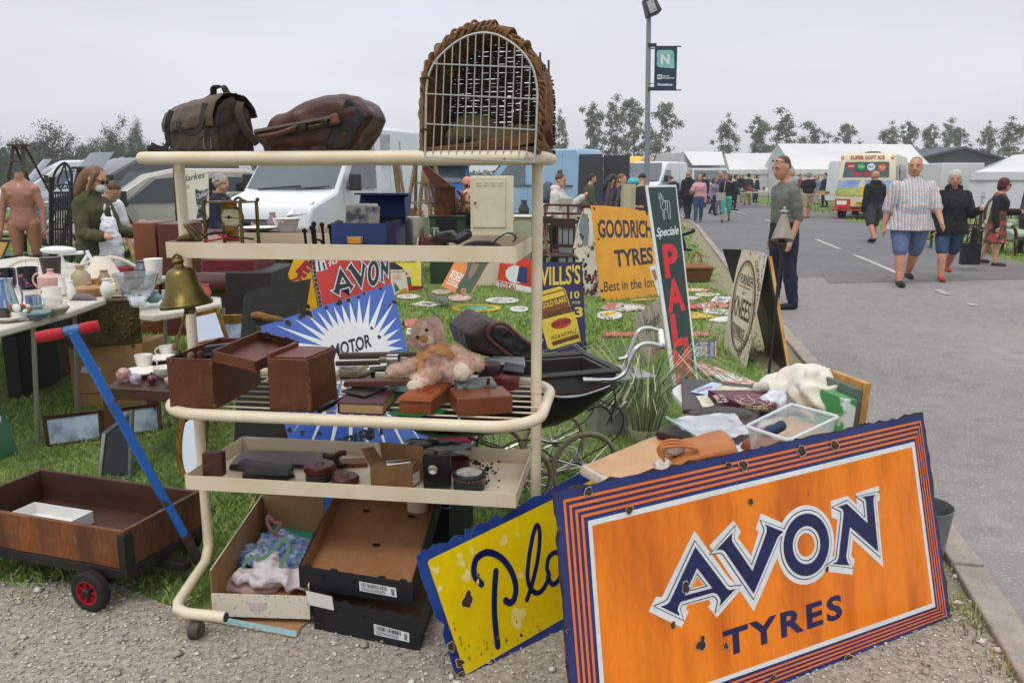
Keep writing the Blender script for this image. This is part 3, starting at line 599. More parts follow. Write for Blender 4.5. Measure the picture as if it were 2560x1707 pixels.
pl=lean(zW(1352,1165),zW(1585,1385),zW(1545,108));ab=M('d8d4c8','c9c0b0',s=3,r=.35,chip='7a4a28',cs=8,ct=.66,coat=.2);S=Sign(pl,[zW(*a)for a in((1545,105),(1490,300),(1420,640),(1380,900),(1348,1160),(1400,1215),(1585,1385),(1700,780),(1810,180),(1770,145),(1700,122),(1620,110))],[ab,M('5a4630','3d3022',s=9,r=.4),M('33261c',r=.4),rust,M('b87828',r=.5)],thick=.008,back=ab,label='white oval lettered A board standing in the grass by the kerb',name='pavement_sign',cat='pavement sign')
oc=ellp((1560,722),(128,505),40,6);S.px([zW(*a)for a in oc],1,.4,[[zW(*a)for a in ellp((1558,725),(112,478),40,6)]]);S.px([zW(*a)for a in ellp((1556,728),(104,466),40,6)],2,.5,[[zW(*a)for a in ellp((1556,728),(99,458),40,6)]])
for t,a,b,c in(('FURNISH',(1522,455),(1655,520),(1540,360)),('AT',(1545,590),(1588,605),(1550,555)),('KNEES',(1440,790),(1620,905),(1472,590)),('TROWBRIDGE',(1435,1000),(1555,1105),(1455,890)),('BEDDING',(1510,1290),(1622,1075),(1490,1230)),('CURTAINS',(1688,225),(1715,555),(1722,225))):S.text(t,zW(*a),zW(*b),zW(*c),2,.6,.02)
S.stroke([zW(1515,490),zW(1640,545)],.008,1,.6);S.stroke([zW(1435,1030),zW(1540,1110)],.01,1,.6)
for i in range(22):rr=random.Random(i+50);S.chip(zW(1800-i*9.5+rr.gauss(0,6),180+i*52),rr.uniform(.006,.016),4 if i%2 else 3,1,None,i)
for i,(x,y)in enumerate(((1640,140),(1740,190),(1620,275),(1665,700),(1570,500),(1400,1180))):S.chip(zW(x,y),.018,4,1,None,i)
t1,t2=pl.w(pl.uv(zW(1545,105)),-.01),pl.w(pl.uv(zW(1810,178)),-.01);g1,g2=G(zW(1800,1215)),G(zW(2044,1482));dn=V((.02,.02,0))
m=MB();m.prism([t1,t2,g2,g1],(t2-t1).cross(g2-t2).normalized()*.008);m.build('back_leaf',M('2b2a22','1b1a16',s=4,r=.5,chip='5c5a2c',cs=5,ct=.62),S.root,smooth=False)
m=MB();m.prism([t2+V((.012,0,0)),t2+V((.035,0,0)),g2+V((.03,0,0)),g2],V((.004,.012,0)));m.build('edge_strip',M('c99a52','a9742c',s=6,r=.6),S.root,smooth=False);S.done()
S=Sign(face(7.35,15,-12),[zW(*a)for a in((1338,100),(1545,105),(1520,560),(1480,900),(1455,480))],[dkb],thick=.01,label='dark tin panel leaning out left of the white A board',cat='panel',name='tin_sheet');S.done()
pl=leana(zR(1935,545),zR(2348,470),10);pz=M('e2dccb','d8d0ba',s=3,r=.4);S=Sign(pl,[zR(*a)for a in((1850,212),(2320,165),(2348,470),(1930,545),(1870,400))],[pz,M('b02a2a',r=.4),M('2f6a72',r=.5),M('c89430',r=.5),M('c23a32',r=.5),M('4a4640',r=.5),M('c99270',r=.5)],back=pz,label='cream pictorial oil sign showing a man at a red pump',group='old enamel advertising signs')
S.text('how to buy oil!',zR(1830,250),zR(2085,228),zR(1826,205),5,.5)
for i,t in enumerate(('cheaper','cleaner','quicker')):S.text(t,zR(1915,290+i*26),zR(2035,282+i*24),zR(1914,270+i*26),1,.5)
S.px([zR(*a)for a in((2160,215),(2260,200),(2330,270),(2345,460),(2200,490),(2180,380))],1,.4);S.px([zR(*a)for a in((2110,300),(2150,285),(2210,340),(2200,370),(2160,390),(2115,380))],2,.8);S.px([zR(*a)for a in((2120,385),(2195,375),(2200,480),(2140,500))],1,.7);S.px([zR(*a)for a in ellp((2112,255),(20,26),14)],6,.8);S.px([zR(*a)for a in((1960,540),(2050,460),(2110,450),(2125,515))],3,.6);S.px([zR(*a)for a in((1925,400),(1960,390),(2010,470),(1950,510))],2,.7);S.px([zR(*a)for a in ellp((1940,385),(18,22),12)],6,.9);S.px([zR(*a)for a in((2085,238),(2130,232),(2128,250),(2088,256))],4,1);S.done()
pl=face(11.2,6,8);S=Sign(pl,[zR(*a)for a in((1840,-30),(2332,-30),(2332,420),(1850,420))],[enam('e3d34a','d8c83c'),M('33302a',r=.5),M('22242a','30343c',s=5,r=.5),galv],thick=.03,back=enam('e3d34a','d8c83c'),label='yellow ice cream sign with a dark figure behind the cream oil sign',group='old enamel advertising signs');S.text('ICE CREAM',zR(1940,98),zR(2230,95),zR(1940,62),1,.5,.02);S.px([zR(*a)for a in((1850,90),(1930,85),(2000,130),(2050,160),(2060,190),(1850,190))],2,.5);S.px([zR(*a)for a in((2310,-30),(2332,-30),(2332,420),(2312,420))],3,.6);S.done()
pl=lean(zG(950,1395),zG(1085,1400),zG(800,1310));pl=face(9.3,4,35);S=Sign(pl,[zG(*a)for a in((945,1040),(800,1310),(955,1395),(1085,1398),(1268,1080),(1220,1040))],[enam('c8741c','ba6a18'),enam('223f24','1c361f'),ewhite,M('6a5048','7a5a4a',s=9,r=.4),M('c87820',r=.4)],thick=.01,back=ewhite,label='orange and green spark plug sign tilted on the grass',group='old enamel advertising signs')
S.px([zG(*a)for a in((1060,1040),(1050,1130),(1030,1200),(960,1300),(935,1375),(955,1388),(1083,1390),(1258,1082),(1215,1040))],1,.4);S.px([zG(*a)for a in((1120,1060),(1180,1070),(1120,1200),(1090,1245),(1060,1235),(1065,1180))],3,.8);S.px([zG(*a)for a in ellp((1016,1360),(26,24),16)],4,.8,[[zG(*a)for a in ellp((1016,1360),(14,12),14)]])
for t,a,b,c in(('BOSCH',(895,1195),(1000,1240),(912,1155)),('PLUGS',(875,1235),(975,1275),(890,1198)),('AS GOOD AS',(858,1262),(958,1310),(866,1243)),('GOOD MACHINES',(840,1285),(955,1335),(847,1268))):S.text(t,zG(*a),zG(*b),zG(*c),2,.6,.02)
S.done()
pl=leana(zG(1335,1325),zG(1660,1380),12);tr=enam('cc3a1c','c0341a');S=Sign(pl,[zG(*a)for a in((1375,1050),(1555,1040),(1760,1060),(1720,1390),(1600,1372),(1335,1325))],[tr,ewhite,M('22346a',r=.4),M('a02030',r=.4),rust],thick=.01,back=ewhite,label='red white and blue gas sign on the grass left of the trolley post',group='old enamel advertising signs');S.px([zG(*a)for a in((1345,1255),(1600,1310),(1720,1335),(1715,1385),(1600,1370),(1337,1320))],1,.4);S.text('TOTAL',zG(1350,1320),zG(1545,1372),zG(1352,1262),3,.8,.04);S.px([zG(*a)for a in ellp((1530,1200),(105,85),24,12)],1,.5);S.px([zG(*a)for a in((1560,1125),(1640,1130),(1640,1290),(1535,1270))],2,.8);S.text('PROPANE',zG(1385,1085),zG(1530,1110),zG(1388,1055),1,.8,.02);S.done()
def lying(ps,mats,label,art=(),text=None,z=.022,dz=0,name='enamel_sign'):
 q=[G(p,z)for p in ps];pl=PL(q[0],q[1]-q[0],(0,1,0));pl.u=V((0,0,1)).cross(pl.b);pl.n=V((0,0,1))
 S=Sign(pl,[((a-q[0]).dot(pl.b),(a-q[0]).dot(pl.u))for a in q],mats,thick=.012,label=label,group='signs laid out on the grass',px=False,name=name)
 for mi,pp,ly in art:S.px(pp,mi,ly)
 for t in text or():S.text(*t)
 return S.done()
ER=lambda z,c,r,k=1.0,n=22:[z(*a)for a in ellp(c,(r[0]*k,r[1]*k),n)]
QD=lambda z,*a:[z(*p)for p in a]
cA,cB,cR,cY,cT,cK,cO,cP=(M(h,h2,s=14,th=(.4,.6),r=.4,fine=.1)for h,h2 in(('dcdcd6','b9bcb8'),('3c4478','c9ccd0'),('b53a36','d8d0c8'),('d2b22a','b08a1c'),('3f9a9a','6ab09a'),('33343a','cfd0cc'),('c8702c','d8b08a'),('c06a66','b85a5a')))
lying(ER(zG,(475,1412),(118,22)),[cA,cR,cY],'white oval sign with red marks lying below the oil sign',[(1,ER(zG,(455,1412),(70,11)),.5),(2,QD(zG,(560,1400),(592,1410),(560,1424)),.6)])
lying(QD(zG,(660,1395),(690,1388),(866,1432),(862,1476),(845,1474)),[galv],'grey metal tray lying in the grass',z=.09,name='metal_tray')
lying(ER(zG,(975,1426),(115,28)),[cR,cA],'red round sign next to the grey metal tray',[(1,ER(zG,(975,1428),(78,12)),.5),(0,ER(zG,(975,1428),(66,7)),.8)])
lying(ER(zG,(800,1366),(98,22)),[cR,cA],'red ringed sign flat on the grass below the spark plug sign',[(1,ER(zG,(800,1366),(78,14)),.5),(0,ER(zG,(800,1366),(60,8)),.8)])
lying(QD(zG,(480,1493),(700,1512),(850,1480),(615,1460)),[cA,cK],'white rectangular sign with dark print lying nearest the blue sunburst sign',[(1,QD(zG,(560,1490),(690,1500),(760,1482),(640,1472)),.5)])
lying(ER(zG,(1140,1525),(240,36)),[cY,cT,M('5a8a3c',r=.5)],'big yellow oval sign with teal centre lying on the grass',[(2,ER(zG,(1140,1525),(180,24)),.5),(1,ER(zG,(1150,1525),(95,18)),.8)])
lying(ER(zG,(1395,1450),(165,28)),[cA,cK],'black and white oval sign lying left of the trolley post',[(1,ER(zG,(1395,1452),(110,15)),.5),(0,ER(zG,(1410,1452),(60,6)),.8)])
lying(ER(zG,(1560,1535),(90,26)),[cA,cK],'white oval sign cut off by the trolley post',[(1,ER(zG,(1560,1535),(60,12)),.5)])
lying(ER(zJ,(945,190),(100,44)),[cP],'faded red disc on the grass behind the teddy bear')
lying(QD(zJ,(870,300),(960,310),(1010,245),(890,240)),[cA,cK],'white sign behind the head of the teddy bear',[(1,QD(zJ,(890,285),(950,290),(960,262),(895,262)),.5)])
lying(QD(zW,(0,742),(250,770),(485,755),(495,708),(200,680),(90,680)),[cK,cP,cA],'long printed sign lying in front of the yellow tyre sign',[(1,QD(zW,(40,735),(150,745),(200,690),(100,686)),.5),(2,QD(zW,(250,755),(440,745),(450,715),(270,705)),.5)])
lying(ER(zW,(105,815),(140,46)),[cA,cY,cB],'round sign striped in yellow and blue right of the cigarette sign',[(1,QD(zW,(0,800),(100,830),(200,785),(90,780)),.5),(2,QD(zW,(0,830),(90,855),(120,838),(10,815)),.6)])
lying(QD(zW,(300,668),(660,640),(650,628),(420,640)),[cO],'orange strip sign in the grass under the yellow tyre sign')
lying(QD(zW,(40,1042),(1185,1038),(1180,994),(40,1000)),[cP],'long faded red plank lying behind the tall green sign',name='painted_plank')
lying(QD(zW,(950,556),(1150,560),(1200,530),(965,522)),[cO,cA],'orange and white sign lying beyond the picnic basket',[(1,QD(zW,(1000,550),(1100,552),(1120,535),(1010,532)),.5)])
lying(ER(zW,(1172,590),(140,18)),[cA,cY],'thin white oval sign below the picnic basket',[(1,ER(zW,(1172,590),(90,8)),.5)])
lying(QD(zW,(960,645),(1050,645),(1100,618),(965,608)),[cR,cA],'small white and red sign right of the tall green one',[(1,QD(zW,(970,640),(1045,640),(1085,622),(975,614)),.5)])
lying(QD(zW,(1205,665),(1360,685),(1425,660),(1420,618),(1250,612)),[cA,cB],'white sign with a diagonal rod lying left of the A board',[(1,QD(zW,(1250,655),(1350,668),(1390,640),(1270,630)),.5)])
lying(ER(zW,(1225,712),(180,40)),[cP,cA],'pink round sign with a white emblem lying left of the A board',[(1,ER(zW,(1150,712),(48,16)),.5),(0,ER(zW,(1150,712),(28,8)),.8)])
lying(QD(zW,(975,735),(1040,745),(1058,705),(980,698)),[M('c0201c',r=.4)],'small bright red sign next to the pink round one',z=.05)
lying(QD(zW,(1112,788),(1400,808),(1415,758),(1130,740)),[cA,cK],'white rectangular sign between the pink sign and the yellow one',[(1,QD(zW,(1180,785),(1370,795),(1380,770),(1190,760)),.5)])
lying(QD(zW,(975,850),(1290,838),(1150,800),(985,778)),[cY],'yellow pointed sign lying right of the tall green sign')
lying(QD(zW,(1175,868),(1300,888),(1410,880),(1400,828),(1280,838)),[cA,cO],'cream sign lying half under the yellow pointed one')
lying(QD(zM,(290,220),(500,238),(535,195),(330,168)),[M('7f9698','6b8486',s=6,r=.4),ewhite],'grey green number plate sign in the grass behind the pram',text=[('V O',zM(310,222),zM(480,228),zM(330,185),1,.5,.02)])
bars=[(0,QD(zM,(1060,130),(1260,100),(1390,140),(1170,165)),.5)]
lying(QD(zM,(960,30),(1320,240),(1545,215),(1250,95),(1020,12)),[cA,cR],'red and white striped barrier board lying behind the junk table',[(1,QD(zM,(970,35),(1060,130),(1255,98),(1020,14)),.5),(1,QD(zM,(1172,168),(1325,238),(1540,214),(1385,142)),.5)],name='barrier_board')
pl=leana(zW(1020,1275),zW(1265,1285),50);S=Sign(pl,QD(zW,(1015,1100),(1265,1095),(1268,1288),(1015,1290)),[enam('3b4678','2f3a68'),M('cdbb92',r=.5),M('d0d0c8',r=.5),gy],back=enam('3b4678'),label='blue chocolate sign propped on the grass right of the tall green sign',group='old enamel advertising signs')
S.text('CHOCOLATE',zW(1165,1265),zW(1165,1112),zW(1090,1265),1,.5,.03);S.text('FRYS',zW(1085,1265),zW(1085,1160),zW(1030,1265),2,.5,.03);S.text('PLEASE ENQUIRE',zW(1232,1270),zW(1232,1112),zW(1205,1270),2,.5);S.px(QD(zW,(1252,1105),(1264,1105),(1266,1280),(1254,1280)),3,.5);S.done()
# people
hairc={'brown':M('5a3f28','44301e',s=30,r=.5,st=(4,4,1)),'grey':M('a3a19c','86847f',s=30,r=.6),'white':M('c4beb4','aba498',s=30,r=.6),'dark':M('2a211b','1d1713',s=30,r=.5),'red':M('541a20','3c1016',s=30,r=.5),'blond':M('a98a5c','8a6c42',s=30,r=.5,st=(4,4,1)),'dblond':M('7a5c3c','5c4228',s=30,r=.5,st=(4,4,1))}
eyew=M('b0a090',r=.4);eyed=M('2a1d16',r=.25);lip=M('a5655a',r=.45);blackc=M('1a1b1f','131416',s=9,r=.85);navyc=M('20263a','191d2d',s=9,r=.85);jean=M('3c5678','304764',s=6,r=.85,fine=.12);jeand=M('2b3d5c','22324c',s=6,r=.85,fine=.12);khaki=M('857a66','746a58',s=6,r=.85);shoeb=M('17171a',r=.6)
def person(label,loc,yaw,H=1.75,girth=1.0,belly=0.0,legs=((0,0),(0,0)),arms=((5,8,12),(5,8,12)),lean=0,head=(0,0),outfit=(),hair=('short','brown'),skin_=skin,female=False,vox=.013,face_=True,glasses=None,group=None,wide=1.0,headless=False,nolegs=False,spread=1.0,extra=None):
 """figure facing -Y before yaw; legs=(swing forward, knee bend); arms=(forward, out, elbow bend); index 0 is its right side"""
 k=H;root=T('person',label,'person',loc,R(yaw),group);gw=girth*wide
 Lm=Matrix.Rotation(R(lean),3,'X');hip=V((0,0,.525*k))
 def tp(p):
  return hip+Lm@(V(p)-hip)
 seg=[]
 prof=[(.455,.060,.055,.0),(.49,.090,.070,.002),(.53,.098,.073,.004),(.58,.088,.064+belly*.5,-belly*.3),(.63,.083,.060+belly*.7,-belly*.5),(.69,.095,.066+belly*.3,-belly*.2),(.745,.106,.066,0),(.775,.104,.060,.003),(.80,.082,.050,.006),(.82,.058,.042,.009),(.835,.042,.037,.009),(.85,.034,.034,.006)]
 if female:prof=[(z,w_*(1.02 if z<.56 else .9 if z<.66 else .9),d,y-(.012 if .68<z<.76 else 0))for z,w_,d,y in prof]
 trings=[]
 for z,w_,d,y in prof:
  g=gw if z<.80 else 1+(gw-1)*.5
  trings.append([tp((math.cos(a)*w_*g*k,(y+math.sin(a)*d*girth)*k,z*k))for a in(2*math.pi*i/16 for i in range(16))])
 sh,hp=.100*k*(1+(gw-1)*.7)*(.92 if female else 1),.052*k*gw*spread;J={}
 for s_,sg in((0,-1),(1,1)):
  a,kn=legs[s_];h0=V((sg*hp,0,.50*k));d1=V((sg*.02,-math.sin(R(a)),-math.cos(R(a))));kne=h0+d1*.225*k;a2=a-kn;d2=V((0,-math.sin(R(a2)),-math.cos(R(a2))));ank=kne+d2*.235*k
  J[s_]=[h0,kne,ank];f,o_,eb=arms[s_];s0=tp((sg*sh,.006*k,.774*k));q=Lm@V((sg*math.sin(R(o_)),-math.sin(R(f))*math.cos(R(o_)),-math.cos(R(f))*math.cos(R(o_))));elb=s0+q*.178*k
  f2=f+eb;q2=Lm@V((sg*math.sin(R(o_*.35)),-math.sin(R(f2)),-math.cos(R(f2)))).normalized();wr=elb+q2*.145*k;J[s_+2]=[s0,elb,wr,q2]
 gl=1+(girth-1)*.65
 def limbs(add,sides=(0,1)):
  for s_ in sides:
   if not nolegs or True:
    h0,kn,an=J[s_];mid=h0 .lerp(kn,.45);add('thigh',h0,mid,.058*k*gl,.050*k*gl);add('knee',mid,kn,.050*k*gl,.034*k*gl)
    if not nolegs:
     c=kn.lerp(an,.35);add('calf',kn,c,.034*k*gl,.035*k*gl);add('shin',c,an,.035*k*gl,.021*k*gl)
     fd=V((0,-1,0));add('foot',an+V((0,.012*k,-.018*k)),an+fd*.095*k+V((0,0,-.026*k)),.022*k,.017*k)
   s0,el,wr,q2=J[s_+2];m_=s0 .lerp(el,.6);add('uarm',s0,m_,.032*k*gl,.028*k*gl);add('elbow',m_,el,.028*k*gl,.023*k*gl);add('farm',el,wr,.0245*k*gl,.0155*k*gl)
 body=MB();body.loft(trings);limbs(lambda rg,a,b,ra,rb:body.cap(a,b,ra,rb,12))
 for s_ in(0,1):
  s0,el,wr,q2=J[s_+2];sd_=V((0,-1,0))if abs(q2 .y)<.8 else V((0,0,1));sd_=(sd_-q2*sd_.dot(q2)).normalized();inw=q2 .cross(sd_)*(1 if s_ else-1)
  pm=wr+q2*.028*k;body.cap(wr,pm+q2*.012*k,.0145*k,.017*k,8)
  for i,l in enumerate((.036,.041,.038,.030)):
   b0=pm+sd_*(.0135-.009*i)*k+q2*.014*k;b1=b0+q2*l*.55*k;b2=b1+(q2*.8+inw*.5).normalized()*l*.5*k;body.tube([b0,b1,b2],[.0056*k,.0053*k,.0042*k],6)
  t0=wr+q2*.012*k+sd_*.012*k;t1=t0+(sd_*.8+q2*.7+inw*.2).normalized()*.024*k;body.tube([t0,t1,t1+(q2+inw*.4).normalized()*.02*k],[.0075*k,.0065*k,.005*k],6)
 nb=tp((0,.008*k,.845*k));Hm=Lm@Matrix.Rotation(R(head[1]),3,'Z')@Matrix.Rotation(R(head[0]),3,'X');hc=tp((0,-.004*k,.868*k))+Hm@V((0,-.006*k,.062*k));hs=1.05*(k if k>1.6 else 1.6*.5+k*.5)
 hp_=lambda x,y,z:hc+Hm@V((x*hs,y*hs,z*hs))
 body.cap(nb-V((0,0,.03*k)),tp((0,0,(.86 if headless else .885)*k)),.034*k,.031*k,12)
 if not headless:
  hw_=hs*(1+.3*(girth-1));body.ell(hp_(0,.006,.012),(.0455*hs,.053*hs,.055*hs),Hm);body.ell(hp_(0,-.014,-.022),(.040*hw_,.041*hs,.046*hs),Hm);body.ell(hp_(0,-.034,-.052),(.024*hw_,.017*hs,.014*hs),Hm)
  body.tube([hp_(0,-.048,.008),hp_(0,-.057,-.008),hp_(0,-.062,-.017),hp_(0,-.05,-.021)],[.006*hs,.0075*hs,.009*hs,.006*hs],7)
  for sg in(-1,1):body.ell(hp_(sg*.0455,.010,-.008),(.006*hs,.011*hs,.018*hs),Hm,8,6);body.ell(hp_(sg*.02,-.040,.012),(.017*hs,.008*hs,.006*hs),Hm,8,6)
 if extra:extra(body)
 bo=blob(body,'body',skin_,None,vox,2);bo.parent=root
 if not headless and face_:
  for sg in(-1,1):
   m=MB();m.ell(hp_(sg*.0185,-.0475,.003),(.0062*hs,.0035*hs,.003*hs),Hm,8,6,0);m.ell(hp_(sg*.0185,-.0507,.003),(.0034*hs,.002*hs,.0034*hs),Hm,8,6,1)
   m.build('eye',[eyew,eyed],root,world=False)
  m=MB();m.ell(hp_(0,-.0515,-.037),(.016*hs,.005*hs,.0045*hs),Hm,10,6);m.build('mouth',lip,root,world=False)
  m=MB()
  for sg in(-1,1):m.tube([hp_(sg*.009,-.0505,.014),hp_(sg*.019,-.0505,.018),hp_(sg*.031,-.043,.014)],.003*hs,6)
  m.build('eyebrows',hairc.get(hair[1],hairc['dark']),root,world=False)
 if glasses:
  m=MB()
  for sg in(-1,1):m.ell(hp_(sg*.02,-.054,.002),(.017*hs,.004*hs,.012*hs),Hm,10,6);m.tube([hp_(sg*.036,-.048,.004),hp_(sg*.045,-.02,.006),hp_(sg*.046,.012,.002)],.003*hs,6)
  m.tube([hp_(-.008,-.057,.004),hp_(.008,-.057,.004)],.003*hs,6);m.build('sunglasses',M('141212',r=.1),root,world=False)
 st,hcx=hair
 if st!='bald' and not headless:
  m=MB();hm=hairc[hcx]
  if st=='short':m.ell(hp_(0,.013,.022),(.0455*hs,.052*hs,.050*hs),Hm);m.ell(hp_(0,.028,-.004),(.043*hs,.034*hs,.045*hs),Hm)
  elif st=='cropped':m.ell(hp_(0,.017,.024),(.0437*hs,.0475*hs,.0465*hs),Hm);m.ell(hp_(0,.028,.004),(.0428*hs,.033*hs,.036*hs),Hm)
  elif st=='bob':m.ell(hp_(0,.014,.020),(.054*hs,.058*hs,.054*hs),Hm);m.ell(hp_(0,.03,-.02),(.052*hs,.040*hs,.055*hs),Hm);[m.ell(hp_(sg*.044,.004,-.01),(.013*hs,.024*hs,.045*hs),Hm)for sg in(-1,1)]
  elif st=='curly':
   m.ell(hp_(0,.013,.022),(.047*hs,.053*hs,.050*hs),Hm);m.ell(hp_(0,.028,-.006),(.046*hs,.038*hs,.048*hs),Hm)
   rr=random.Random(3)
   for i in range(46):a,b=rr.uniform(0,6.28),rr.uniform(-.5,1.4);x,y,z=math.cos(a)*math.cos(b),math.sin(a)*math.cos(b)+.25,math.sin(b);(y>-.55 or z>.6)and m.ell(hp_(x*.045,y*.052+.006,.012+z*.048),.017*hs,None,7,5)
  elif st=='long':
   m.ell(hp_(0,.014,.020),(.049*hs,.054*hs,.051*hs),Hm)
   for sg in(-1,1):m.tube([hp_(sg*.036,-.004,.04),hp_(sg*.05,-.006,0),hp_(sg*.052,-.008,-.06),hp_(sg*.05,-.016,-.13)],[.013*hs,.013*hs,.012*hs,.006*hs],8)
   m.tube([hp_(0,.04,.03),hp_(0,.058,-.03),hp_(0,.066,-.09),hp_(0,.07,-.14)],[.04*hs,.042*hs,.036*hs,.022*hs],10)
  elif st=='bun':m.ell(hp_(0,.013,.022),(.0475*hs,.054*hs,.051*hs),Hm);m.ell(hp_(0,.03,.078),.027*hs)
  elif st=='cap':m.ell(hp_(0,.010,.026),(.048*hs,.058*hs,.046*hs),Hm);m.ell(hp_(0,-.055,.03),(.036*hs,.036*hs,.006*hs),Hm)
  o=blob(m,'hair' if st!='cap' else 'cap',hm,None,.009,2,.004,90);o.parent=root
 for nm,regs,infl,mat,opt in outfit:
  if 'foot' in regs:
   for s_ in(0,1):
    m=MB();limbs(lambda rg,a,b,ra,rb:rg=='foot' and m.cap(a,b,ra+infl,rb+infl,12),(s_,));o=blob(m,nm[:-1],mat,None,.011,2);o.parent=root
   continue
  m=MB();ex=lambda rg:opt.get(rg,0)
  if 'torso' in regs:
   lo,hi=opt.get('z',(.455,.84));rr=[]
   for(z,w_,d,y),ring in zip(prof,trings):
    if lo-.001<=z<=hi+.001:
     c=sum(ring,V())/16;kk=opt.get('flare',0)*max(0,(.60-z))/.15;rr.append([c+(q-c)*(1+kk)+(q-c).normalized()*infl for q in ring])
   m.loft(rr)
  if 'skirt' in regs:
   z1,w1=opt['skirt'];c0=tp((0,-.0-belly*k*.1,.60*k));c1=V((0,-.01*k,z1*k));rr=[]
   for t in(0,.3,.65,1):
    c=c0 .lerp(c1,t);a_=(.088+(w1-.088)*t)*k*gw+infl;b_=(.066+belly*.4*(1-t)+(w1*.72-.066)*t)*k*girth+infl;rr.append([c+V((math.cos(2*math.pi*i/18)*a_,math.sin(2*math.pi*i/18)*b_,0))for i in range(18)])
   m.loft(rr)
  limbs(lambda rg,a,b,ra,rb:rg in regs and m.cap(a,b,ra+infl+ex(rg),rb+infl+ex(rg),12))
  if 'hood' in regs:m.ell(tp((0,.045*k,.835*k)),(.07*k,.045*k,.04*k));[m.ell(tp((sg*.045*k,.0,.84*k)),(.03*k,.04*k,.035*k))for sg in(-1,1)]
  if 'collar' in regs:m.lathe([(.05*k,-.012*k),(.055*k,.012*k),(.045*k,.022*k),(.04*k,0)],tp((0,.006*k,.842*k)),14)
  o=blob(m,nm,mat,None,opt.get('vox',vox),opt.get('sm',2),opt.get('nz',.012),opt.get('ns',9),crease=.5);o.parent=root
 root['hc']=list(hc);return root,J,hp_
def ft(dx,*a):return a
TS=('torso','uarm');LS=('torso','uarm','elbow','farm');TR=('thigh','knee','calf','shin');SH=('thigh','knee')
def tr(mat,infl=.012,**k):return('trousers',TR+('torso',),infl,mat,dict(z=(.455,.59),**k))
def so(mat,**k):return('shorts',SH+('torso',),.022,mat,dict(z=(.455,.59),**k))
def sh(mat):return('shoes',('foot',),.008,mat,dict(nz=0,vox=.011))
def at(px,Y):p=D(px,Y);return V((p.x,p.y,0))
def check():
 m=bpy.data.materials.new("surface");m.use_nodes=True;n=m.node_tree;b=n.nodes['Principled BSDF'];N=n.nodes.new;L=n.links.new;t=N("ShaderNodeTexCoord");sp=N("ShaderNodeSeparateXYZ");L(t.outputs['Object'],sp.inputs[0]);b.inputs['Roughness'].default_value=.85
 col=lin('d6cfc9')
 for ax,f,c,th in((0,13,'6f8ea8',.6),(0,13.0,'b98e84',-.72),(2,13,'9fb0be',.72),(2,13.0,'c2aaa4',-.75),(0,26,'565c70',.9)):
  a=N("ShaderNodeMath");a.operation='MULTIPLY';a.inputs[1].default_value=f*6.2832;L(sp.outputs[ax],a.inputs[0]);s_=N("ShaderNodeMath");s_.operation='SINE';L(a.outputs[0],s_.inputs[0])
  g=N("ShaderNodeMapRange");th_=abs(th);sg=1 if th>0 else-1;g.inputs[1].default_value=sg*(th_-.12);g.inputs[2].default_value=sg*(th_+.12);g.inputs[4].default_value=.7;L(s_.outputs[0],g.inputs[0])
  x=N("ShaderNodeMix");x.data_type='RGBA';L(g.outputs[0],x.inputs[0]);x.inputs[7].default_value=lin(c)
  if isinstance(col,tuple):x.inputs[6].default_value=col
  else:L(col,x.inputs[6])
  col=x.outputs[2]
 L(col,b.inputs['Base Color']);return m
greyT=M('6c7068','5f635c',s=5,r=.9);GP='visitors walking about the market'
p=at(zA(1790,700),9.6);man,J,_=person('man in a grey green T-shirt and navy trousers standing at the kerb looking down',p,-78,1.76,1.0,.01,((2,2),(-6,4)),((-6,6,24),(-8,7,30)),3,(16,6),(('shirt',TS+('elbow',),.017,greyT,dict(elbow=-.006,nz=.014,z=(.53,.84))),tr(navyc,.02,nz=.016),sh(shoeb)),('cropped','brown'),skin2)
m=MB()
for sg in(-1,1):m.ell(_(sg*.02,-.036,.056),(.014*1.76,.006,.007*1.76),None,10,6);m.tube([_(sg*.036,-.03,.052),_(sg*.046,.012,.03)],.004,6)
m.build('sunglasses',M('201c1a',r=.15),man,world=False)
p=at(zA(2078,650),11.7);person('big man in a checked short sleeved shirt and blue shorts walking up the road',p,-8,1.79,1.24,.035,((14,3),(-14,18)),((-6,16,8),(22,14,18)),0,(4,-24),(('shirt',TS+('elbow','collar','skirt'),.026,check(),dict(skirt=(.44,.13),elbow=.004)),('shorts',SH+('torso',),.03,M('68789c','58688a',s=5,r=.9),dict(z=(.455,.56))),sh(shoeb)),('cropped','brown'),skin2,wide=1.08,group=GP)
p=at(zA(2170,640),12.3);wb,J,_=person('grey haired woman in a black padded jacket, denim shorts and red trainers',p,-12,1.62,1.2,.02,((16,4),(-16,24)),((4,10,16),(14,18,92)),0,(10,-14),(('jacket',LS+('hood','skirt'),.026,blackc,dict(skirt=(.43,.125),nz=.012,ns=14)),('shorts',SH+('torso',),.024,jean,dict(z=(.455,.55))),sh(M('c02430',r=.5))),('bob','white'),skin2,True,group=GP)
m=MB();m.prism([(.27,-.30,1.06),(.30,-.36,1.06),(.33,-.30,1.30),(.30,-.24,1.30)],(.02,.01,0));m.xf(Matrix.Translation(p)@Matrix.Rotation(R(-12),4,'Z'));solo(m,'catalogue',[M('d8d8d4','5a5a88',s=20,r=.6)],'rolled white catalogue held by the woman in black','catalogue')
def bagm(c,w_,h,d,hh):m=MB();m.box(c,(w_,d,h),tap=.9);return m
m=MB();m.box((.34,.0,.62),(.06,.2,.30),tap=.7);m.tube(arc((.34,0,.76),.06,0,180,8,(0,1,0),(0,0,1),.16),.008,6);m.xf(Matrix.Translation(p)@Matrix.Rotation(R(-12),4,'Z'));solo(m,'handbag',blackc,'black handbag hanging on the arm of the woman in black','handbag',bevel=.02)
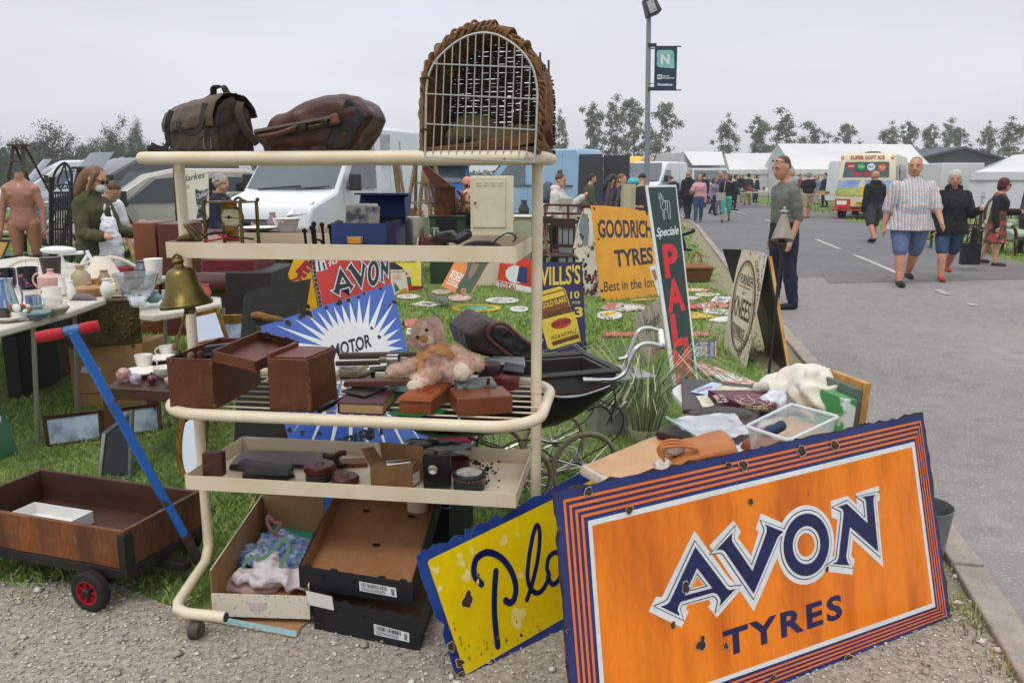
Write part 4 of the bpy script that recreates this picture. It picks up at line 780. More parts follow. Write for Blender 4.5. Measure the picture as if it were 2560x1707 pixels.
p=at(zA(2278,600),14.4);person('woman with dark red hair, sunglasses, black cardigan and floral dress',p,60,1.50,1.08,.01,((6,4),(-10,14)),((-6,14,20),(24,14,70)),4,(6,8),(('dress',('torso','skirt'),.018,M('a5463e','3c3a2c',s=11,th=(.45,.55),r=.85,chip='d0808a',cs=9,ct=.6),dict(skirt=(.27,.135))),('cardigan',LS,.026,blackc,dict(z=(.63,.80))),sh(M('3a2c22',r=.6))),('bob','red'),skin,True,glasses=1,group=GP)
m=MB();b=at(zA(2228,590),13.6);m.box(b+V((0,0,.28)),(.30,.10,.36));m.tube([b+V((-.08,0,.45)),b+V((-.02,0,.62)),b+V((.05,0,.62)),b+V((.08,0,.45))],.007,6);solo(m,'carrier_bag',M('16171b',r=.35),'black carrier bag hanging between the two women on the right','carrier bag',bevel=.012)
p=at(zA(2350,590),16.5);person('grey haired man in a dark grey jacket cut by the right edge',p,100,1.58,1.05,.01,((0,0),(0,0)),((14,10,10),(10,8,20)),14,(8,0),(('jacket',LS+('collar','skirt'),.03,M('3a3d42','303338',s=9,r=.9),dict(skirt=(.44,.12))),tr(M('4a4440',r=.9)),sh(shoeb)),('short','grey'),group=GP)
p=at(zA(2000,556),19.3);person('bald man in a black hooded top and dark shorts seen from behind',p,190,1.66,1.12,.02,((10,6),(-12,20)),((6,12,10),(-6,12,16)),2,(0,10),(('hoodie',LS+('hood',),.03,blackc,dict(nz=.012)),('shorts',SH+('torso',),.035,M('3d3e44',r=.9),dict(z=(.455,.56))),('sandals',('foot',),.006,shoeb,dict(nz=0,vox=.011))),('bald','dark'),skin2,group=GP,vox=.016,face_=False)
p=at(zA(1852,495),31);person('man in a black polo shirt and beige shorts seen from behind',p,185,1.70,1.12,.01,((6,4),(-6,8)),((0,12,20),(6,14,30)),0,(0,0),(('shirt',TS,.025,blackc,{}),('shorts',SH+('torso',),.035,M('a39478',r=.9),dict(z=(.455,.56))),('boots',('foot',),.01,M('8a6a3c',r=.7),dict(nz=0))),('short','grey'),skin2,group=GP,vox=.022,face_=False)
p=at(zA(1813,492),33);person('man in a pale blue polo shirt pulling a red trolley',p,30,1.78,1.05,.01,((6,4),(-6,8)),((0,12,20),(6,14,30)),0,(0,20),(('shirt',TS,.025,M('8d98ac',r=.9),{}),tr(M('3a4a78',r=.9)),sh(shoeb)),('short','grey'),skin2,group=GP,vox=.022)
p=at(zA(1603,507),28.3);person('woman in a pink jacket and blue jeans coming down the road',p,-6,1.60,1.06,0,((8,4),(-6,8)),((10,24,100),(-4,10,14)),0,(0,-6),(('jacket',LS,.026,M('cf9fa4','b98a92',s=8,r=.9),dict(z=(.53,.84))),tr(jean,.016),sh(M('7a6a5a',r=.8))),('long','dblond'),skin,True,group=GP,vox=.02)
p=at(zA(1666,507),28.3);person('woman in a black jacket and turquoise trousers carrying a grey shoulder bag',p,-20,1.63,1.0,0,((16,6),(-12,16)),((14,14,70),(-6,12,14)),0,(0,-30),(('jacket',LS,.026,blackc,dict(z=(.53,.84))),('trousers',SH+('calf','torso'),.016,M('58b8a4','4aa694',s=6,r=.9),dict(z=(.455,.59))),sh(shoeb)),('bob','dblond'),skin,True,group=GP,vox=.02)
b=at(zA(1656,440),27.9);m=MB();m.box(b+V((0,0,.86)),(.30,.1,.26));m.tube([b+V((.1,0,.98)),b+V((.16,.1,1.36))],.012,6);solo(m,'shoulder_bag',M('a09a92',r=.7),'grey shoulder bag worn over the turquoise trousers','shoulder bag',bevel=.03)
p=at(zA(1578,500),30);person('bald man in black hooded top walking away beside the pink jacket',p,200,1.72,1.15,.01,((8,4),(-8,10)),((0,10,14),(0,10,14)),2,(0,0),(('hoodie',LS+('hood','skirt'),.035,blackc,dict(skirt=(.46,.12))),tr(blackc,.02),sh(M('2a2420',r=.7))),('bald','dark'),skin2,group=GP,vox=.022,face_=False)
p=at(zA(1637,490),33);person('girl in a denim jacket walking behind the pink jacket',p,30,1.50,.98,0,((18,6),(-14,20)),((0,10,30),(0,14,14)),4,(8,0),(('jacket',LS,.03,M('8a98aa','7a5a70',s=9,r=.9),dict(z=(.53,.84))),tr(blackc,.014),sh(shoeb)),('long','brown'),skin,True,group=GP,vox=.022)
p=at(zA(1650,488),34);person('man in a purple striped shirt behind the denim jacket',p,10,1.74,1.05,.01,((0,0),(0,0)),((0,10,20),(0,10,20)),0,(0,0),(('shirt',TS,.028,M('54507c','2e2c50',s=1.2,r=.9,st=(.1,.1,26)),{}),tr(M('6a6c74',r=.9)),sh(shoeb)),('short','grey'),skin2,group=GP,vox=.024)
p=at(zA(1553,500),31);person('person in a navy top bending over a stall left of the bald man',p,210,1.66,1.0,0,((0,0),(0,0)),((30,8,10),(30,8,10)),30,(20,0),(('jumper',LS,.028,navyc,{}),tr(jeand),sh(shoeb)),('short','dark'),skin,group=GP,vox=.024,face_=False)
p=at(zA(1716,466),46);person('man in a dark coat and khaki trousers by the stalls across the road',p,140,1.68,1.05,0,((6,4),(-6,8)),((20,10,60),(10,10,20)),3,(0,0),(('coat',LS+('skirt',),.035,M('33352c',r=.9),dict(skirt=(.46,.12))),tr(M('8d7a4a',r=.9)),sh(shoeb)),('short','dark'),skin,group=GP,vox=.028,face_=False)
p=at(zA(222,640),8.2);wg,J,_=person('woman in a green jacket and white face mask looking at the crockery',p,74,1.64,.93,0,((4,2),(-6,8)),((16,12,74),(26,10,60)),5,(22,10),(('jacket',LS+('collar','skirt'),.028,M('4a4a2c','3c3d24',s=6,r=.85),dict(skirt=(.43,.118),nz=.02,ns=8)),tr(jean,.016),sh(shoeb)),('long','dblond'),skin,True,glasses=1,group='people among the stalls')
m=MB();m.ell(_(0,-.036,-.034),(.036*1.64,.034*1.64,.030*1.64),None,16,10);m.build('face_mask',M('d8dadc',r=.9),wg,world=False)
b=at(zA(262,640),8.05);m=MB()
rr=random.Random(2)
m.loft([[b+V((math.cos(a)*w_*(1+.12*math.sin(a*5+z*9)),math.sin(a)*d,z))for a in(i*.3927 for i in range(16))]for z,w_,d in((.62,.06,.03),(.66,.12,.05),(.85,.12,.06),(1.02,.09,.05),(1.14,.07,.03))]);m.tube([b+V((-.05,0,1.13)),b+V((-.02,0,1.26)),b+V((.03,0,1.25)),b+V((.05,0,1.12))],.012,6)
blob(m,'carrier_bag',M('dcdee4','cfd2da',s=9,r=.5,fine=.05),None,.014,2,.016,14,crease=.6,label='white plastic bag carried by the woman in green',cat='carrier bag')
p=at(zA(226,620),9.6);person('person in a white T-shirt bending to reach down behind the woman in green',p,60,1.62,1.0,0,((0,0),(0,0)),((52,10,0),(46,8,4)),34,(20,0),(('shirt',TS,.03,M('dcdde4',r=.9),{}),tr(jeand),sh(shoeb)),('short','brown'),skin,group='people among the stalls',face_=False)
p=at(zA(514,640),11.2);person('old lady with curly grey hair, navy top and beige scarf',p,75,1.56,1.0,0,((0,0),(0,0)),((10,8,40),(20,8,60)),4,(6,0),(('jumper',LS,.026,navyc,{}),('scarf',('collar',),.02,M('a68f78','8c7660',s=12,r=.9),{}),tr(navyc),sh(shoeb)),('curly','grey'),skin,True,group='people among the stalls')
p=at(zA(1068,560),12.6);person('bald man in sunglasses and a black waistcoat carrying a patterned cushion',p,20,1.55,1.06,0,((0,0),(0,0)),((20,10,70),(30,10,60)),10,(14,0),(('shirt',LS,.024,M('5a5c60',r=.9),{}),('waistcoat',('torso',),.034,blackc,dict(z=(.53,.80))),tr(navyc),sh(shoeb)),('bald','dark'),M('c98a78',r=.5),glasses=1,group='people among the stalls')
b=D(zA(1074,462),12.2);m=MB();m.ell(b,(.15,.09,.2),rz(20)@ry(30));blob(m,'cushion',M('7a3a2a','c9b48c',s=16,th=(.45,.55),r=.9),None,.02,3,.01,12,label='brown and cream patterned cushion carried by the bald man',cat='cushion')
p=at(zA(1275,530),14.2);person('woman in a white jacket with her hair in a bun holding her face',p,70,1.58,1.04,0,((0,0),(0,0)),((10,10,40),(52,12,84)),6,(6,0),(('jacket',LS+('hood','skirt'),.032,M('d2cdc6','c0bab4',s=7,r=.9),dict(skirt=(.46,.12))),tr(blackc),sh(shoeb)),('bun','brown'),skin,True,group='people among the stalls')
b=D(zG(1845,410),14.35);m=MB();m.ell(b,(.12,.17,.22));m.ell(b+V((-.05,0,-.05)),(.1,.15,.14));blob(m,'backpack',M('5a6070','484e5c',s=6,r=.85),None,.02,3,label='grey backpack worn by the woman in the white jacket',cat='backpack')
p=at(zG(2230,470),20.5);person('person in an olive top at the open back of the pale blue van',p,100,1.6,1.0,0,((0,0),(0,0)),((10,10,30),(20,10,40)),8,(10,0),(('jumper',LS,.03,M('4a4f3a',r=.9),{}),tr(M('5a5444',r=.9)),sh(shoeb)),('short','dark'),skin,group='people among the stalls',vox=.02,face_=False)
p=at(zT(240,700),15.5);person('long dark haired woman in a navy spotted dress behind the yellow tyre sign',p,110,1.58,1.0,0,((0,0),(0,0)),((10,10,30),(24,10,50)),10,(10,0),(('dress',LS+('skirt',),.028,M('262c54','20264a',s=5,r=.9,chip='c8c8d4',cs=60,ct=.68),dict(skirt=(.3,.14))),sh(shoeb)),('long','dark'),skin,True,group='people among the stalls',vox=.02,face_=False)
p=at(zT(860,800),16.5);person('man in black cap and shorts with his back turned beside the lamp post',p,165,1.60,1.15,.02,((0,0),(0,0)),((10,10,30),(10,10,40)),10,(14,0),(('shirt',TS+('skirt',),.03,M('2c2c30',r=.9),dict(skirt=(.46,.12))),('shorts',SH+('torso',),.035,navyc,dict(z=(.455,.56))),sh(shoeb)),('cap','dark'),skin2,group='people among the stalls',vox=.02,face_=False)
p=at(zT(440,700),16.2);person('fair haired woman in black left of the cream cupboard',p,60,1.58,1.0,0,((0,0),(0,0)),((10,10,30),(30,10,60)),6,(8,0),(('shirt',TS,.028,blackc,{}),tr(M('cfcac6',r=.9)),sh(shoeb)),('short','dblond'),skin,True,group='people among the stalls',vox=.02,face_=False)
cols=[navyc,blackc,M('6a7890',r=.9),M('8a3a34',r=.9),M('b9b4ac',r=.9),M('3a5a8a',r=.9),M('5c5a48',r=.9),M('c0a4a4',r=.9)]
rr=random.Random(8);cw_=[]
for i in range(5):
 q,_,_=person('x',(0,0,0),0,1.7,1.05,0,((10*(i%2),4),(-8,8)),((8,10,14),(-6,10,14)),0,(0,0),(('jacket',LS,.03,cols[i],{}),tr(cols[(i*3+1)%8],.016),sh(shoeb)),(('short','cropped','bob','short','long')[i],('dark','grey','blond','brown','brown')[i]),skin,i in(2,4),vox=.035,face_=False);cw_.append(q)
wh='in the knot of people round the lamp post','in the far crowd down the road','at the end of the road by the hedge','near the box truck'
far=[(1428,46,0,'dark coated figure left of the lamp post in the far crowd'),(1446,40,1,'figure in black just left of the lamp post among the vans'),(1518,48,0,'navy figure right of the lamp post above the green sign'),(1532,54,3,'figure in dull red right of the lamp post'),(1544,60,2,'pale blond figure in the distance on the road'),(1562,64,4,'long haired figure far down the road'),(1571,44,2,'grey blue figure behind the bald man on the road'),(1594,52,1,'figure in black behind the pink jacket'),(1618,42,0,'navy figure between the pink and the denim jackets'),(1628,58,3,'distant figure in red below the box truck'),(1682,56,4,'long haired figure beside the turquoise trousers'),(1508,70,2,'tiny pale figure furthest along the road'),(1551,76,1,'tiny black figure furthest along the road'),(1700,50,1,'figure in black at the marquee corner'),(1740,50,0,'navy figure sitting low by the stalls behind the grey T-shirt'),(1722,58,3,'figure in red at the stall by the marquee'),(1878,46,2,'figure in grey blue at the stall by the ice cream van'),(1526,44,4,'long haired figure half hidden behind the tall green sign'),(1540,42,1,'figure in black left of the bending person on the road'),(1566,52,3,'figure in red behind the bald man on the road'),(1586,60,0,'navy figure between the bald man and the pink jacket'),(1612,58,2,'pale figure behind the pink jacket in front of the truck'),(1626,48,1,'figure in black left of the denim jacket'),(1658,46,3,'figure in red between purple stripes and turquoise trousers'),(1690,38,0,'navy figure right of the turquoise trousers by the stall'),(1706,62,2,'small pale figure in front of the smaller marquee'),(1735,56,4,'long haired figure left of the man in grey green at the marquee'),(1838,52,3,'figure in red in front of the big marquee wall'),(1872,56,1,'figure in black in front of the big marquee wall'),(1895,42,0,'navy figure just left of the ice cream van')]
for i,(x,Y,kd,lb)in enumerate(far):
 p=at(zA(x,410),Y);o=cw_[kd]if kd not in[f[2]for f in far[:i]]else dup(cw_[kd]);o.location=p;o.rotation_euler=(0,0,i*1.9);o['label']=lb;o['group']='far crowd on the road';s_=rr.uniform(.93,1.03);o.scale=(s_,s_,s_)
# vehicles
rimm=M('8a8d90',r=.35,met=.6);lampc=M('c8ccce','9aa0a4',s=20,r=.1,coat=.6);lampr=M('a01812',r=.2,coat=.4);plast=M('26282a',r=.6);plate_w=M('e0e0dc',r=.4);plate_y=M('e0b020',r=.4)
def tyre_(root,c,r,w_,ax=(1,0,0)):
 m=MB();m.lathe([(r*.62,-w_/2),(r*.93,-w_/2),(r,-w_*.3),(r,w_*.3),(r*.93,w_/2),(r*.62,w_/2)],c,22,ax,caps=False);t=m.build('wheel',rubber,root,world=False)
 m=MB();m.lathe([(r*.64,-w_*.42),(r*.6,w_*.3),(r*.2,w_*.38),(.01,w_*.4)],c,22,ax);[m.box(V(c)+V((w_*.4*(1 if ax[0]>0 else-1),math.cos(a)*r*.38,math.sin(a)*r*.38)),(w_*.16,r*.1,r*.42),rx(math.degrees(a)-90))for a in(i*1.2566 for i in range(5))];m.build('rim',rimm,t,world=False)
def vehicle(label,loc,yaw,L_,W,prof,paint,glassm=vanglass,screen=None,sides=(),lamps=None,wheels=(.9,4.2),wr=.34,roofk=.86,grille=None,plate=None,cat='van',name='parked_van',group='vans parked behind the stalls',belt=1.1,bev=.05,seams=(),bumper=True,mirrors=True):
 root=T(name,label,cat,loc,R(yaw),group);zt=max(z for _,z in prof)
 def hw(z):return W/2*(.96+.04*min(1,z/.7)if z<belt else 1-(1-roofk)*((z-belt)/(zt-belt))**1.4)
 m=MB();n=len(prof);xs=(-1,-.82,.82,1)
 rings=[[V((s_*hw(z),y,z+(0 if abs(s_)==1 else(.03 if z>zt-.3 else 0))))for y,z in prof]for s_ in xs];m.loft(rings);m.build('body',paint,root,world=False,bevel=bev,ang=50)
 def side(ps,sg,off=.006):return[V((sg*(hw(z)+off),y,z))for y,z in ps]
 if screen:
  (y0,z0),(y1,z1)=screen;nn=V((0,-(z1-z0),(y1-y0))).normalized()*.012;nn=nn if nn.y<0 else-nn
  m=MB();m.loft([[V((f*hw(z)*.93,y-.05*(1-f*f),z))+nn for f in(-1,-.7,-.35,0,.35,.7,1)]for y,z in((y0,z0),((y0+y1)/2,(z0+z1)/2),(y1,z1))],closed=False,caps=False);m.build('windscreen',glassm,root,world=False)
  m=MB();m.box((-.2,y0-.04,z0+.03),(.9,.02,.02),ry(-4));m.box((.5,y0-.04,z0+.03),(.7,.02,.02),ry(-4));m.build('wipers',plast,root,world=False)
 for ps in sides:
  for sg in(-1,1):m=MB();m.prism(side(ps,sg),(sg*.006,0,0));m.build('side_window',glassm,root,smooth=False,world=False)
 for ps in seams:
  for sg in(-1,1):m=MB();m.tube([q for q in side(ps,sg,.002)],.006,5);m.build('door_seam',M('4a4c50',r=.6),root,world=False)
 for sg in(-1,1):
  for wy in wheels:
   tyre_(root,(sg*(W/2-.1),wy,wr),wr,.22,(sg,0,0));m=MB();m.lathe([(wr*1.16,-.02),(wr*1.16,.012),(.01,.012)],(sg*(W/2-.012),wy,wr+.02),24,(sg,0,0));m.build('wheel_arch',M('101112',r=.9),root,world=False)
  if lamps:m=MB();m.prism([V((sg*x,y,z))for x,y,z in lamps],(0,-.02,.01));m.build('headlight',lampc,root,world=False,smooth=False)
  if mirrors and screen:(y0,z0),_=screen;m=MB();m.box((sg*(hw(z0)+.15),y0+.38,z0+.12),(.2,.12,.3));m.tube([(sg*hw(z0),y0+.45,z0),(sg*(hw(z0)+.1),y0+.4,z0+.05)],.03,6);m.build('mirror',plast,root,world=False,bevel=.03)
 if grille:m=MB();[m.box((0,grille[0]-.012,grille[1]+i*.055),(grille[2],.03,.03))for i in range(grille[3])];m.build('grille',plast,root,world=False)
 if bumper:m=MB();m.box((0,prof[0][0]+.02,.42),(W*.98,.14,.2));m.build('bumper',plast if bumper==1 else paint,root,world=False,bevel=.03)
 if plate:m=MB();m.box((0,prof[0][0]-.06,.5),(.52,.012,.11));m.build('number_plate',plate,root,world=False)
 return root,hw
VP=[(0,.32),(-.02,.85),(.06,1.02),(.95,1.26),(1.75,2.2),(2.15,2.46),(2.6,2.54),(5.75,2.56),(5.88,2.4),(5.92,.45),(5.8,.32)]
def vp(L_,H):k=L_/5.92;j=H/2.56;return[(y*(k if y>2.2 else 1),z*(j if z>1.3 else 1))for y,z in VP]
cabw=[(1.3,1.32),(1.95,2.06),(2.55,2.1),(2.55,1.3)]
def stdvan(label,loc,yaw,paint,L_=5.3,H=2.45,**k):
 return vehicle(label,loc,yaw,L_,1.98,vp(L_,H),paint,screen=((1.0,1.3),(1.72,2.14)),sides=[[(y,z*min(1,H/2.5))for y,z in cabw]],lamps=[(.55,-.03,.86),(.92,.02,.9),(.93,.25,1.1),(.66,.12,1.04)],wheels=(.95,L_-1.2),grille=(-.03,.62,1.1,4),plate=plate_w,seams=[[(1.2,.5),(1.2,1.25)],[(2.65,.5),(2.65,2.2)],[(3.9,.5),(3.9,2.25)]],**k)
p=at(zA(592,405),14.4);stdvan('white high roofed van with a dark windscreen facing the old lady',p,-17,vanwhite,5.2,2.5)
p=at(zA(78,405),21);stdvan('dark grey van left of the silver car',p,-42,M('4a4e54',r=.25,coat=.5),5.2,2.0)
p=at(zA(150,405),27);stdvan('silver van behind the iron gate',p,-60,M('8d949a',r=.25,coat=.5),5.2,2.05)
p=at(zA(-10,405),30);stdvan('white van at the left edge behind the tall ladder',p,-50,vanwhite,5.2,2.1)
p=at(zA(262,405),33);stdvan('white van roof showing over the silver car',p,-70,M('b8bcc2',r=.3,coat=.4),5.2,1.96)
p=at(zA(900,405),33);stdvan('plain white van between the white high roofed van and the blue lorry',p,-10,M('d2d4d4',r=.4),5.2,2.5)
p=at(zA(1095,405),29.5);pb=M('8fb0d0','86a6c6',s=1,r=.28,coat=.5);tv,hw=stdvan('pale blue van with its back doors open',p,-122,pb,4.5,2.36)
for sg in(-1,1):
 m=MB();a=R(100 if sg>0 else 75);hx=sg*.9;m.prism([V((hx,4.5,.5)),V((hx+sg*.1+sg*math.cos(a)*.8,4.5+math.sin(a)*.8,.5)),V((hx+sg*.08+sg*math.cos(a)*.78,4.5+math.sin(a)*.8,2.2)),V((hx-sg*.06,4.5,2.2))],(sg*.05,0,0));m.build('rear_door',[M('33363a',r=.5)],tv,world=False,smooth=False)
m=MB();m.box((0,4.48,1.35),(1.6,.06,1.6));m.build('load_space',M('3a2820','241a16',s=2,r=.9),tv,world=False)
m=MB();m.box((0,3.2,1.24),(1.99,2.2,.025));m.build('trim_strip',plast,tv,world=False)
CPf=[(0,.3),(-.03,.62),(.05,.8),(.85,1.0),(1.75,1.62),(2.3,1.74),(3.6,1.74),(4.0,1.6),(4.15,.9),(4.15,.4),(4.0,.28)]
p=at(zA(92,405),15.6);sv,hw=vehicle('silver people carrier with its side door open behind the woman in green',p,-63,4.15,1.8,CPf,M('a8a698','9e9c90',s=1,r=.22,coat=.6,met=.3),autoglass,((.95,1.06),(1.68,1.56)),[[(1.35,1.08),(1.92,1.56),(2.35,1.6),(2.45,1.1)],[(3.2,1.1),(3.2,1.6),(3.65,1.58),(3.9,1.12)]],[(.5,-.05,.62),(.85,.0,.64),(.86,.2,.8),(.55,.08,.78)],(.85,3.3),.32,.84,(-.04,.5,.9,3),plate_w,'people carrier','parked_car',belt=1.0,seams=[[(1.25,.4),(1.3,1.05),(1.9,1.6)],[(2.5,.4),(2.5,1.62)]])
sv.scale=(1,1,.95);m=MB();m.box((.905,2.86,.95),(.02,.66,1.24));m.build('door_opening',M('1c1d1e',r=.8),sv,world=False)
m=MB();m.box((.98,3.55,.85),(.05,.9,.9));m.build('sliding_door',M('a8a698',r=.22,coat=.6,met=.3),sv,world=False,bevel=.02)
m=MB();m.box((.93,2.3,.92),(.03,.2,.05));m.build('door_handle',M('8f8d82',r=.3),sv,world=False,bevel=.01)
m=MB();m.ell((.5,1.9,1.12),(.25,.12,.2));m.build('seat',M('a0483a',r=.8),sv,world=False)
lb_=M('2c5fa8','28589c',s=1,r=.35,coat=.3);p=at(zA(1022,405),33.5);lr,hw=vehicle('blue lorry with a box over its cab beyond the wooden trestles',p,6,5.6,2.0,[(0,.35),(-.02,.9),(.1,1.02),(.9,1.2),(1.4,1.95),(1.9,2.0),(5.6,2.0),(5.6,.4)],lb_,vanglass,((.95,1.24),(1.36,1.88)),[[(1.15,1.3),(1.5,1.85),(1.95,1.85),(1.95,1.25)]],[(.55,-.03,.75),(.9,.0,.75),(.9,.1,.95),(.6,.06,.95)],(.9,4.4),.36,.9,(-.03,.62,.9,4),plate_w,'lorry','parked_lorry')
m=MB();m.box((0,3.3,2.55),(2.2,5.0,1.2));m.box((0,4.0,1.7),(2.2,3.2,1.0));m.build('box_body',M('3a68a4','345f98',s=1,r=.4),lr,world=False,bevel=.03)
for(x,Y,yaw,c,H,lb)in((1410,40,-20,'d8aa1c',2.5,'yellow van left of the lamp post'),(1452,38,-30,'d6dade',2.2,'white van just left of the lamp post'),(1512,60,20,'d6dade',2.3,'white van right of the lamp post in the distance'),(1385,46,0,'2c3440',2.6,'dark van behind the yellow van')):
 stdvan(lb,at(zA(x,405),Y),yaw,M(c,r=.3,coat=.4),5.2,H)
p=at(zA(2125,405),37);stdvan('white van half hidden behind the checked shirt man',p,20,vanwhite,5.2,2.3)
p=at(zA(2090,405),47);stdvan('second white van behind the ice cream van',p,12,M('c8ccd2',r=.3,coat=.4),5.2,2.45)
p=at(zA(1638,405),47);bt,hw=vehicle('white box truck parked at the end of the road',p,8,6.0,2.2,[(0,.4),(-.02,.95),(.2,1.2),(.5,1.95),(1.3,2.0),(6.2,2.0),(6.2,.5)],M('b9bcbc',r=.4),vanglass,((.2,1.28),(.46,1.85)),[[(.5,1.3),(.65,1.85),(1.2,1.85),(1.2,1.3)]],[(.6,-.03,.7),(.95,.0,.7),(.95,.1,.9),(.65,.06,.9)],(1.0,4.6),.42,.92,(-.03,.6,.9,4),plate_w,'truck','parked_truck')
m=MB();m.box((-.15,3.9,1.75),(2.3,5.0,2.3));m.build('box_body',M('c9cbc8','bcbebc',s=.6,r=.4),bt,world=False,bevel=.03)
m=MB();m.prism([V((-1.3,1.38,2.92)),V((1.0,1.38,2.92)),V((.9,.6,2.15)),V((-1.0,.6,2.15))],(0,.02,-.03));m.build('wind_deflector',M('d4d6d6',r=.3),bt,world=False,smooth=False)
crm=M('d9cfb2','cfc5a6',s=1,r=.3,coat=.4);p=V((15.2,34.1,0));iv,hw=vehicle('cream ice cream van with red lettering over its back window',p,148,4.6,2.0,[(0,.4),(-.02,.9),(.9,1.1),(1.3,1.9),(1.5,2.25),(4.5,2.32),(4.62,2.2),(4.72,1.3),(4.76,.42)],crm,vanglass,((.95,1.14),(1.28,1.84)),[[(1.9,1.25),(1.9,1.95),(3.6,1.95),(3.6,1.25)],[(3.9,1.3),(3.9,1.9),(4.4,1.9),(4.45,1.3)]],None,(.9,3.7),.33,.9,None,None,'ice cream van','ice_cream_van','vans parked behind the stalls',bumper=False,mirrors=False)
Mw=chain(iv);Bp=Mw@V((-1.0,4.78,.42));bd=(Mw.to_3x3()@V((-1,0,0))).normalized()
o=Mw@V((1.0,4.79,.42));tl=Mw@V((.86,4.66,2.25));br_=Mw@V((-1.0,4.79,.42));pv=PL(o,br_-o,tl-o);AW=2.0
S=Sign.__new__(Sign);S.pl=pl=pv;S.art=MB();S.mats=[M('b02a24',r=.4),M('7f95c8','a8c0d8',s=2,r=.4),M('8aa83c','c0c070',s=6,r=.4),M('5c6c78','3c4a54',s=3,r=.1),ewhite,M('2ca03c',r=.4),M('d8601c',r=.4),M('c02820',r=.4),crm,M('e0b020',r=.4),black];S.root=iv
S.flat([(.03,.5),(1.97,.5),(1.94,.98),(.06,.98)],1,1);S.flat([(.03,.42),(1.97,.42),(1.96,.62),(1.5,.7),(1.0,.6),(.5,.74),(.04,.66)],2,2)
S.flat([(.2,1.08),(1.76,1.08),(1.72,1.62),(.26,1.62)],3,1);S.text('SUPER SOFT ICE',(.42,1.72),(1.56,1.72),(.42,1.84),0,1,.03)
for x,y,c,t in((.46,1.48,7,'Lyons'),(.8,1.46,5,'7up'),(1.14,1.44,4,'MIX'),(1.5,1.42,6,'Tip')):S.flat(ellp((x,y),(.135,.13),20),c,2);S.text(t,(x-.09,y-.035),(x+.09,y-.03),(x-.09,y+.04),4 if c!=4 else 3,3,.02)
S.text('HOT DOGS',(.5,1.12),(1.45,1.12),(.5,1.25),7,2,.04)
for x in(.14,1.82):S.flat(ellp((x,1.78),(.06,.05),14),7,1);S.flat(ellp((x,1.78),(.04,.03),14),8,2)
S.flat([(.84,.48),(.96,.48),(1.02,.72),(.78,.72)],9,3);S.flat([(.77,.72),(1.03,.72),(1.0,.86),(.93,1.0),(.87,1.02),(.8,.88)],8,3.5)
S.flat([(0,-.02),(.55,-.02),(.55,.3),(.02,.3)],7,1.5);S.flat([(1.45,-.02),(2,-.02),(1.98,.3),(1.45,.3)],7,1.5);S.flat([(.72,.08),(1.28,.08),(1.28,.22),(.72,.22)],9,2);S.text('N800 YCW',(.76,.11),(1.24,.11),(.76,.19),10,3,.02)
S.flat([(.08,.1),(.42,.1),(.42,.24),(.08,.24)],4,2);S.done()
m=MB();m.box((0,4.85,.33),(2.1,.2,.07));m.build('rear_bumper',M('b02018',r=.3),iv,world=False,bevel=.015);m=MB();m.lathe([(.3,0),(.3,.06),(.2,.1),(.01,.11)],(0,3.6,2.32),18);m.build('roof_vent',black,iv,world=False)
# marquees, barn, lamp post
canvas=M('d0d0ce','c4c6c6',s=.3,r=.8);canvas2=M('d0d1d1','c4c6c8',s=.3,r=.8);canvas3=M('b6b9bc',r=.8)
def marquee(label,eL,eR,rL,rR,Y0,dY,zg=0):
 root=T('marquee',label,'marquee',(0,0,0),0,'white marquees');a,b=D(eL,Y0),D(eR,Y0);c,d=D(rL,Y0+dY),D(rR,Y0+dY);a2=V((2*c.x-a.x,2*c.y-a.y,a.z));b2=V((2*d.x-b.x,2*d.y-b.y,b.z));root.location=((a.x+b.x)/2,a.y,0)
 m=MB();nb_=8
 def row(p,q,k):return[p.lerp(q,i/nb_)-V((0,0,k if i%2 else 0))for i in range(nb_+1)]
 m.loft([row(a,b,.0),[p.lerp(q,.5)-V((0,0,.12))for p,q in zip(row(a,b,0),row(c,d,.0))],row(c,d,0),row(a2,b2,0)],closed=False,caps=False);m.build('roof',canvas,root)
 g=lambda p:V((p.x,p.y,0))
 m=MB()
 for p,q in((a,b),(b,b2),(a,a2)):
  n=12;m.loft([[p.lerp(q,i/n)+V((0,.05*(i%2),-.02)),g(p.lerp(q,i/n))+V((0,.09*(i%2),0))]for i in range(n+1)],closed=False,caps=False)
 m.build('side_wall',canvas2,root);m=MB();m.poly([a,c,a2]);m.poly([b,d,b2]);m.build('gable',canvas3,root,smooth=False);m=MB();m.prism([a+V((0,-.04,.05)),b+V((0,-.04,.05)),b+V((0,-.04,-.3)),a+V((0,-.04,-.3))],(0,-.02,0));m.build('valance',canvas2,root)
marquee('big white marquee behind the ice cream van',zA(1826,391),zA(2150,391),zA(1786,330),zA(2092,332),57,7.5)
marquee('smaller white marquee between the box truck and the big one',zO(835,172),zO(1500,172),zO(790,15),zO(1250,10),68,6)
marquee('white marquee at the right edge behind the red haired woman',zP(1515,545),zP(2900,545),zP(1900,385),zP(2800,300),37,5)
m=MB();Yb=85;q=[D(zA(2093,440),Yb),D(zA(2093,372),Yb),D(zA(2210,345),Yb),D(zA(2330,375),Yb),D(zA(2330,440),Yb)];r=T('barn','dark green barn with a low pitched roof beyond the ice cream van','barn',(q[2].x,Yb,0));q[0].z=q[4].z=0
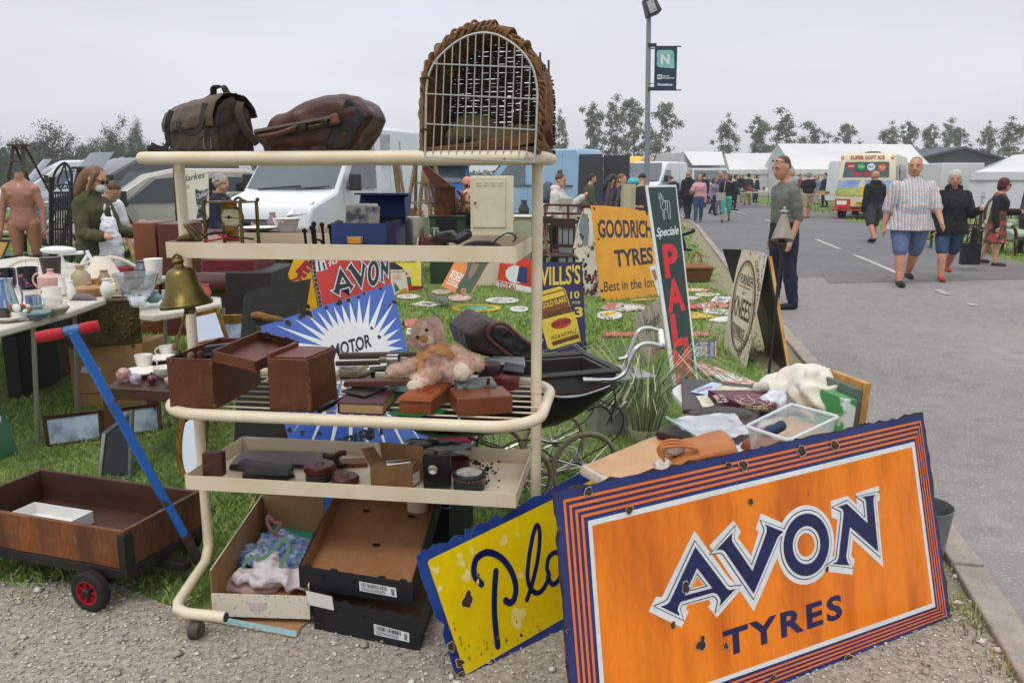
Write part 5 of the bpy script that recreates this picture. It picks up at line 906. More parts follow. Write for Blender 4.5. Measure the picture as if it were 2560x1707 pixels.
m.prism(q,(0,20,0));m.build('wall',M('333b40','2d3539',s=.3,r=.7),r,smooth=False);m=MB();m.prism([q[1]+V((-.6,-.3,-.1)),q[2]+V((0,-.3,.1)),q[2]+V((0,-.3,.35)),q[1]+V((-.6,-.3,.12))],(0,21,0));m.prism([q[3]+V((.6,-.3,-.1)),q[2]+V((0,-.3,.1)),q[2]+V((0,-.3,.35)),q[3]+V((.6,-.3,.12))],(0,21,0));m.build('roof',M('3c464c','343d42',s=.3,r=.6),r,smooth=False)
m=MB();a=D(zP(1275,455),42);b=D(zP(1650,455),42);m.prism([V((a.x,42,0)),V((b.x,42,0)),b,a],(0,3,0));solo(m,'white_container',canvas2,'plain white cabin between the barn and the right hand marquee','cabin',bevel=.04)
p=D(zU(205,1500),20.5);lp_=T('lamp_post','grey lamp post with a banner beside the road','lamp post',(p.x,20.5,0));gz=M('8a9298','7c858b',s=2,r=.5,met=.2,fine=.08);m=MB();top=D(zU(212,60),20.5)
m.tube([(p.x-.02,20.5,0),(p.x-.02,20.5,1.1),(p.x-.02,20.5,1.12),(top.x,20.5,top.z)],[.12,.12,.068,.055],14);[m.lathe([(.071,-.008),(.071,.008)],(p.x-.01,20.5,z),14)for z in(2.2,3.0,3.7,4.5)];m.build('pole',gz,lp_)
m=MB();c=D(zU(228,55),20.4);m.box(c,(.34,.5,.42),ry(-22),tap=.75);m.build('lamp_head',M('2f3438',r=.5),lp_,bevel=.03);m=MB();m.box(c+V((-.02,-.26,-.05)),(.17,.02,.28),ry(-22));m.build('lamp_glass',M('b8bcb8','6a6e6c',s=10,r=.1),lp_)
bl=[D(zU(*a),20.4)for a in((255,770),(445,770),(455,398),(263,398))];pl=PL(bl[0],bl[1]-bl[0],(0,0,1));S=Sign(pl,[zU(255,770),zU(445,770),zU(455,398),zU(263,398)],[M('1d3550','1a3048',s=2,r=.5),M('6fa8ac','8cc0bc',s=4,r=.5),ewhite,M('22384e',r=.5)],thick=.008,back=M('1d3550',r=.5),label='x',name='banner');bb=S.root
S.px([zU(*a)for a in((280,445),(295,430),(405,428),(425,445),(430,586),(300,575),(280,560))],1,1);S.text('N',zU(312,540),zU(388,545),zU(312,465),2,2,.05);S.px([zU(*a)for a in((282,640),(320,635),(324,675),(284,678))],2,1);S.text('N',zU(288,668),zU(312,668),zU(288,645),3,2,.05);S.text('Newark',zU(328,655),zU(388,655),zU(328,642),2,1,.03);S.text('Showground',zU(328,672),zU(428,671),zU(328,659),2,1,.03);S.text('Occasions',zU(285,732),zU(413,732),zU(285,711),2,1,.04);S.done()
tag(bb,'dark blue banner with white lettering hung on the lamp post','banner')
m=MB()
for y in(398,770):a,b=D(zU(205,y),20.45),D(zU(488,y),20.45);m.tube([a,b],.014,6);m.box(a.lerp(b,.12)+V((0,0,.03)),(.2,.06,.08))
m.build('banner_arm',M('2c3134',r=.5),lp_)
# right side: armchair, chairs, stalls across the road
wd=M('4a2c1e','38200f',s=5,r=.4,fine=.1);grnf=M('a8b8a0','98aa92',s=5,r=.8,bump=.2,bs=30)
p=G(zP(1860,1270));ac=T('armchair','pale green buttoned armchair with carved wooden legs on the grass at right','armchair',p,R(24));m=MB();m.ell((0,0,.42),(.34,.34,.1));m.box((0,0,.38),(.6,.6,.12));blob(m,'seat',grnf,None,.02,4).parent=ac
m=MB();m.loft([[V((x*w_,.34+b_,z))for x,b_ in((-1,0),(-.6,-.06),(0,-.08),(.6,-.06),(1,0),(.6,.06),(0,.07),(-.6,.06))]for z,w_ in((.4,.3),(.6,.34),(.85,.33),(1.0,.24),(1.06,.1))]);[m.ell((x,.27,z),.02)for x in(-.15,0,.15)for z in(.6,.75,.9)];blob(m,'backrest',grnf,None,.02,3).parent=ac
for sg in(-1,1):
 m=MB();m.cap((sg*.33,.3,.62),(sg*.36,-.22,.58),.07,.06);blob(m,'armrest',grnf,None,.02,2).parent=ac;m=MB();m.tube(curve([(sg*.38,-.26,.6),(sg*.36,-.33,.5),(sg*.3,-.32,.36),(sg*.34,-.36,.18),(sg*.3,-.34,.0)],5),[.03]*12+[.035,.04,.04,.035,.03,.025,.02,.02,.02],8);m.build('leg',wd,ac,world=False);m=MB();m.tube([(sg*.27,.3,.36),(sg*.28,.38,0)],[.03,.02],8);m.build('leg',wd,ac,world=False)
m=MB();m.tube(curve([(-.32,.36,.6),(-.34,.36,.85),(-.22,.36,1.06),(0,.37,1.12),(.22,.36,1.06),(.34,.36,.85),(.32,.36,.6)],4),.025,8);m.box((0,-.31,.34),(.62,.04,.07));m.build('carved_frame',wd,ac,world=False)
def chair(label,loc,yaw,mat,group,h=.88):
 r=T('wooden_chair',label,'chair',loc,R(yaw),group);m=MB();m.box((0,0,.44),(.4,.4,.04));m.build('seat',mat,r,world=False,bevel=.01)
 for x in(-.17,.17):m=MB();m.tube([(x,-.17,.43),(x*1.05,-.18,0)],[.018,.014],8);m.build('leg',mat,r,world=False);m=MB();m.tube([(x,.18,h),(x,.18,.43),(x*1.05,.22,0)],[.016,.019,.015],8);m.build('leg',mat,r,world=False)
 m=MB();m.box((0,.18,h-.06),(.36,.025,.11));m.box((0,.18,.56),(.34,.02,.04));[m.tube([(x,.18,.56),(x,.18,h-.1)],.009,6)for x in(-.09,0,.09)];m.build('backrest',mat,r,world=False);m=MB();m.tube([(-.17,-.17,.2),(.17,-.17,.2)],.01,6);m.tube([(-.17,.2,.2),(.17,.2,.2)],.01,6);m.build('stretcher',mat,r,world=False);return r
GC='old wooden chairs for sale'
for i,(x,y,Y,yaw,lb)in enumerate(((2118,560,18,150,'brown chair between the checked shirt man and the woman in black'),(2150,560,18.6,170,'brown chair behind the woman in black, nearer the big man'),(2226,570,17,140,'dark chair left of the red haired woman'),(2250,560,18,190,'dark chair just behind the red haired woman'),(2322,560,17.4,160,'slatted chair behind the pale green armchair'))):chair(lb,at(zA(x,y),Y),yaw,wd,GC)
chair('dark bentwood chair left of the grey bin by the red gate',at(zG(1850,700),12.2),30,M('33211a',r=.4),GC,.95);chair('dark bentwood chair right beside the grey bin',at(zG(1950,700),11.6),-20,M('3a251c',r=.4),GC,.95)
rr=random.Random(12);tabm=M('b0a89c','a0988c',s=3,r=.7);junk=[M(c,r=.6)for c in('7a4a2c','a88a60','3a3a3c','c8c2b4','5a6a7c','8a3a30','d8d4cc','4a5a40','b0903c','9a7a8a')]
def stall(label,loc,yaw,L_,mat,seed,n,group,things=True):
 rr=random.Random(seed);r=T('stall_table',label,'table',loc,R(yaw),group);m=MB();m.box((0,0,.72),(L_,.75,.04));m.build('tabletop',mat,r,world=False,bevel=.01)
 for x in(-L_/2+.1,L_/2-.1):
  for y in(-.3,.3):m=MB();m.tube([(x,y,.7),(x,y,0)],.016,6);m.build('leg',steel,r,world=False)
 Mx=chain(r);kinds=('box','vase','jar','crate');out=[]
 for i in range(n):
  m=MB();k=rr.randrange(4);x,y=-L_/2+.15+(L_-.3)*(i+.5)/n,rr.uniform(-.25,.25)
  if k==0:w_,h=rr.uniform(.12,.25),rr.uniform(.08,.3);m.box((x,y,.74+h/2),(w_,.15,h),rz(rr.uniform(-30,30)))
  elif k==1:s_=rr.uniform(.7,1.3);m.lathe([(.04*s_,0),(.08*s_,.08*s_),(.085*s_,.14*s_),(.04*s_,.22*s_),(.045*s_,.27*s_)],(x,y,.74),14)
  elif k==2:s_=rr.uniform(.7,1.2);m.lathe([(.07*s_,0),(.075*s_,.14*s_),(.05*s_,.16*s_),(.02*s_,.19*s_),(.005,.2*s_)],(x,y,.74),14)
  else:w_=rr.uniform(.15,.3);m.box((x,y,.76),(w_,.25,.03));[m.box((x+sx*w_/2,y,.80),(.015,.25,.1))for sx in(-1,1)];[m.box((x,y+sy*.125,.80),(w_,.015,.1))for sy in(-1,1)]
  m.xf(Mx);c=rr.randrange(10);cn=('brown','tan','black','cream','slate blue','dark red','white','dark green','brass coloured','mauve')[c]
  solo(m,('box','vase','lidded_jar','tray')[k],junk[c],f"{cn} {('box', 'vase', 'lidded jar', 'open tray')[k]}, {('first', 'second', 'third', 'fourth', 'fifth', 'sixth', 'seventh', 'eighth', 'ninth', 'tenth')[i]} from left on the {label}",('box','vase','jar','tray')[k],'bric a brac on the '+label.split(' with')[0],bevel=0)
 return r
ST='stall tables across the market'
for i,(x,Y,yaw,L_,n,lb)in enumerate(((1690,44,20,2.4,5,'stall by the box truck'),(1730,42,15,2.4,5,'stall behind the man in grey'),(1885,38,10,2.2,5,'stall by the ice cream van'),(1765,50,0,2.4,4,'stall at the small marquee'))):stall(lb,at(zA(x,420),Y),yaw,L_,tabm,20+i,n,ST)
# the cream trolley and what stands on it
TA=V((.9898,-.1427,0));TC=V((.1427,.9898,0));TO=V((-1.147,2.746,0))
def tp_(a,c,z):return TO+TA*a+TC*c+V((0,0,z))
def AC(p,z):q=G(p,z)-TO;return q.dot(TA),q.dot(TC)
def pt(c):return PL(tp_(0,c,0),TA,(0,0,1))
TR3=Matrix((TA,TC,(0,0,1))).transposed()
def tbox(m,a0,a1,c0,c1,z0,z1,mi=0):return m.box(tp_((a0+a1)/2,(c0+c1)/2,(z0+z1)/2),(a1-a0,c1-c0,z1-z0),TR3,mi)
tro=T('trolley','cream painted metal trolley with two trays and tubular rails','trolley',tp_(.58,.2,0))
def loop(a0,a1,c0,c1,z,r,n=7):
 o=[]
 for(ca,cc,s)in((a1-r,c0+r,-90),(a1-r,c1-r,0),(a0+r,c1-r,90),(a0+r,c0+r,180)):o+=[tp_(ca+r*math.cos(R(s+90*i/n)),cc+r*math.sin(R(s+90*i/n)),z)for i in range(n+1)]
 return o
m=MB();m.tube(loop(-.075,1.245,-.03,.42,1.588,.07),.0198,14,loop=True);m.build('top_rail',cream,tro)
m=MB();m.tube(loop(-.075,1.245,-.055,.55,.742,.17,10),.0198,14,loop=True);m.build('middle_rail',cream,tro)
m=MB();[m.tube([tp_(-.06,c,.748),tp_(1.23,c,.748)],.0032,6)for c in(.03,.1,.17,.24,.31,.38,.45)];[m.tube([tp_(a,-.04,.744),tp_(a,.53,.744)],.0032,6)for a in(.12,.4,.7,.98)];m.build('wire_shelf',cream,tro)
for a in(-.05,1.215):
 m=MB();m.tube([tp_(a,.2,1.575),tp_(a,.2,.2)]+([tp_(a,.2,.05)]if a>1 else[])+[]*0+[]if a>1 else[tp_(a,.2,1.575),tp_(a,.2,.2)]+[tp_(a+.005,.19,.14),tp_(a+.015,.14,.1),tp_(a+.04,-.03,.088),tp_(a+.06,-.13,.086),tp_(a+.085,-.175,.086),tp_(a+.13,-.195,.086),tp_(a+.27,-.2,.086)],.0185,14);m.lathe([(.0205,-.006),(.0205,.006)],tp_(a,.2,.80),14,mi=0);m.build('post',cream,tro)
 if a>1:m=MB();m.lathe([(.03,-.018),(.03,.018)],tp_(a,.2,.03),16,TA);m.build('castor',rubber,tro);continue
 m=MB();m.lathe([(.0155,0),(.0155,.002)],tp_(a+.2715,-.2,.086),12,TA);m.build('tube_end',black,tro)
 m=MB();m.lathe([(.02,-.02),(.03,-.018),(.03,.018),(.02,.02)],tp_(a+.16,-.2,.03),16,TA);m.lathe([(.01,-.024),(.01,.024)],tp_(a+.16,-.2,.03),10,TA);m.box(tp_(a+.16,-.2,.066),(.03,.012,.03),TR3);m.build('castor',M('57504a','3c3733',s=30,r=.7,fine=.2),tro,bevel=.003)
for nm,zf,zt in(('upper_tray',1.268,1.315),('lower_tray',.452,.5)):
 m=MB();t=.0035;tbox(m,0,1.17,0,.43,zf-.004,zf);tbox(m,0,1.17,-t,0,zf-.004,zt);tbox(m,0,1.17,.43,.43+t,zf-.004,zt+.004);tbox(m,-t,0,-t,.43+t,zf-.004,zt+.002);tbox(m,1.17,1.17+t,-t,.43+t,zf-.004,zt+.002);m.build(nm,creamtray,tro,smooth=False,bevel=.001)
def obox(bl,br,bk,z,h,name,mat,label,cat,group=None,bevel=.003,tap=1.0,build=True):
 A_,B_,C_=G(bl,z),G(br,z),G(bk,z);m=MB();q=[A_,B_,C_,A_+C_-B_];c=(A_+C_)/2;m.loft([q,[c+(p-c)*tap+V((0,0,h))for p in q]]);return solo(m,name,mat,label,cat,group,bevel=bevel)if build else(m,q)
def openbox(q,h,t,mats,parent,nm,floor=.006,wall=None):
 """four walls and a floor from four base corners (anticlockwise), thickness t"""
 m=MB();c=sum(q,V())/4;qi=[V((*offp([(p.x,p.y)for p in q],-t)[i],q[i].z))for i in range(4)];up=V((0,0,h))
 hs=wall or[h]*4
 for i in range(4):
  j=(i+1)%4;a,b,ai,bi=q[i],q[j],qi[i],qi[j];ua,ub=V((0,0,hs[i])),V((0,0,hs[i]));m.add([a,b,bi,ai,a+ua,b+ub,bi+ub,ai+ua],[(0,1,2,3),(4,7,6,5),(0,4,5,1)],0);m.add([bi,ai,ai+ua,bi+ub],[(0,1,2,3)],1);m.add([a,ai,ai+ua,a+ua],[(0,1,2,3)],1);m.add([b,bi,bi+ub,b+ub],[(0,3,2,1)],1)
 f=V((0,0,floor));m.add([p+f for p in qi],[(0,1,2,3)],1);m.add(list(q),[(3,2,1,0)],0);return m.build(nm,mats,parent,smooth=False)
def pillow(m,pl,outline,d0,d1,inset=.02,n=4,mi=0,px=True):
 uv=[pl.uv(p)for p in outline]if px else outline;ks=[(.0,1.0),(.35,.45),(1,0)]
 rings=[[pl.w(a,-(d0+(d1-d0)*.16*f))for a in offp(uv,-inset*k)]for f,k in ks]+[[pl.w(a,-(d1-(d1-d0)*.16*f))for a in offp(uv,-inset*k)]for f,k in ks[::-1]]
 return m.loft(rings)
def band(pl,pxs,off,wd,th=.003,k=5,mb=None,wdir=None):
 m=mb or MB();offs=off if isinstance(off,(list,tuple))else[off]*len(pxs);p=curve([pl.w(pl.uv(q),o)for q,o in zip(pxs,offs)],k);rings=[]
 for i,q in enumerate(p):
  t=(p[min(i+1,len(p)-1)]-p[max(i-1,0)]).normalized();w_=V(wdir)if wdir is not None else pl.n.cross(t);w_=(w_-t*w_.dot(t)).normalized()*wd/2;nn=t.cross(w_).normalized()*th/2;rings.append([q-w_-nn,q+w_-nn,q+w_+nn,q-w_+nn])
 return m.loft(rings)
lea1=M('3f2a1b','2a1b11',s=9,r=.5,fine=.15,bump=.25,bs=90,chip='5a4632',cs=14,ct=.68);lea1f=M('574433','402f22',s=7,r=.55,fine=.15,bump=.2,bs=90);lea2=M('4c2518','35180f',s=6,r=.42,fine=.12,bump=.2,bs=70,chip='6b4430',cs=9,ct=.7);lead=M('221812','16100c',s=9,r=.5,bump=.2,bs=80)
r=T('leather_satchel','dark leather satchel with a drooping flap and straps on the left of the top rail','satchel',tp_(.16,.12,1.61));pl=pt(.02)
m=MB();yaw=rz(-40);c0=pl.w(pl.uv(zE(620,735)),-.10)-TA*.042;c0 .z=1.61
prof=[(-.07,0),(-.075,.10),(-.06,.15),(-.035,.178),(0,.186),(.035,.175),(.062,.14),(.072,.08),(.07,0)]
def sat(x,y,z,kx=1):return c0+yaw@V((x*kx,y,z*(.88+.45*x)))
m.loft([[sat(x,y*(1+.04*math.sin(x*30)),z*(1.0 if abs(x)<.1 else .97))for y,z in prof]for x in(-.15,-.145,-.08,0,.08,.14,.146)]);blob(m,'body',lea1,r,.007,2,.006,22,crease=.4)
m=MB();fl=[(-.086,.085),(-.087,.12),(-.07,.165),(-.04,.193),(0,.200),(.04,.190),(.074,.15),(.08,.12)]
m.loft([[sat(x,y,z-.004*(abs(x)>.13))for y,z in fl]+[sat(x,y*.94,z-.007)for y,z in fl[::-1]]for x in(-.165,-.155,-.08,0,.08,.150,.158)]);blob(m,'flap',lea1f,r,.0035,3,.003,26)
m=MB();band(pl,[zE(*a)for a in((432,275),(480,240),(540,190),(545,130),(575,108),(620,110),(650,170),(700,212))],[-.06,-.07,-.08,-.08,-.085,-.09,-.1,-.1],.022,.006,mb=m,wdir=TC+TA*.5);m.build('handle',lead,r)
m=MB();band(pl,[zE(*a)for a in((325,350),(300,450),(285,560),(295,640),(240,690),(145,650))],[.03,.035,.03,.03,.03,.03],.016,.004,mb=m);m.build('strap',lead,r)
m=MB();band(pl,[zE(*a)for a in((605,285),(600,400),(590,480),(540,550),(470,545),(415,500),(400,455))],[.02,.03,.035,.04,.045,.045,.04],.017,.004,mb=m);m.build('strap',lead,r)
m=MB();band(pl,[zE(*a)for a in((590,580),(640,640),(690,720))],.02,.02,.005,mb=m);m.build('strap',lea1,r);m=MB();q=pl.w(pl.uv(zE(637,640)),.025);m.tube([q+TA*x*.012+V((0,0,z*.016))for x,z in((-1,-1),(1,-1),(1,1),(-1,1))],.0025,6,loop=True);m.build('buckle',steel,r)
m=MB();band(pl,[zE(*a)for a in((860,260),(850,340),(880,420),(920,520),(1000,640))],[-.03,-.02,-.015,-.02,-.04],.024,.005,mb=m);m.build('shoulder_strap',M('4a3a2a','32271c',s=9,r=.7),r)
m=MB();m.cap(pl.w(pl.uv(zE(60,680)),-.02),pl.w(pl.uv(zE(130,705)),-.03),.013,.012);m.tube(curve([pl.w(pl.uv(zE(*a)),-.02)for a in((60,690),(120,665),(200,690),(260,700),(330,720))],4),.007,6);blob(m,'strap_end',lead,r,.005,1,.003,50)
r=T('leather_bag','brown leather doctor bag lying on its side on the top rail','bag',tp_(.5,.12,1.61));pl=pt(.0)
m=MB();ol=[(1075,520),(1120,440),(1185,365),(1400,285),(1640,195),(1760,195),(1880,212),(1975,255),(2030,330),(2052,400),(1990,500),(1850,708),(1720,712),(1600,706),(1500,690),(1440,712),(1300,716),(1130,716)]
pillow(m,pl,[zE(*a)for a in ol],-.01,.23,.03);blob(m,'body',lea2,r,.007,2,.012,9,3,crease=.6)
m=MB();m.prism([pl.w(pl.uv(zE(*a)),.012)for a in((1865,225),(2035,400),(1850,690),(1660,690),(1700,520),(1740,380))],TC*.02);blob(m,'end_panel',lead,r,.006,2,.004,20)
m=MB();A_,B_=[pl.w(pl.uv(zE(*a)),.02)for a in((1045,545),(1800,405))];m.tube([A_,B_],.011,4,up=(0,0,1));m.tube([A_-V((0,0,.012)),B_-V((0,0,.014))],.010,4);m.build('frame',M('4a3022','2c1d14',s=20,r=.4),r,bevel=.003)
m=MB();m.tube(curve([pl.w(pl.uv(zE(*a)),o)for a,o in(((1100,590),.03),((1130,585),.045),((1250,570),.05),((1380,525),.045),((1430,495),.03))],5),[.008]*21,8);m.build('handle',lea2,r)
for a in((1490,505),(1680,465)):m=MB();m.box(pl.w(pl.uv(zE(*a)),.034),(.026,.014,.018),rz(-8)@ry(-12));m.build('clasp',M('2e2a26',r=.35,met=.7),r,bevel=.003)
m=MB();m.box(pl.w(pl.uv(zE(1765,425)),.02),(.026,.05,.03),ry(-14));m.build('corner_cap',M('6a3a24',r=.4),r,bevel=.004)
m=MB();band(pl,[zE(*a)for a in((1025,560),(1060,600),(1095,640),(1115,700))],-.03,.03,.005,mb=m);m.build('strap',M('3d3024','2a2018',s=12,r=.7),r)
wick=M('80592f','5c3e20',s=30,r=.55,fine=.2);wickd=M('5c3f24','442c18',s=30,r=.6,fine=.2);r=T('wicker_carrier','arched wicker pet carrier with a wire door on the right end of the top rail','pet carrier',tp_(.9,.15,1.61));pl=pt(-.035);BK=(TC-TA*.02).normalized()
arch=[(265,1385),(250,1100),(262,800),(285,640),(350,500),(470,370),(620,265),(790,215),(950,235),(1100,310),(1220,420),(1305,560),(1345,760),(1345,1000),(1330,1200),(1325,1385)]
au=[V((*pl.uv(zF(*a)),0))for a in arch];au=curve(au,4);ctr=V((sum(a.x for a in au)/len(au),au[0].y,0))
def sh_(i,s,k=0.0):a=au[i];g=1.03+.06*math.sin(min(1,s/.30)*1.57);q=ctr+(a-ctr)*(g+k);return pl.w((q.x,q.y))+BK*s
rr=random.Random(4);m=MB();na=len(au)
for j in range(27):
 s=.004+j*.0145;ph=j%2;m.tube([sh_(i,s+rr.uniform(-.002,.002),.012*(1 if(i//2+ph)%2 else-1))for i in range(0,na)],.0052+rr.uniform(-.0008,.001),5)
for i in range(1,na,4):m.tube([sh_(i,s)for s in(.0,.1,.2,.3,.39)],.0045,5)
m.build('woven_hood',wick,r)
m=MB();bs=.38
us_=[a.x for a in au];u0,u1=min(us_),max(us_);top_at=lambda u:max(a.y for a in au if abs(a.x-u)<.03)if any(abs(a.x-u)<.03 for a in au)else au[0].y
bk=lambda u,v:pl.w((ctr.x+(u-ctr.x)*1.095,ctr.y+(v-ctr.y)*1.085))+BK*(bs+rr.uniform(-.002,.002))
vb=au[0].y;vt=max(a.y for a in au)
for k in range(54):
 v=vb+.004+(vt-vb)*k/54;lims=[a.x for a in au if a.y>=v];
 if len(lims)<2:continue
 a0,a1=min(lims)-.01,max(lims)+.01;n=16;ph=k%2;x=a0
 while x<a1-.01:
  l=min(a1-x,rr.uniform(.06,.24));tl=rr.uniform(-.002,.004);m.tube([bk(x+l*i/8,v+tl*i/8)+BK*.005*(1 if(int((x+l*i/8)/.028)+ph)%2 else-1)for i in range(9)],rr.uniform(.0036,.0046),5);x+=l+(rr.uniform(.004,.02)if .3<(v-vb)/(vt-vb)<.8 and abs(x-(a0+a1)/2-.03)<.11 and rr.random()<.6 else 0)
for i in range(13):u=u0+(u1-u0)*(i+.5)/13;m.tube([bk(u,vb),bk(u,min(vt,max([a.y for a in au if abs(a.x-u)<.04]or[vt])))],.004,5)
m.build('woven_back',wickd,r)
m=MB()
for st in range(6):
 pts=[]
 for i in range(0,na*3-2):
  f=i/3;j=int(f);t=f-j;a=au[j].lerp(au[min(j+1,na-1)],t);ph=f*(.8+.13*st)+st*1.047;q=ctr+(a-ctr)*(1.055+(.02+.009*st)*math.cos(ph));pts.append(pl.w((q.x,q.y))+BK*(.012+.014*math.sin(ph)))
 m.tube(pts,.0048,6)
for k in range(14):i=rr.randrange(2,na-5);a=[ctr+(au[i+d]-ctr)*(1.05+.05*rr.random())for d in(0,2,4)];m.tube([pl.w((q.x,q.y))+BK*rr.uniform(-.008,.04)for q in a],.005,5)
for k in range(4):m.tube(curve([pl.w(pl.uv(zF(*a)))+BK*o for a,o in(((262,1400-k*16),.0),((600,1370-k*20),.01),((1000,1330-k*26),.02),((1290,1270-k*22),.03),((1420,1310-k*16),.1))],5),.007,6)
m.build('plaited_border',wick,r)
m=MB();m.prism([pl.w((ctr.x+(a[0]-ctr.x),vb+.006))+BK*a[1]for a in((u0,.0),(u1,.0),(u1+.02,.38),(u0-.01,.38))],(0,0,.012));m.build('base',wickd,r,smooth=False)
m=MB();df=pl.n*.012;dl=[pl.w(pl.uv(zF(*a)))+df for a in((255,1425),(262,1100),(268,800),(288,640),(350,500),(470,370),(620,265),(790,213),(950,230),(1100,310),(1220,420),(1305,560),(1348,760),(1345,1000),(1335,1250),(1320,1472))];m.tube(curve(dl,4),.0036,8);m.tube([dl[0],dl[-1]],.003,6)
du=[V((*pl.uv(zF(*a)),0))for a in((255,1425),(288,640),(350,500),(470,370),(620,265),(790,213),(950,230),(1100,310),(1220,420),(1305,560),(1348,760),(1320,1472))];du=curve(du,6)
for i in range(13):
 f=(i+1)/14;pb=(255+(1320-255)*f,1427+45*f);xt=285+(1345-285)*f+12;yt=213
 for k in range(len(dl_:=[(288,640),(350,500),(470,370),(620,265),(790,213),(950,230),(1100,310),(1220,420),(1305,560),(1348,760)])-1):
  if dl_[k][0]<=xt<=dl_[k+1][0]:t=(xt-dl_[k][0])/(dl_[k+1][0]-dl_[k][0]);yt=dl_[k][1]+(dl_[k+1][1]-dl_[k][1])*t
 m.tube([pl.w(pl.uv(zF(*pb)))+df,pl.w(pl.uv(zF(xt,yt)))+df],.0021,6)
for(a,b)in(((345,517),(1290,555)),((270,808),(1348,862)),((262,1100),(1335,1160))):m.tube([pl.w(pl.uv(zF(*a)))+df*1.4,pl.w(pl.uv(zF(*b)))+df*1.4],.0025,6)
m.build('wire_door',M('b4b4b0',r=.3,met=.6),r)
m=MB()
for y in(670,1172):[m.tube([pl.w(pl.uv(zF(205+dx,y-14+dy)))+df*(1.5 if 20<dx<100 else .4)for dx,dy in((0,0),(40,-4),(85,-2),(118,4))],.004,6)for dy in(0,20)]
m.build('door_tie',wick,r)
m=MB();band(pl,[zF(*a)for a in((1350,1080),(1400,1095),(1440,1160),(1465,1260),(1500,1310))],[-.04,-.01,.0,-.01,-.02],.022,.004,mb=m);m.build('strap',M('4a1f18','35140f',s=9,r=.45),r)
m=MB();q=[pl.w(pl.uv(zF(*a)))-pl.n*.03 for a in((1365,515),(1412,508),(1408,570),(1368,560))];m.tube(q,.0028,6,loop=True);m.tube([q[0].lerp(q[1],.5),q[2].lerp(q[3],.5)],.002,6);m.build('buckle',darkm,r)
m=MB()
for(x,y,rx_,rz_,d)in((640,1150,.07,.05,.16),(560,1240,.06,.045,.12),(820,1230,.09,.035,.15),(1050,1200,.1,.03,.16),(1220,1180,.05,.03,.18),(900,1260,.13,.02,.14)):m.ell(pl.w(pl.uv(zF(x,y)))+BK*d,(rx_,.09,rz_))
blob(m,'blanket',M('6a5a3c','574a30',s=12,r=.95,chip='7a2f28',cs=4,ct=.62,bump=.4,bs=60),None,.009,2,.02,14,5,crease=.7,label='khaki blanket with red patches crumpled inside the wicker carrier',cat='blanket')
# upper tray
ZU=1.27
r=T('brass_clock','brass four pillar clock with a round cream dial in the upper tray','clock',tp_(.27,.13,ZU));pl=pt(.13);P=lambda x,y,o=0:pl.w(pl.uv(zE(x,y)),o)
for x,o in((635,.045),(692,-.04),(955,.045),(1000,-.04)):
 q=P(x,1330,o);m=MB();m.tube([V((q.x,q.y,ZU)),V((q.x,q.y,P(x,1150,o).z))],.0065,8);m.ell(P(x,1140,o),.0075,None,10,7);m.build('pillar',brass,r)
m=MB();c=P(818,1158);m.box(c,(.145,.1,.006),TR3);m.build('top_plate',brass,r,bevel=.001);m=MB();c.z=ZU+.006;m.box(c,(.15,.105,.012),TR3);m.build('base',brass,r,bevel=.002)
m=MB();m.lathe([(.0395,-.012),(.0395,.004),(.036,.006),(.036,.003),(.002,.003)],P(816,1295),32,pl.n);m.build('case',brass,r);m=MB();m.lathe([(.0355,.0),(.0355,.0035),(.001,.0035)],P(816,1295),32,pl.n);d=m.build('dial',M('d8cca8','ccbf98',s=30,r=.4),r)
m=MB();c=P(816,1295,.0045)
for i in range(12):a=R(30*i);e=TA*math.sin(a)+V((0,0,math.cos(a)));m.tube([c+e*.027,c+e*.032],.0008,4)
m.tube([c,c+TA*.032-V((0,0,.004))],.0012,4);m.tube([c-TA*.024,c+TA*.004],.0016,4);m.lathe([(.006,0),(.006,.001),(.001,.001)],c-TA*.008,12,pl.n);m.build('hands',darkm,d)
m=MB();m.box(P(805,1180),(.04,.02,.03),TR3);m.build('top_block',gold,r,bevel=.003);m=MB();m.box(P(818,1440),(.042,.02,.05),TR3);[m.lathe([(.004,0),(.004,.03)],P(790+i*14,1445,.008),8,(0,0,1))for i in range(5)];m.build('movement',gold,r,bevel=.003)
m=MB();m.tube(curve([P(*a)for a in((840,1140),(880,1120),(920,1145),(945,1150))],4),.004,6);m.build('carry_ring',darkm,r)
pl=pt(.03);m=MB();q=[(310,1510),(340,1470),(400,1440),(450,1440),(480,1470),(500,1515)];pillow(m,pl,[zE(*a)for a in q],-.01,.03,.006);m.prism([pl.w(pl.uv(zE(*a)),.02)for a in((395,1352),(430,1348),(560,1505),(520,1515))],TC*.03);blob(m,'brass_smoother',M('6a5c34','4a4026',s=12,r=.35,met=.7),None,.005,1,label='tarnished brass flat iron shape in the left corner of the upper tray',cat='brass tool')
for nm,cl,pts in(('red',M('b01520',r=.35),((540,1515),(640,1500),(720,1470),(610,1430),(590,1440),(680,1490),(820,1520))),('black',blackp,((520,1490),(600,1440),(690,1440),(760,1480),(850,1490),(930,1505)))):
 m=MB();m.tube(curve([pl.w(pl.uv(zE(*a)),-.02-.01*i)for i,a in enumerate(pts)],6),.0032,7);solo(m,'test_lead',cl,f'{nm} coiled electrical lead in front of the brass clock','cable')
m=MB();tbox(m,.12,.42,.03,.12,ZU,ZU+.03);solo(m,'black_pouch',black,'flat black pouch under the brass clock leads','pouch',bevel=.01)
r=T('fire_iron','x','hook');bpy.data.objects.remove(r)
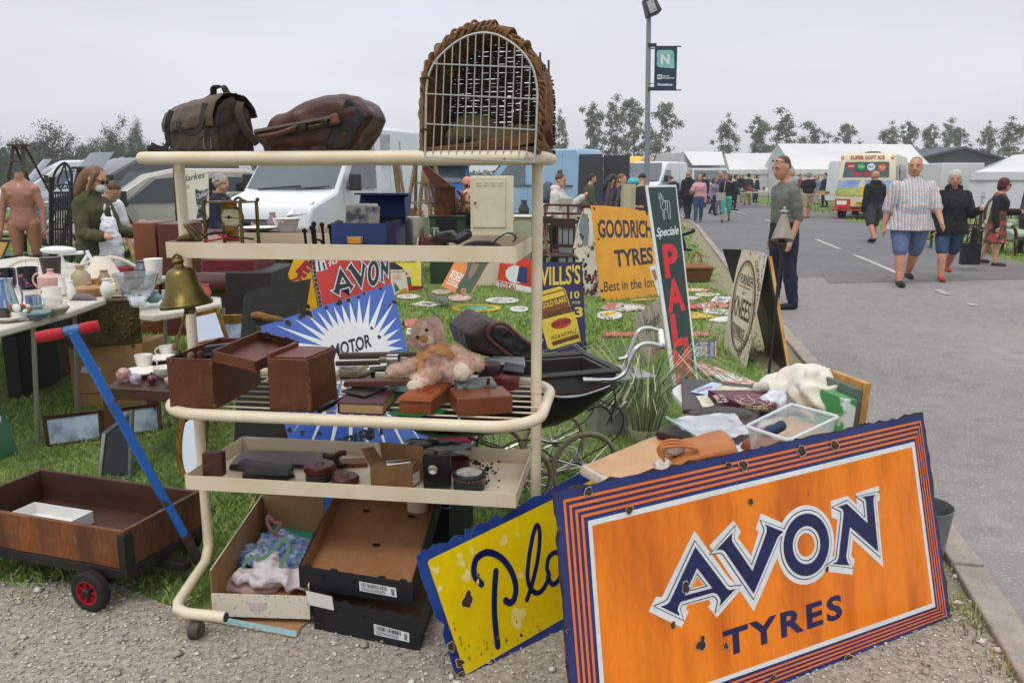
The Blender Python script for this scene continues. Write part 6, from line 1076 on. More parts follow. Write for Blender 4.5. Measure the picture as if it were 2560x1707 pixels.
for i,(x,y,k)in enumerate(((1465,1415,0),(1530,1390,1),(1548,1355,0),(1620,1362,0),(1690,1375,0))):
 pl=pt(.2+.02*i);m=MB();q=pl.w(pl.uv(zE(x,y)));m.tube([q,q+V((.002,0,-.03)),V((q.x+.005,q.y,ZU))],.005,8);m.ell(q,.0095,None,10,7)
 if k:m.tube(arc(q+V((.02,0,-.055)),.014,180,-20,10),.004,6)
 solo(m,'iron_hook',M('33302c','24211e',s=30,r=.5,met=.6),('black iron hook with a ball end, leftmost of the five by the blue box','curled iron hook, second of the five by the blue box','tall iron hook in the middle of the five by the blue box','iron hook, fourth of the five by the blue box','iron hook touching the side of the blue box')[i],'iron hook','iron hooks standing in the upper tray')
bb_=M('26396e','1f305f',s=4,r=.4,bump=.05);r=T('file_box','open dark blue card box holding photographs in the upper tray','box',tp_(.62,.15,ZU));a0,_=AC(zE(1700,1525),1.316);a1=a0+.185;pl=pt(.04);h=pl.uv(zE(1700,1345))[1]-ZU
q=[tp_(a0,.04,ZU),tp_(a1,.04,ZU),tp_(a1,.30,ZU),tp_(a0,.30,ZU)];openbox(q,h,.006,[bb_,M('141a30',r=.8)],r,'body',wall=[h,h+.004,h+.01,h])
m=MB();hz=ZU+h;B0,B1=tp_(a0,.30,hz),tp_(a1,.30,hz);lv=V((0,0,.085))+TC*.05;m.prism([B0,B1,B1+lv,B0+lv],TC*.008);m.prism([B1,B1+lv,B1+lv-TC*.09+V((0,0,-.01)),B1-TC*.06+V((.012,0,-.03))],TA*.006);m.prism([B0+lv,B1+lv,B1+lv-TC*.07,B0+lv-TC*.07],(0,0,.006));m.build('lid',bb_,r,smooth=False)
m=MB();q=pl.w(pl.uv(zE(1918,1500)),.004);m.box(q,(.055,.004,.026),TR3);m.build('label_holder',steel,r,bevel=.002);m=MB();m.box(q+pl.n*.003,(.042,.002,.019),TR3);m.build('label',M('d68a10',r=.6),r)
for i,(o,c1,c2)in enumerate(((.08,'d8d4cc','c0bcb4'),(.065,'3a3c38','8a8a84'))):m=MB();x=a0+.02+i*.012;m.prism([tp_(x,o,ZU+.01),tp_(x+.115,o,ZU+.01),tp_(x+.115,o+.04,hz+.06-i*.008),tp_(x,o+.04,hz+.062-i*.008)],TC*.003);solo(m,'photograph',M(c1,c2,s=22,th=(.42,.55),r=.3),('white backed photograph card sticking out of the blue box','dark landscape photograph sticking out of the blue box')[i],'photograph',smooth=False)
pl=pt(.2);m=MB();q=pl.w(pl.uv(zG(560,850)));q.z=ZU;m.lathe([(.04,0),(.04,.125),(.036,.128),(.036,.12),(.002,.12)],q,26);solo(m,'metal_canister',M('b6b0a4','9a9488',s=9,r=.22,met=.85),'silver metal canister right of the blue box','canister')
r=T('mantel_clock','small red brown clock with a white dial between the canister and the leather cases','clock',tp_(.8,.2,ZU));pl=pt(.12);A_,B_=pl.w(pl.uv(zG(580,890))),pl.w(pl.uv(zG(842,890)));m=MB();h=.062;A_.z=B_.z=ZU;m.loft([[A_,B_,B_+TC*.05,A_+TC*.05],[A_+V((0,0,h))+TC*.006,B_+V((0,0,h))+TC*.006,B_+TC*.05+V((0,0,h)),A_+TC*.05+V((0,0,h))]]);m.build('case',M('74301f','5f2517',s=5,r=.35),r,bevel=.004)
m=MB();q=(A_+TC*.025)*1+V((-.004,0,.034));m.lathe([(.026,0),(.026,.004),(.001,.005)],q,24,-TA);m.build('dial',M('ded9ca',r=.4),r);m=MB();m.box(q-TA*.006,(.002,.003,.03),TR3);m.box(q-TA*.006+V((0,0,-.004)),(.002,.02,.003),TR3);m.build('hands',darkm,r)
m=MB();q=(A_+B_)/2+TC*.04+V((0,0,h));m.lathe([(.014,0),(.014,.018),(.01,.02),(.01,.026),(.014,.028)],q,14);m.build('winder',chrome,r)
pl=pt(.06);m=MB();m.prism([pl.w(pl.uv(zG(*a)),.0)for a in((655,892),(740,800),(880,770),(930,830),(960,892))],TC*.07);blob(m,'leather_case',M('2b2320','1c1715',s=9,r=.45),None,.006,2,.004,20,label='dark leather camera case lying open in the upper tray',cat='case')
m=MB();m.cap(pl.w(pl.uv(zG(940,870)),-.02),pl.w(pl.uv(zG(1035,812)),-.03),.015,.016,14);solo(m,'lens_barrel',M('24262a',r=.35),'black cylinder pointing up out of the upper tray','lens')
m=MB();q=pl.w(pl.uv(zG(1150,900)),-.08);q.z=ZU;m.ell(q+V((0,0,.015)),(.08,.05,.04));blob(m,'spectacle_case',M('3a2c24','271e18',s=9,r=.5),None,.007,2,label='rounded brown leather pouch in the upper tray left of the strap',cat='pouch')
m=MB();band(pl,[zG(*a)for a in((1290,895),(1340,850),(1420,805),(1490,820),(1505,860),(1480,892))],[-.05]*6,.035,.004,mb=m,wdir=TC);solo(m,'black_strap',M('1c1c1e',r=.45),'black leather strap looped in the right end of the upper tray','strap')
# brass bell under the tray
r=T('brass_bell','brass bell with a rope hanging under the left end of the upper tray','bell',tp_(.03,-.03,1.1));pl=pt(-.02);mo=pl.w(pl.uv(zC(1702,592)));to=pl.w(pl.uv(zC(1640,275)));ax=(to-mo).normalized();h=(to-mo).length
m=MB();m.lathe([(.070,.004),(.084,-.004),(.0855,.004),(.078,.018),(.066,.034),(.057,.06),(.0515,.085),(.047,.105),(.043,h-.004),(.036,h+.004),(.016,h+.010),(.014,h+.02),(.02,h+.03),(.012,h+.04),(.003,h+.044)],mo,36,ax);m.lathe([(.0785,.012),(.0805,.015),(.0775,.02)],mo,36,ax,caps=False);m.build('body',brass,r)
m=MB();m.tube(arc(mo+ax*(h+.035),.016,0,360,12,ax,TA)[:-1],.004,7,loop=True);m.build('hanging_loop',M('5a4c28',r=.5,met=.6),r);m=MB();m.cap(mo-ax*.02,mo+ax*.03,.012,.008);m.build('clapper',M('3a3228',r=.5,met=.4),r)
m=MB();rp_=[pl.w(pl.uv(zC(*a)))for a in((1690,650),(1680,720),(1650,800),(1620,900),(1595,975))];m.tube(curve(rp_,5),.0042,7);m.ell(rp_[-1],(.011,.011,.014));m.ell(pl.w(pl.uv(zC(1750,640))),(.013,.013,.014));m.tube([rp_[0],pl.w(pl.uv(zC(1750,640)))],.005,6);m.build('bell_rope',M('8a6f50','6a5238',s=60,r=.9,bump=.8,bs=150),r)
# middle shelf
ZM=.752
wc=M('653519','48230f',s=7,r=.42,fine=.2,bump=.15,bs=60,chip='7a5638',cs=18,ct=.68);wci=M('7c3c20','652e17',s=5,r=.45,st=(1,4,1),fine=.1)
a0,c0=AC(zI(120,1108),ZM);a1,_=AC(zI(662,1112),ZM);Hh=pt(c0).uv(zI(110,530))[1]-ZM
r=T('instrument_case','open brown leather covered case at the left end of the middle shelf','case',tp_(a0,c0,ZM));q=[tp_(a0,c0,ZM),tp_(a1,c0,ZM),tp_(a1,c0+.36,ZM),tp_(a0,c0+.36,ZM)]
openbox(q,Hh,.007,[wc,wci],r,'body')
m=MB();pl=pt(c0);[m.lathe([(.0075,0),(.0075,.003),(.003,.0045)],pl.w((pl.uv(zI(x,y))),.0),12,pl.n)for x,y in((130,570),(590,590),(160,1065),(630,1085))];m.build('corner_stud',M('6a4433',r=.4,met=.4),r)
zt=ZM+Hh;B0,B1=tp_(a1+.004,c0,zt),tp_(a1+.004,c0+.36,zt);wv=TA*.155+V((0,0,-.032));m=MB()
m.prism([B0,B0+wv,B1+wv,B1],(0,0,-.006),1);[m.prism([p,p_,p_+d,p+d],(0,0,.03))for p,p_,d in((B0,B0+wv,TC*.007),(B1-TC*.007,B1+wv-TC*.007,TC*.007),(B0,B1,TA*.007),(B0+wv,B1+wv,-TA*.007))];m.build('lid',[wc,wci],r,smooth=False);[(lambda m,q:(m.tube(arc(q,.011,-60,240,8,TA),.0025,6),m.ell(q-V((0,0,.012)),(.014,.008,.006)),m.build('clip',darkm,r)))(MB(),B1+wv*k-TC*.03+V((0,0,.03)))for k in(.3,.8)]
pl=pt(c0+.16);m=MB();m.prism([pl.w(pl.uv(zI(*a)))for a in((500,400),(845,358),(835,460),(800,620),(530,620))],TC*.03);m.lathe([(.022,0),(.022,.02),(.014,.02),(.012,.004)],pl.w(pl.uv(zI(620,525)),.018),18,pl.n);solo(m,'grey_instrument',M('3c4148','30343a',s=9,r=.4),'grey metal instrument with a round hole inside the left case','instrument',bevel=.003)
for x,y,rr_,c_,lb in((215,490,.014,'1c1512','black knob at the front left inside the left case'),(465,480,.013,'4a3022','brown wooden knob inside the left case'),(355,500,.014,'7a6a4c','dusty cork coloured block inside the left case')):pl=pt(c0+.07);m=MB();q=pl.w(pl.uv(zI(x,y)));m.cap(q-V((0,0,.06)),q,rr_,rr_*.9,12);solo(m,'case_fitting',M(c_,r=.5),lb,'fitting')
a0,c0=AC(zI(1262,1142),ZM);a1,_=AC(zI(1765,1168),ZM);Hh=pt(c0).uv(zI(1242,530))[1]-ZM;dp=AC(zI(2108,1000),ZM)[1]-c0
r=T('leather_box','tall closed brown leather box with stitched worn corner on the middle shelf','box',tp_(a0,c0,ZM));m=MB();m.loft([[tp_(a0,c0,ZM),tp_(a1-.0,c0,ZM),tp_(a1+.02,c0+dp,ZM),tp_(a0+.02,c0+dp,ZM)],[tp_(a0,c0,ZM+Hh),tp_(a1-.014,c0,ZM+Hh),tp_(a1+.01,c0+dp,ZM+Hh),tp_(a0+.02,c0+dp,ZM+Hh)]]);m.build('body',wc,r,bevel=.005)
m=MB();m.loft([[tp_(a0+.02,c0+.006,ZM+Hh+.0015),tp_(a1-.02,c0+.006,ZM+Hh+.0015),tp_(a1+.006,c0+dp,ZM+Hh+.0015),tp_(a0+.035,c0+dp,ZM+Hh+.0015)],[tp_(a0+.02,c0+.006,ZM+Hh+.004),tp_(a1-.02,c0+.006,ZM+Hh+.004),tp_(a1+.006,c0+dp,ZM+Hh+.004),tp_(a0+.035,c0+dp,ZM+Hh+.004)]]);m.prism([tp_(a0+.002,c0,ZM+Hh),tp_(a0+.014,c0,ZM+Hh),tp_(a0+.034,c0+dp,ZM+Hh),tp_(a0+.022,c0+dp,ZM+Hh)],(0,0,.016));m.build('lid',wci,r,smooth=False)
m=MB();rr=random.Random(1);[m.box(tp_(a1-.012+rr.uniform(-.003,.003),c0-.001,ZM+.01+i*(Hh-.02)/26),(rr.uniform(.006,.016),.004,.004),TR3@ry(rr.uniform(-20,20)))for i in range(27)];m.build('frayed_stitching',M('7a4a2c','4a2a18',s=40,r=.8),r,smooth=False)
m=MB();A_,B_=G(zI(1830,1125),.768),G(zI(1990,1050),.772);C_=G(zI(2140,965),.772);m.tube([A_,A_.lerp(B_,.5),B_,B_.lerp(C_,.2)],[.0125,.0135,.012,.008],12);m.tube([B_,C_],.005,8);solo(m,'screwdriver',blackp,'black handled screwdriver lying between the leather box and the thick book','screwdriver')
pg=M('a58a62','8f7650',s=2,r=.9,st=(2,2,120));mar=M('4e1f26','3f181e',s=12,r=.5,fine=.1);h=.036
r=T('thick_book','thick book with a maroon cover on the front of the middle shelf','book',G(zJ(420,1115),ZM));q=[G(zJ(*a),ZM)for a in((188,1112),(640,1132),(762,985))];q.append(q[0]+q[2]-q[1]);up=V((0,0,1));c=sum(q,V())/4;m=MB();m.loft([[c+(p-c)*.965+up*.004 for p in q],[c+(p-c)*.965+up*h for p in q]]);m.build('pages',pg,r,smooth=False,bevel=.002)
m=MB();[m.loft([[p+up*z for p in q],[p+up*(z+.004)for p in q]])for z in(0,h)];sp=(q[0]-q[1]).normalized()*.003;m.loft([[q[0],q[3],q[3]+sp,q[0]+sp],[p+up*(h+.004)for p in(q[0],q[3],q[3]+sp,q[0]+sp)]]);m.build('cover',mar,r,smooth=False,bevel=.001)
obox(zJ(450,952),zJ(695,858),zJ(455,808),ZM+h+.006,.006,'leather_wallet',M('33221c','221611',s=90,r=.45,st=(1,1,1),bump=.4),'brown crocodile pattern wallet on the thick maroon book','wallet')
nb_=M('b9ad92','a69a7e',s=12,r=.9)
for i,(a,b,c,mt,lb)in enumerate((((200,760),(420,765),(545,700),mar,'dark red book under the notebooks behind the leather box'),((180,740),(380,745),(500,690),nb_,'buff notebook at the bottom of the notebook pile'),((190,720),(400,722),(500,640),nb_,'buff notebook in the middle of the notebook pile'),((180,690),(390,700),(490,605),M('cfc8b4','b8ae96',s=9,r=.8),'pale notebook near the top of the notebook pile'))):obox(zJ(*a),zJ(*b),zJ(*c),ZM+.012*i,.0115,'old_book' if i==0 else 'notebook',mt,lb,'book','pile of notebooks')
obox(zJ(180,640),zJ(320,655),zJ(390,595),ZM+.05,.002,'postcard',M('9ab0cc','d8dce0',s=30,r=.5),'blue sky postcard on top of the notebook pile','postcard')
pl=pt(.46);m=MB();m.tube([pl.w(pl.uv(zJ(200,528))),pl.w(pl.uv(zJ(1060,512)))],.014,10);solo(m,'walking_stick',M('6e6250','5a4e3e',s=9,r=.5),'greyish brown stick lying along the back of the middle shelf','stick')
m=MB();m.tube([pl.w(pl.uv(zJ(200,580)),.04),pl.w(pl.uv(zJ(640,568)),.04)],.010,10);solo(m,'metal_rod',M('57503f',r=.4,met=.5),'dark metal rod below the stick at the back of the shelf','rod')
r=T('fishing_reel','dark vintage reel with chrome collar and nuts left of the teddy bear','reel',pl.w(pl.uv(zJ(740,740))));pl=pt(.36);m=MB();m.lathe([(.028,-.01),(.031,0),(.031,.012),(.012,.014)],pl.w(pl.uv(zJ(745,665))),24,pl.n);m.build('body',M('2e2a22','3a352a',s=20,r=.4,met=.6),r);m=MB();m.tube([pl.w(pl.uv(zJ(700,545)),.02),pl.w(pl.uv(zJ(815,545)),.02)],.018,18);m.build('collar',chrome,r);m=MB();[m.tube([pl.w(pl.uv(zJ(x,555)),.02),pl.w(pl.uv(zJ(x+66,555)),.02)],.0125,6)for x in(622,836)];m.build('hex_nut',M('9a9282',r=.3,met=.8),r,smooth=False)
m=MB();m.tube(curve([pl.w(pl.uv(zJ(*a)),.05)for a in((585,650),(575,700),(600,740),(640,765))],4),.008,7);m.build('handle',blackp,r)
m=MB();pl=pt(.14);m.prism([pl.w(pl.uv(zJ(*a)))for a in((235,790),(980,768),(985,825),(240,845))],TC*.05);solo(m,'wooden_rule',M('5c3424','4a281a',s=4,r=.5,st=(1,1,8)),'brown wooden slat behind the thick book','slat',bevel=.003)
q=G(zJ(850,905),ZM);m=MB();m.lathe([(.062,0),(.064,.018),(.06,.022),(.002,.021)],q,32);solo(m,'green_tin',M('1f5a38','184a2e',s=9,r=.35,chip='8a6a44',cs=20,ct=.68),'round green tin between the maroon book and the carved box','tin')
m=MB();m.prism([G(zJ(*a),ZM)for a in((690,1115),(760,1080),(1000,1050),(1290,1080),(1240,1110),(1100,1120),(1010,1150),(900,1140))],(0,0,.004));solo(m,'green_cloth',M('1c6a34','15542a',s=12,r=.8),'bright green cloth lying under the carved box','cloth',smooth=False)
tan_=M('8a4a22','743a18',s=8,r=.4,fine=.12,bump=.15,bs=60);r=T('carved_box','tan box with a carved picture lid and laced edges in front of the teddy','box',G(zJ(1000,1080),ZM));mm,q=obox(zJ(800,1108),zJ(1128,1122),zJ(1335,950),ZM+.002,.044,'',None,'','',build=False);mm.build('body',tan_,r,bevel=.003);c=sum(q,V())/4;m=MB();m.loft([[c+(p-c)*1.07+up*.044 for p in q],[c+(p-c)*1.08+up*.05 for p in q],[c+(p-c)*.96+up*.058 for p in q]]);m.build('lid',M('96501f','82431a',s=8,r=.38,fine=.1,bump=.2,bs=40),r,bevel=.002)
m=MB();rr=random.Random(7);bx_,by_=(q[1]-q[0]),(q[2]-q[1])
for i in range(15):p0=q[0]+bx_*rr.uniform(.3,.75)+by_*rr.uniform(.25,.75)+up*.058;m.tube(curve([p0,p0+bx_*rr.uniform(-.12,.12)+by_*.06+up*.003,p0+bx_*rr.uniform(-.15,.15)+by_*.14],3),.003,6)
m.build('carving',M('a04a2c','8a3a22',s=20,r=.4),r)
obox(zJ(1395,1140),zJ(1955,1108),zJ(1850,1000),ZM+.002,.062,'wooden_box',M('78401f','653218',s=6,r=.4,fine=.12,chip='8f7a6a',cs=20,ct=.74),'plain wooden box at the front right of the middle shelf','box',bevel=.004)
r=T('cash_tin','grey green metal tin with a little key in its oval lock','tin',G(zJ(1590,960),ZM));mm,q=obox(zJ(1385,985),zJ(1815,955),zJ(1760,860),ZM+.026,.05,'',None,'','',tap=.93,build=False);gt=M('5f6a64','525c57',s=9,r=.38,fine=.1);mm.build('body',gt,r,bevel=.006);f=PL(q[0]+up*.0,q[1]-q[0],(0,0,1));m=MB();e=[f.w(a,.002)for a in ellp(f.uv(zJ(1697,805)),(.016,.009),20)];m.prism(e,f.n*.002);m.build('lock_plate',M('a8aaa4',r=.3,met=.7),r);m=MB();p0=f.w(f.uv(zJ(1700,790)),.008);m.box(p0,(.01,.004,.018),rz(20));m.lathe([(.006,0),(.006,.003)],p0+V((0,-.004,.012)),10,f.n);m.build('key',M('4a3a30',r=.4,met=.7),r);m=MB();m.lathe([(.009,0),(.009,.002),(.005,.004)],f.w(f.uv(zJ(1470,830)),.001),14,f.n);m.build('button',gt,r)
for x,y,rr_,h,z,c_,lb in((1880,845,.052,.045,ZM,('6e2420','5a1c1a'),'larger red round leather box under the black wallet'),(1715,750,.043,.055,ZM+.03,('3d1214','31100f'),'smaller dark maroon round box behind the grey tin')):
 m=MB();q=G(zJ(x,y),z);m.lathe([(rr_,0),(rr_,h*.6),(rr_*1.03,h*.62),(rr_*1.03,h),(rr_*.99,h+.003),(.002,h+.003)],q,30);solo(m,'round_box',M(*c_,s=9,r=.35),lb,'box','round leather boxes')
obox(zJ(1850,690),zJ(2060,720),zJ(2075,640),ZM+.052,.01,'black_wallet',M('22252a',r=.45),'black wallet on the red round box by the trolley post','wallet',bevel=.003)
m=MB();A_=[G(zJ(*a),.80)for a in((1640,600),(2080,640),(2075,548),(1760,540))];m.loft([A_,[p+up*.006 for p in A_]]);solo(m,'clipboard',[M('b8bcbe',r=.2,met=.4)],'shiny silver tray behind the round boxes on the shelf','tray',bevel=.002)
r=T('teddy_bear','pink brown plush teddy bear with a peach ribbon slumped on the shelf','teddy bear',tp_(.95,.25,ZM));pl=pt(.28);P=lambda x,y,o=0:pl.w(pl.uv(zJ(x,y)),o);k=.2466/F*3.02
plush=M('cda48c','ead0c0',s=26,th=(.4,.6),r=.95,sheen=.4,fine=.25);sole=M('d6cdb8','c8beaa',s=30,r=.95)
m=MB();m.ell(P(1095,300),(168*k,145*k,158*k));m.ell(P(1165,195,.0),(62*k,40*k,66*k));m.ell(P(945,385),(55*k,40*k,66*k));m.ell(P(1230,590),(168*k,140*k,195*k));m.cap(P(1100,560,.03),P(775,650,.05),78*k,66*k);m.cap(P(1370,480,.02),P(1600,600,.01),80*k,70*k);m.cap(P(1170,690,.04),P(1085,725,.11),90*k,100*k);m.cap(P(1380,650,.04),P(1500,610,.10),90*k,100*k);m.cap(P(1130,420),P(1190,480),110*k,120*k)
bo=blob(m,'body',plush,r,.006,2,.004,40)
me=bo.data;nv=len(me.vertices);co=np.empty(nv*3,'f');no=np.empty(nv*3,'f');me.vertices.foreach_get('co',co);me.vertex_normals.foreach_get('vector',no);co=co.reshape(-1,3);no=no.reshape(-1,3);g=np.random.default_rng(2);n=26000;i=g.integers(0,nv,n);p0=co[i]+g.normal(0,.002,(n,3));d=no[i]+g.normal(0,.45,(n,3))+np.array((0,0,-.25));d/=np.linalg.norm(d,axis=1)[:,None];t=np.cross(d,g.normal(0,1,(n,3)));t/=np.linalg.norm(t,axis=1)[:,None];l=g.uniform(.004,.010,(n,1));Pq=np.stack([p0-t*.0006,p0+t*.0006,p0+d*l],1)
o=npmesh('fur',Pq.reshape(-1,3),np.arange(n*3).reshape(n,3),3,None,'stuff',[plush,M('f0dfd2',r=.95),M('bd8a68',r=.95)],g.integers(0,3,n));o.parent=r
m=MB();m.ell(P(1112,345,.045),(80*k,60*k,78*k));blob(m,'muzzle',sole,r,.005,2,.001,60);m=MB();m.ell(P(1096,318,.064),(46*k,28*k,40*k));m.build('nose',M('a06a42','b47c50',s=30,r=.8),r)
m=MB();m.tube(curve([P(1118,350,.07),P(1125,372,.07),P(1150,378,.068)],4),.0012,5);m.tube(curve([P(1125,372,.07),P(1105,395,.068),P(1085,400,.064)],4),.0012,5);m.build('mouth',M('6a4030',r=.8),r)
for x,y,o in((1110,240,.045),(1025,310,.052)):m=MB();m.ell(P(x,y,o),.0065);m.build('eye',M('120c0a',r=.08),r)
for x,y,o,rx_,rz_ in((1070,728,.148,84,66),(1515,598,.14,84,94)):m=MB();m.ell(P(x,y,o),(rx_*k,.012,rz_*k));m.ell(P(x-20,y+20,o+.004),(rx_*k*.5,.012,rz_*k*.45));blob(m,'foot_pad',sole,r,.004,2,.001,60)
m=MB();rb=M('cf9a66','c08a56',s=12,r=.8);band(pl,[zJ(*a)for a in((1020,470),(1090,480),(1180,430),(1240,400),(1300,390))],[.05,.075,.075,.07,.04],.026,.003,mb=m);band(pl,[zJ(*a)for a in((1110,460),(1075,530),(1070,600),(1062,640))],[.07,.07,.07,.07],.022,.003,mb=m);band(pl,[zJ(*a)for a in((1190,420),(1290,430),(1350,470),(1340,500))],[.075,.07,.06,.055],.026,.003,mb=m);m.ell(P(1190,410,.078),(.016,.01,.014));m.build('ribbon',rb,r)
m=MB();pl=pt(-.07);q=pl.w(pl.uv(zJ(500,1330)));m.box(q,(.014,.012,.03),TR3);m.tube([q+V((0,0,.012)),q+V((0,.01,.05))],.0035,6);m.tube([q+V((-.012,-.004,-.008)),q+V((.014,-.004,.004))],.003,6);solo(m,'small_clamp',blackp,'small black clamp hanging below the middle rail','clamp',bevel=.002)
# lower tray
ZL=.4535;lp_w=M('3a2a22','2b1f19',s=8,r=.6,fine=.2)
m=MB();pl=pt(.02);q=[pl.w(pl.uv(zK(*a)))for a in((170,332),(298,335),(290,182),(163,188))];m.prism(q,TC*.03);solo(m,'small_red_book',M('3d1a12','4a2a1c',s=40,th=(.45,.6),r=.5),'small worn red covered book standing in the corner of the lower tray','book',bevel=.002)
obox(zK(425,362),zK(715,372),zK(730,330),ZL,.024,'dark_block',M('2a1d18','1e1512',s=9,r=.6),'dark wooden block under the grey sharpening stone','block',bevel=.003)
m=MB();A_,B_=pt(.11).w(pt(.11).uv(zK(412,250))),pt(.07).w(pt(.07).uv(zK(735,295)));dv=(B_-A_).normalized();m.box((A_+B_)/2,((B_-A_).length,.05,.024),Matrix((dv,TC,dv.cross(TC))).transposed());solo(m,'sharpening_stone',M('4a4a48','3a3937',s=14,r=.8,fine=.2),'grey sharpening stone tilted on the dark block','stone',bevel=.003)
r=T('hand_saw','old hand saw with a wooden handle at the back of the lower tray','saw',tp_(.45,.3,ZL));m=MB();m.prism([G(zK(*a),ZL+.02)for a in((345,262),(425,168),(1060,190),(1050,262))],(0,0,.004));m.build('blade',M('4a3a34','5a4a44',s=9,r=.4,met=.4),r,smooth=False);pl=pt(.28);m=MB();m.tube(curve([pl.w(pl.uv(zK(*a)),.02)for a in((950,185),(1010,200),(1060,175),(1100,170))],4),.012,8);m.tube(curve([pl.w(pl.uv(zK(*a)),.02)for a in((1000,190),(1040,220),(1050,255),(1110,250))],4),.011,8);blob(m,'handle',M('4a2516','381a0e',s=9,r=.4),r,.005,1)
m=MB();m.prism([G(zK(*a),ZL+.002)for a in((1050,275),(1225,270),(1225,232),(1060,240))],(0,0,.012));solo(m,'wooden_strip',M('7a4426',r=.5),'short reddish wooden strip behind the tape reels','strip');m=MB();m.prism([G(zK(*a),ZL)for a in((340,290),(760,345),(740,300),(420,258))],(0,0,.014));solo(m,'oak_board',lp_w,'long dark board lying behind the sharpening stone','board')
for x,y,z,rr_,lb in((920,300,ZL+.028,.057,'upper red leather tape measure reel raised on another tin'),(1082,375,ZL,.05,'lower red leather tape measure reel at the front lip')):
 r=T('tape_measure',lb,'tape measure',G(zK(x,y),z),0,'leather tape measures');q=G(zK(x,y),z);m=MB();m.lathe([(rr_*.9,0),(rr_,.005),(rr_,.022),(rr_*.9,.028),(.002,.029)],q,32);m.build('case',M('5a1c14','48150f',s=12,r=.38),r);m=MB();m.lathe([(rr_*.3,.029),(rr_*.28,.033),(.002,.034)],q,18);m.box(q+V((0,0,.035)),(rr_*.5,.008,.004),rz(30));m.build('winder',M('7a6a4a',r=.35,met=.7),r)
m=MB();m.lathe([(.05,0),(.051,.024),(.048,.027),(.002,.027)],G(zK(920,350),ZL),26);solo(m,'dark_tin',M('2b2521','201b18',s=14,r=.5),'dark round tin under the upper tape measure','tin')
r=T('cardboard_box','small open cardboard box holding a metal tube in the lower tray','box',tp_(.7,.2,ZL));q=[G(zK(*a),ZL)for a in((1245,395),(1512,408),(1580,360))];q.append(q[0]+q[2]-q[1]);openbox(q,.072,.003,[cardd,card],r,'body');m=MB();h=V((0,0,.072));m.prism([q[3]+h,q[2]+h,q[2]+h+V((.0,.02,.05)),q[3]+h+V((-.01,.02,.06))],(0,.003,0));m.prism([q[0]+h,q[3]+h,q[3]+h+V((-.03,0,.05)),q[0]+h+V((-.03,0,.065))],(.003,0,0));m.prism([q[0]+h,q[1]+h,q[1]+h+V((.01,.06,.004)),q[0]+h+V((0,.06,.004))],(0,0,.003));m.build('flap',cardd,r,smooth=False)
f=PL(q[1],q[2]-q[1],(0,0,1));m=MB();m.prism([f.w(a,.001)for a in((.002,.008),(.05,.008),(.05,.05),(.002,.05))],f.n*.001);m.build('label',M('d0ccc0','8a8a86',s=90,th=(.5,.6),r=.7),r);m=MB();m.tube([q[0].lerp(q[2],.3)+h,q[0].lerp(q[2],.75)+h],.016,14);solo(m,'metal_tube',chrome,'short shiny metal tube in the small cardboard box','tube')
r=T('pocket_torch','flat black pocket torch with a round lens standing in the lower tray','torch',G(zK(1660,415),ZL));pl=PL(G(zK(1580,412),ZL),TA,(0,0,1));m=MB();m.prism([pl.w(pl.uv(zK(*a)))for a in((1580,408),(1752,410),(1748,205),(1735,196),(1580,196),(1573,206))],TC*.028);m.build('body',blackp,r,bevel=.004);m=MB();c=pl.w(pl.uv(zK(1642,290)));m.lathe([(.017,0),(.017,.004),(.014,.005),(.004,.001),(.002,.004)],c,22,pl.n);m.build('lens',M('d8d8d2','a0a09a',s=60,r=.12,met=.8),r);m=MB();m.lathe([(.006,0),(.006,.01)],pl.w(pl.uv(zK(1655,196)))+TC*.014,10);m.build('switch',blackp,r)
gd=M('12302c','0e2622',s=9,r=.3);r=T('tea_tin','round dark green tin with a pale lid and pink dashed band','tin',G(zK(1875,420),ZL));q=G(zK(1875,405),ZL);m=MB();m.lathe([(.056,0),(.057,.038),(.0585,.04),(.0585,.052),(.055,.057),(.002,.057)],q,34);m.build('body',gd,r);m=MB();m.lathe([(.046,.0575),(.046,.059),(.002,.059)],q,30);m.build('lid_label',M('bcb8a8','8f8a7c',s=60,th=(.45,.6),r=.5),r);m=MB();[m.box(q+V((math.cos(a)*.0588,math.sin(a)*.0588,.042)),(.003,.008,.003),rz(math.degrees(a)))for a in(i*.25 for i in range(25))];m.build('dashed_band',M('b0405a',r=.5),r)
m=MB();m.lathe([(.04,0),(.04,.05),(.037,.05),(.037,.01),(.002,.01)],G(zK(1810,300),ZL),24);solo(m,'red_tin',M('4a1414','3a0f0f',s=9,r=.4),'open dark red tin behind the pocket torch','tin')
m=MB();A_=[G(zK(*a),ZL+.05)for a in((1450,120),(1500,150),(1860,198),(1895,150),(1880,118),(1500,96))];m.loft([A_,[p+up*.006 for p in A_]]);solo(m,'tin_lid_tray',M('1d1c1b','a8a8a4',s=14,th=(.45,.58),r=.3,met=.5),'flaking black and silver tin tray leaning over the back of the lower tray','tray',bevel=.003)
g=np.random.default_rng(9);n=150;pa=g.normal((.985,.26),(.05,.09),(n,2));m=MB();[m.ell(tp_(min(1.16,a),min(.42,max(.02,c)),ZL+.001),g.uniform(.0012,.0055)if i%9 else .009,None,6,4)for i,(a,c)in enumerate(pa)];struct(m,'soil_crumbs',M('2a211a','1f1813',s=60,r=.95),'stuff')
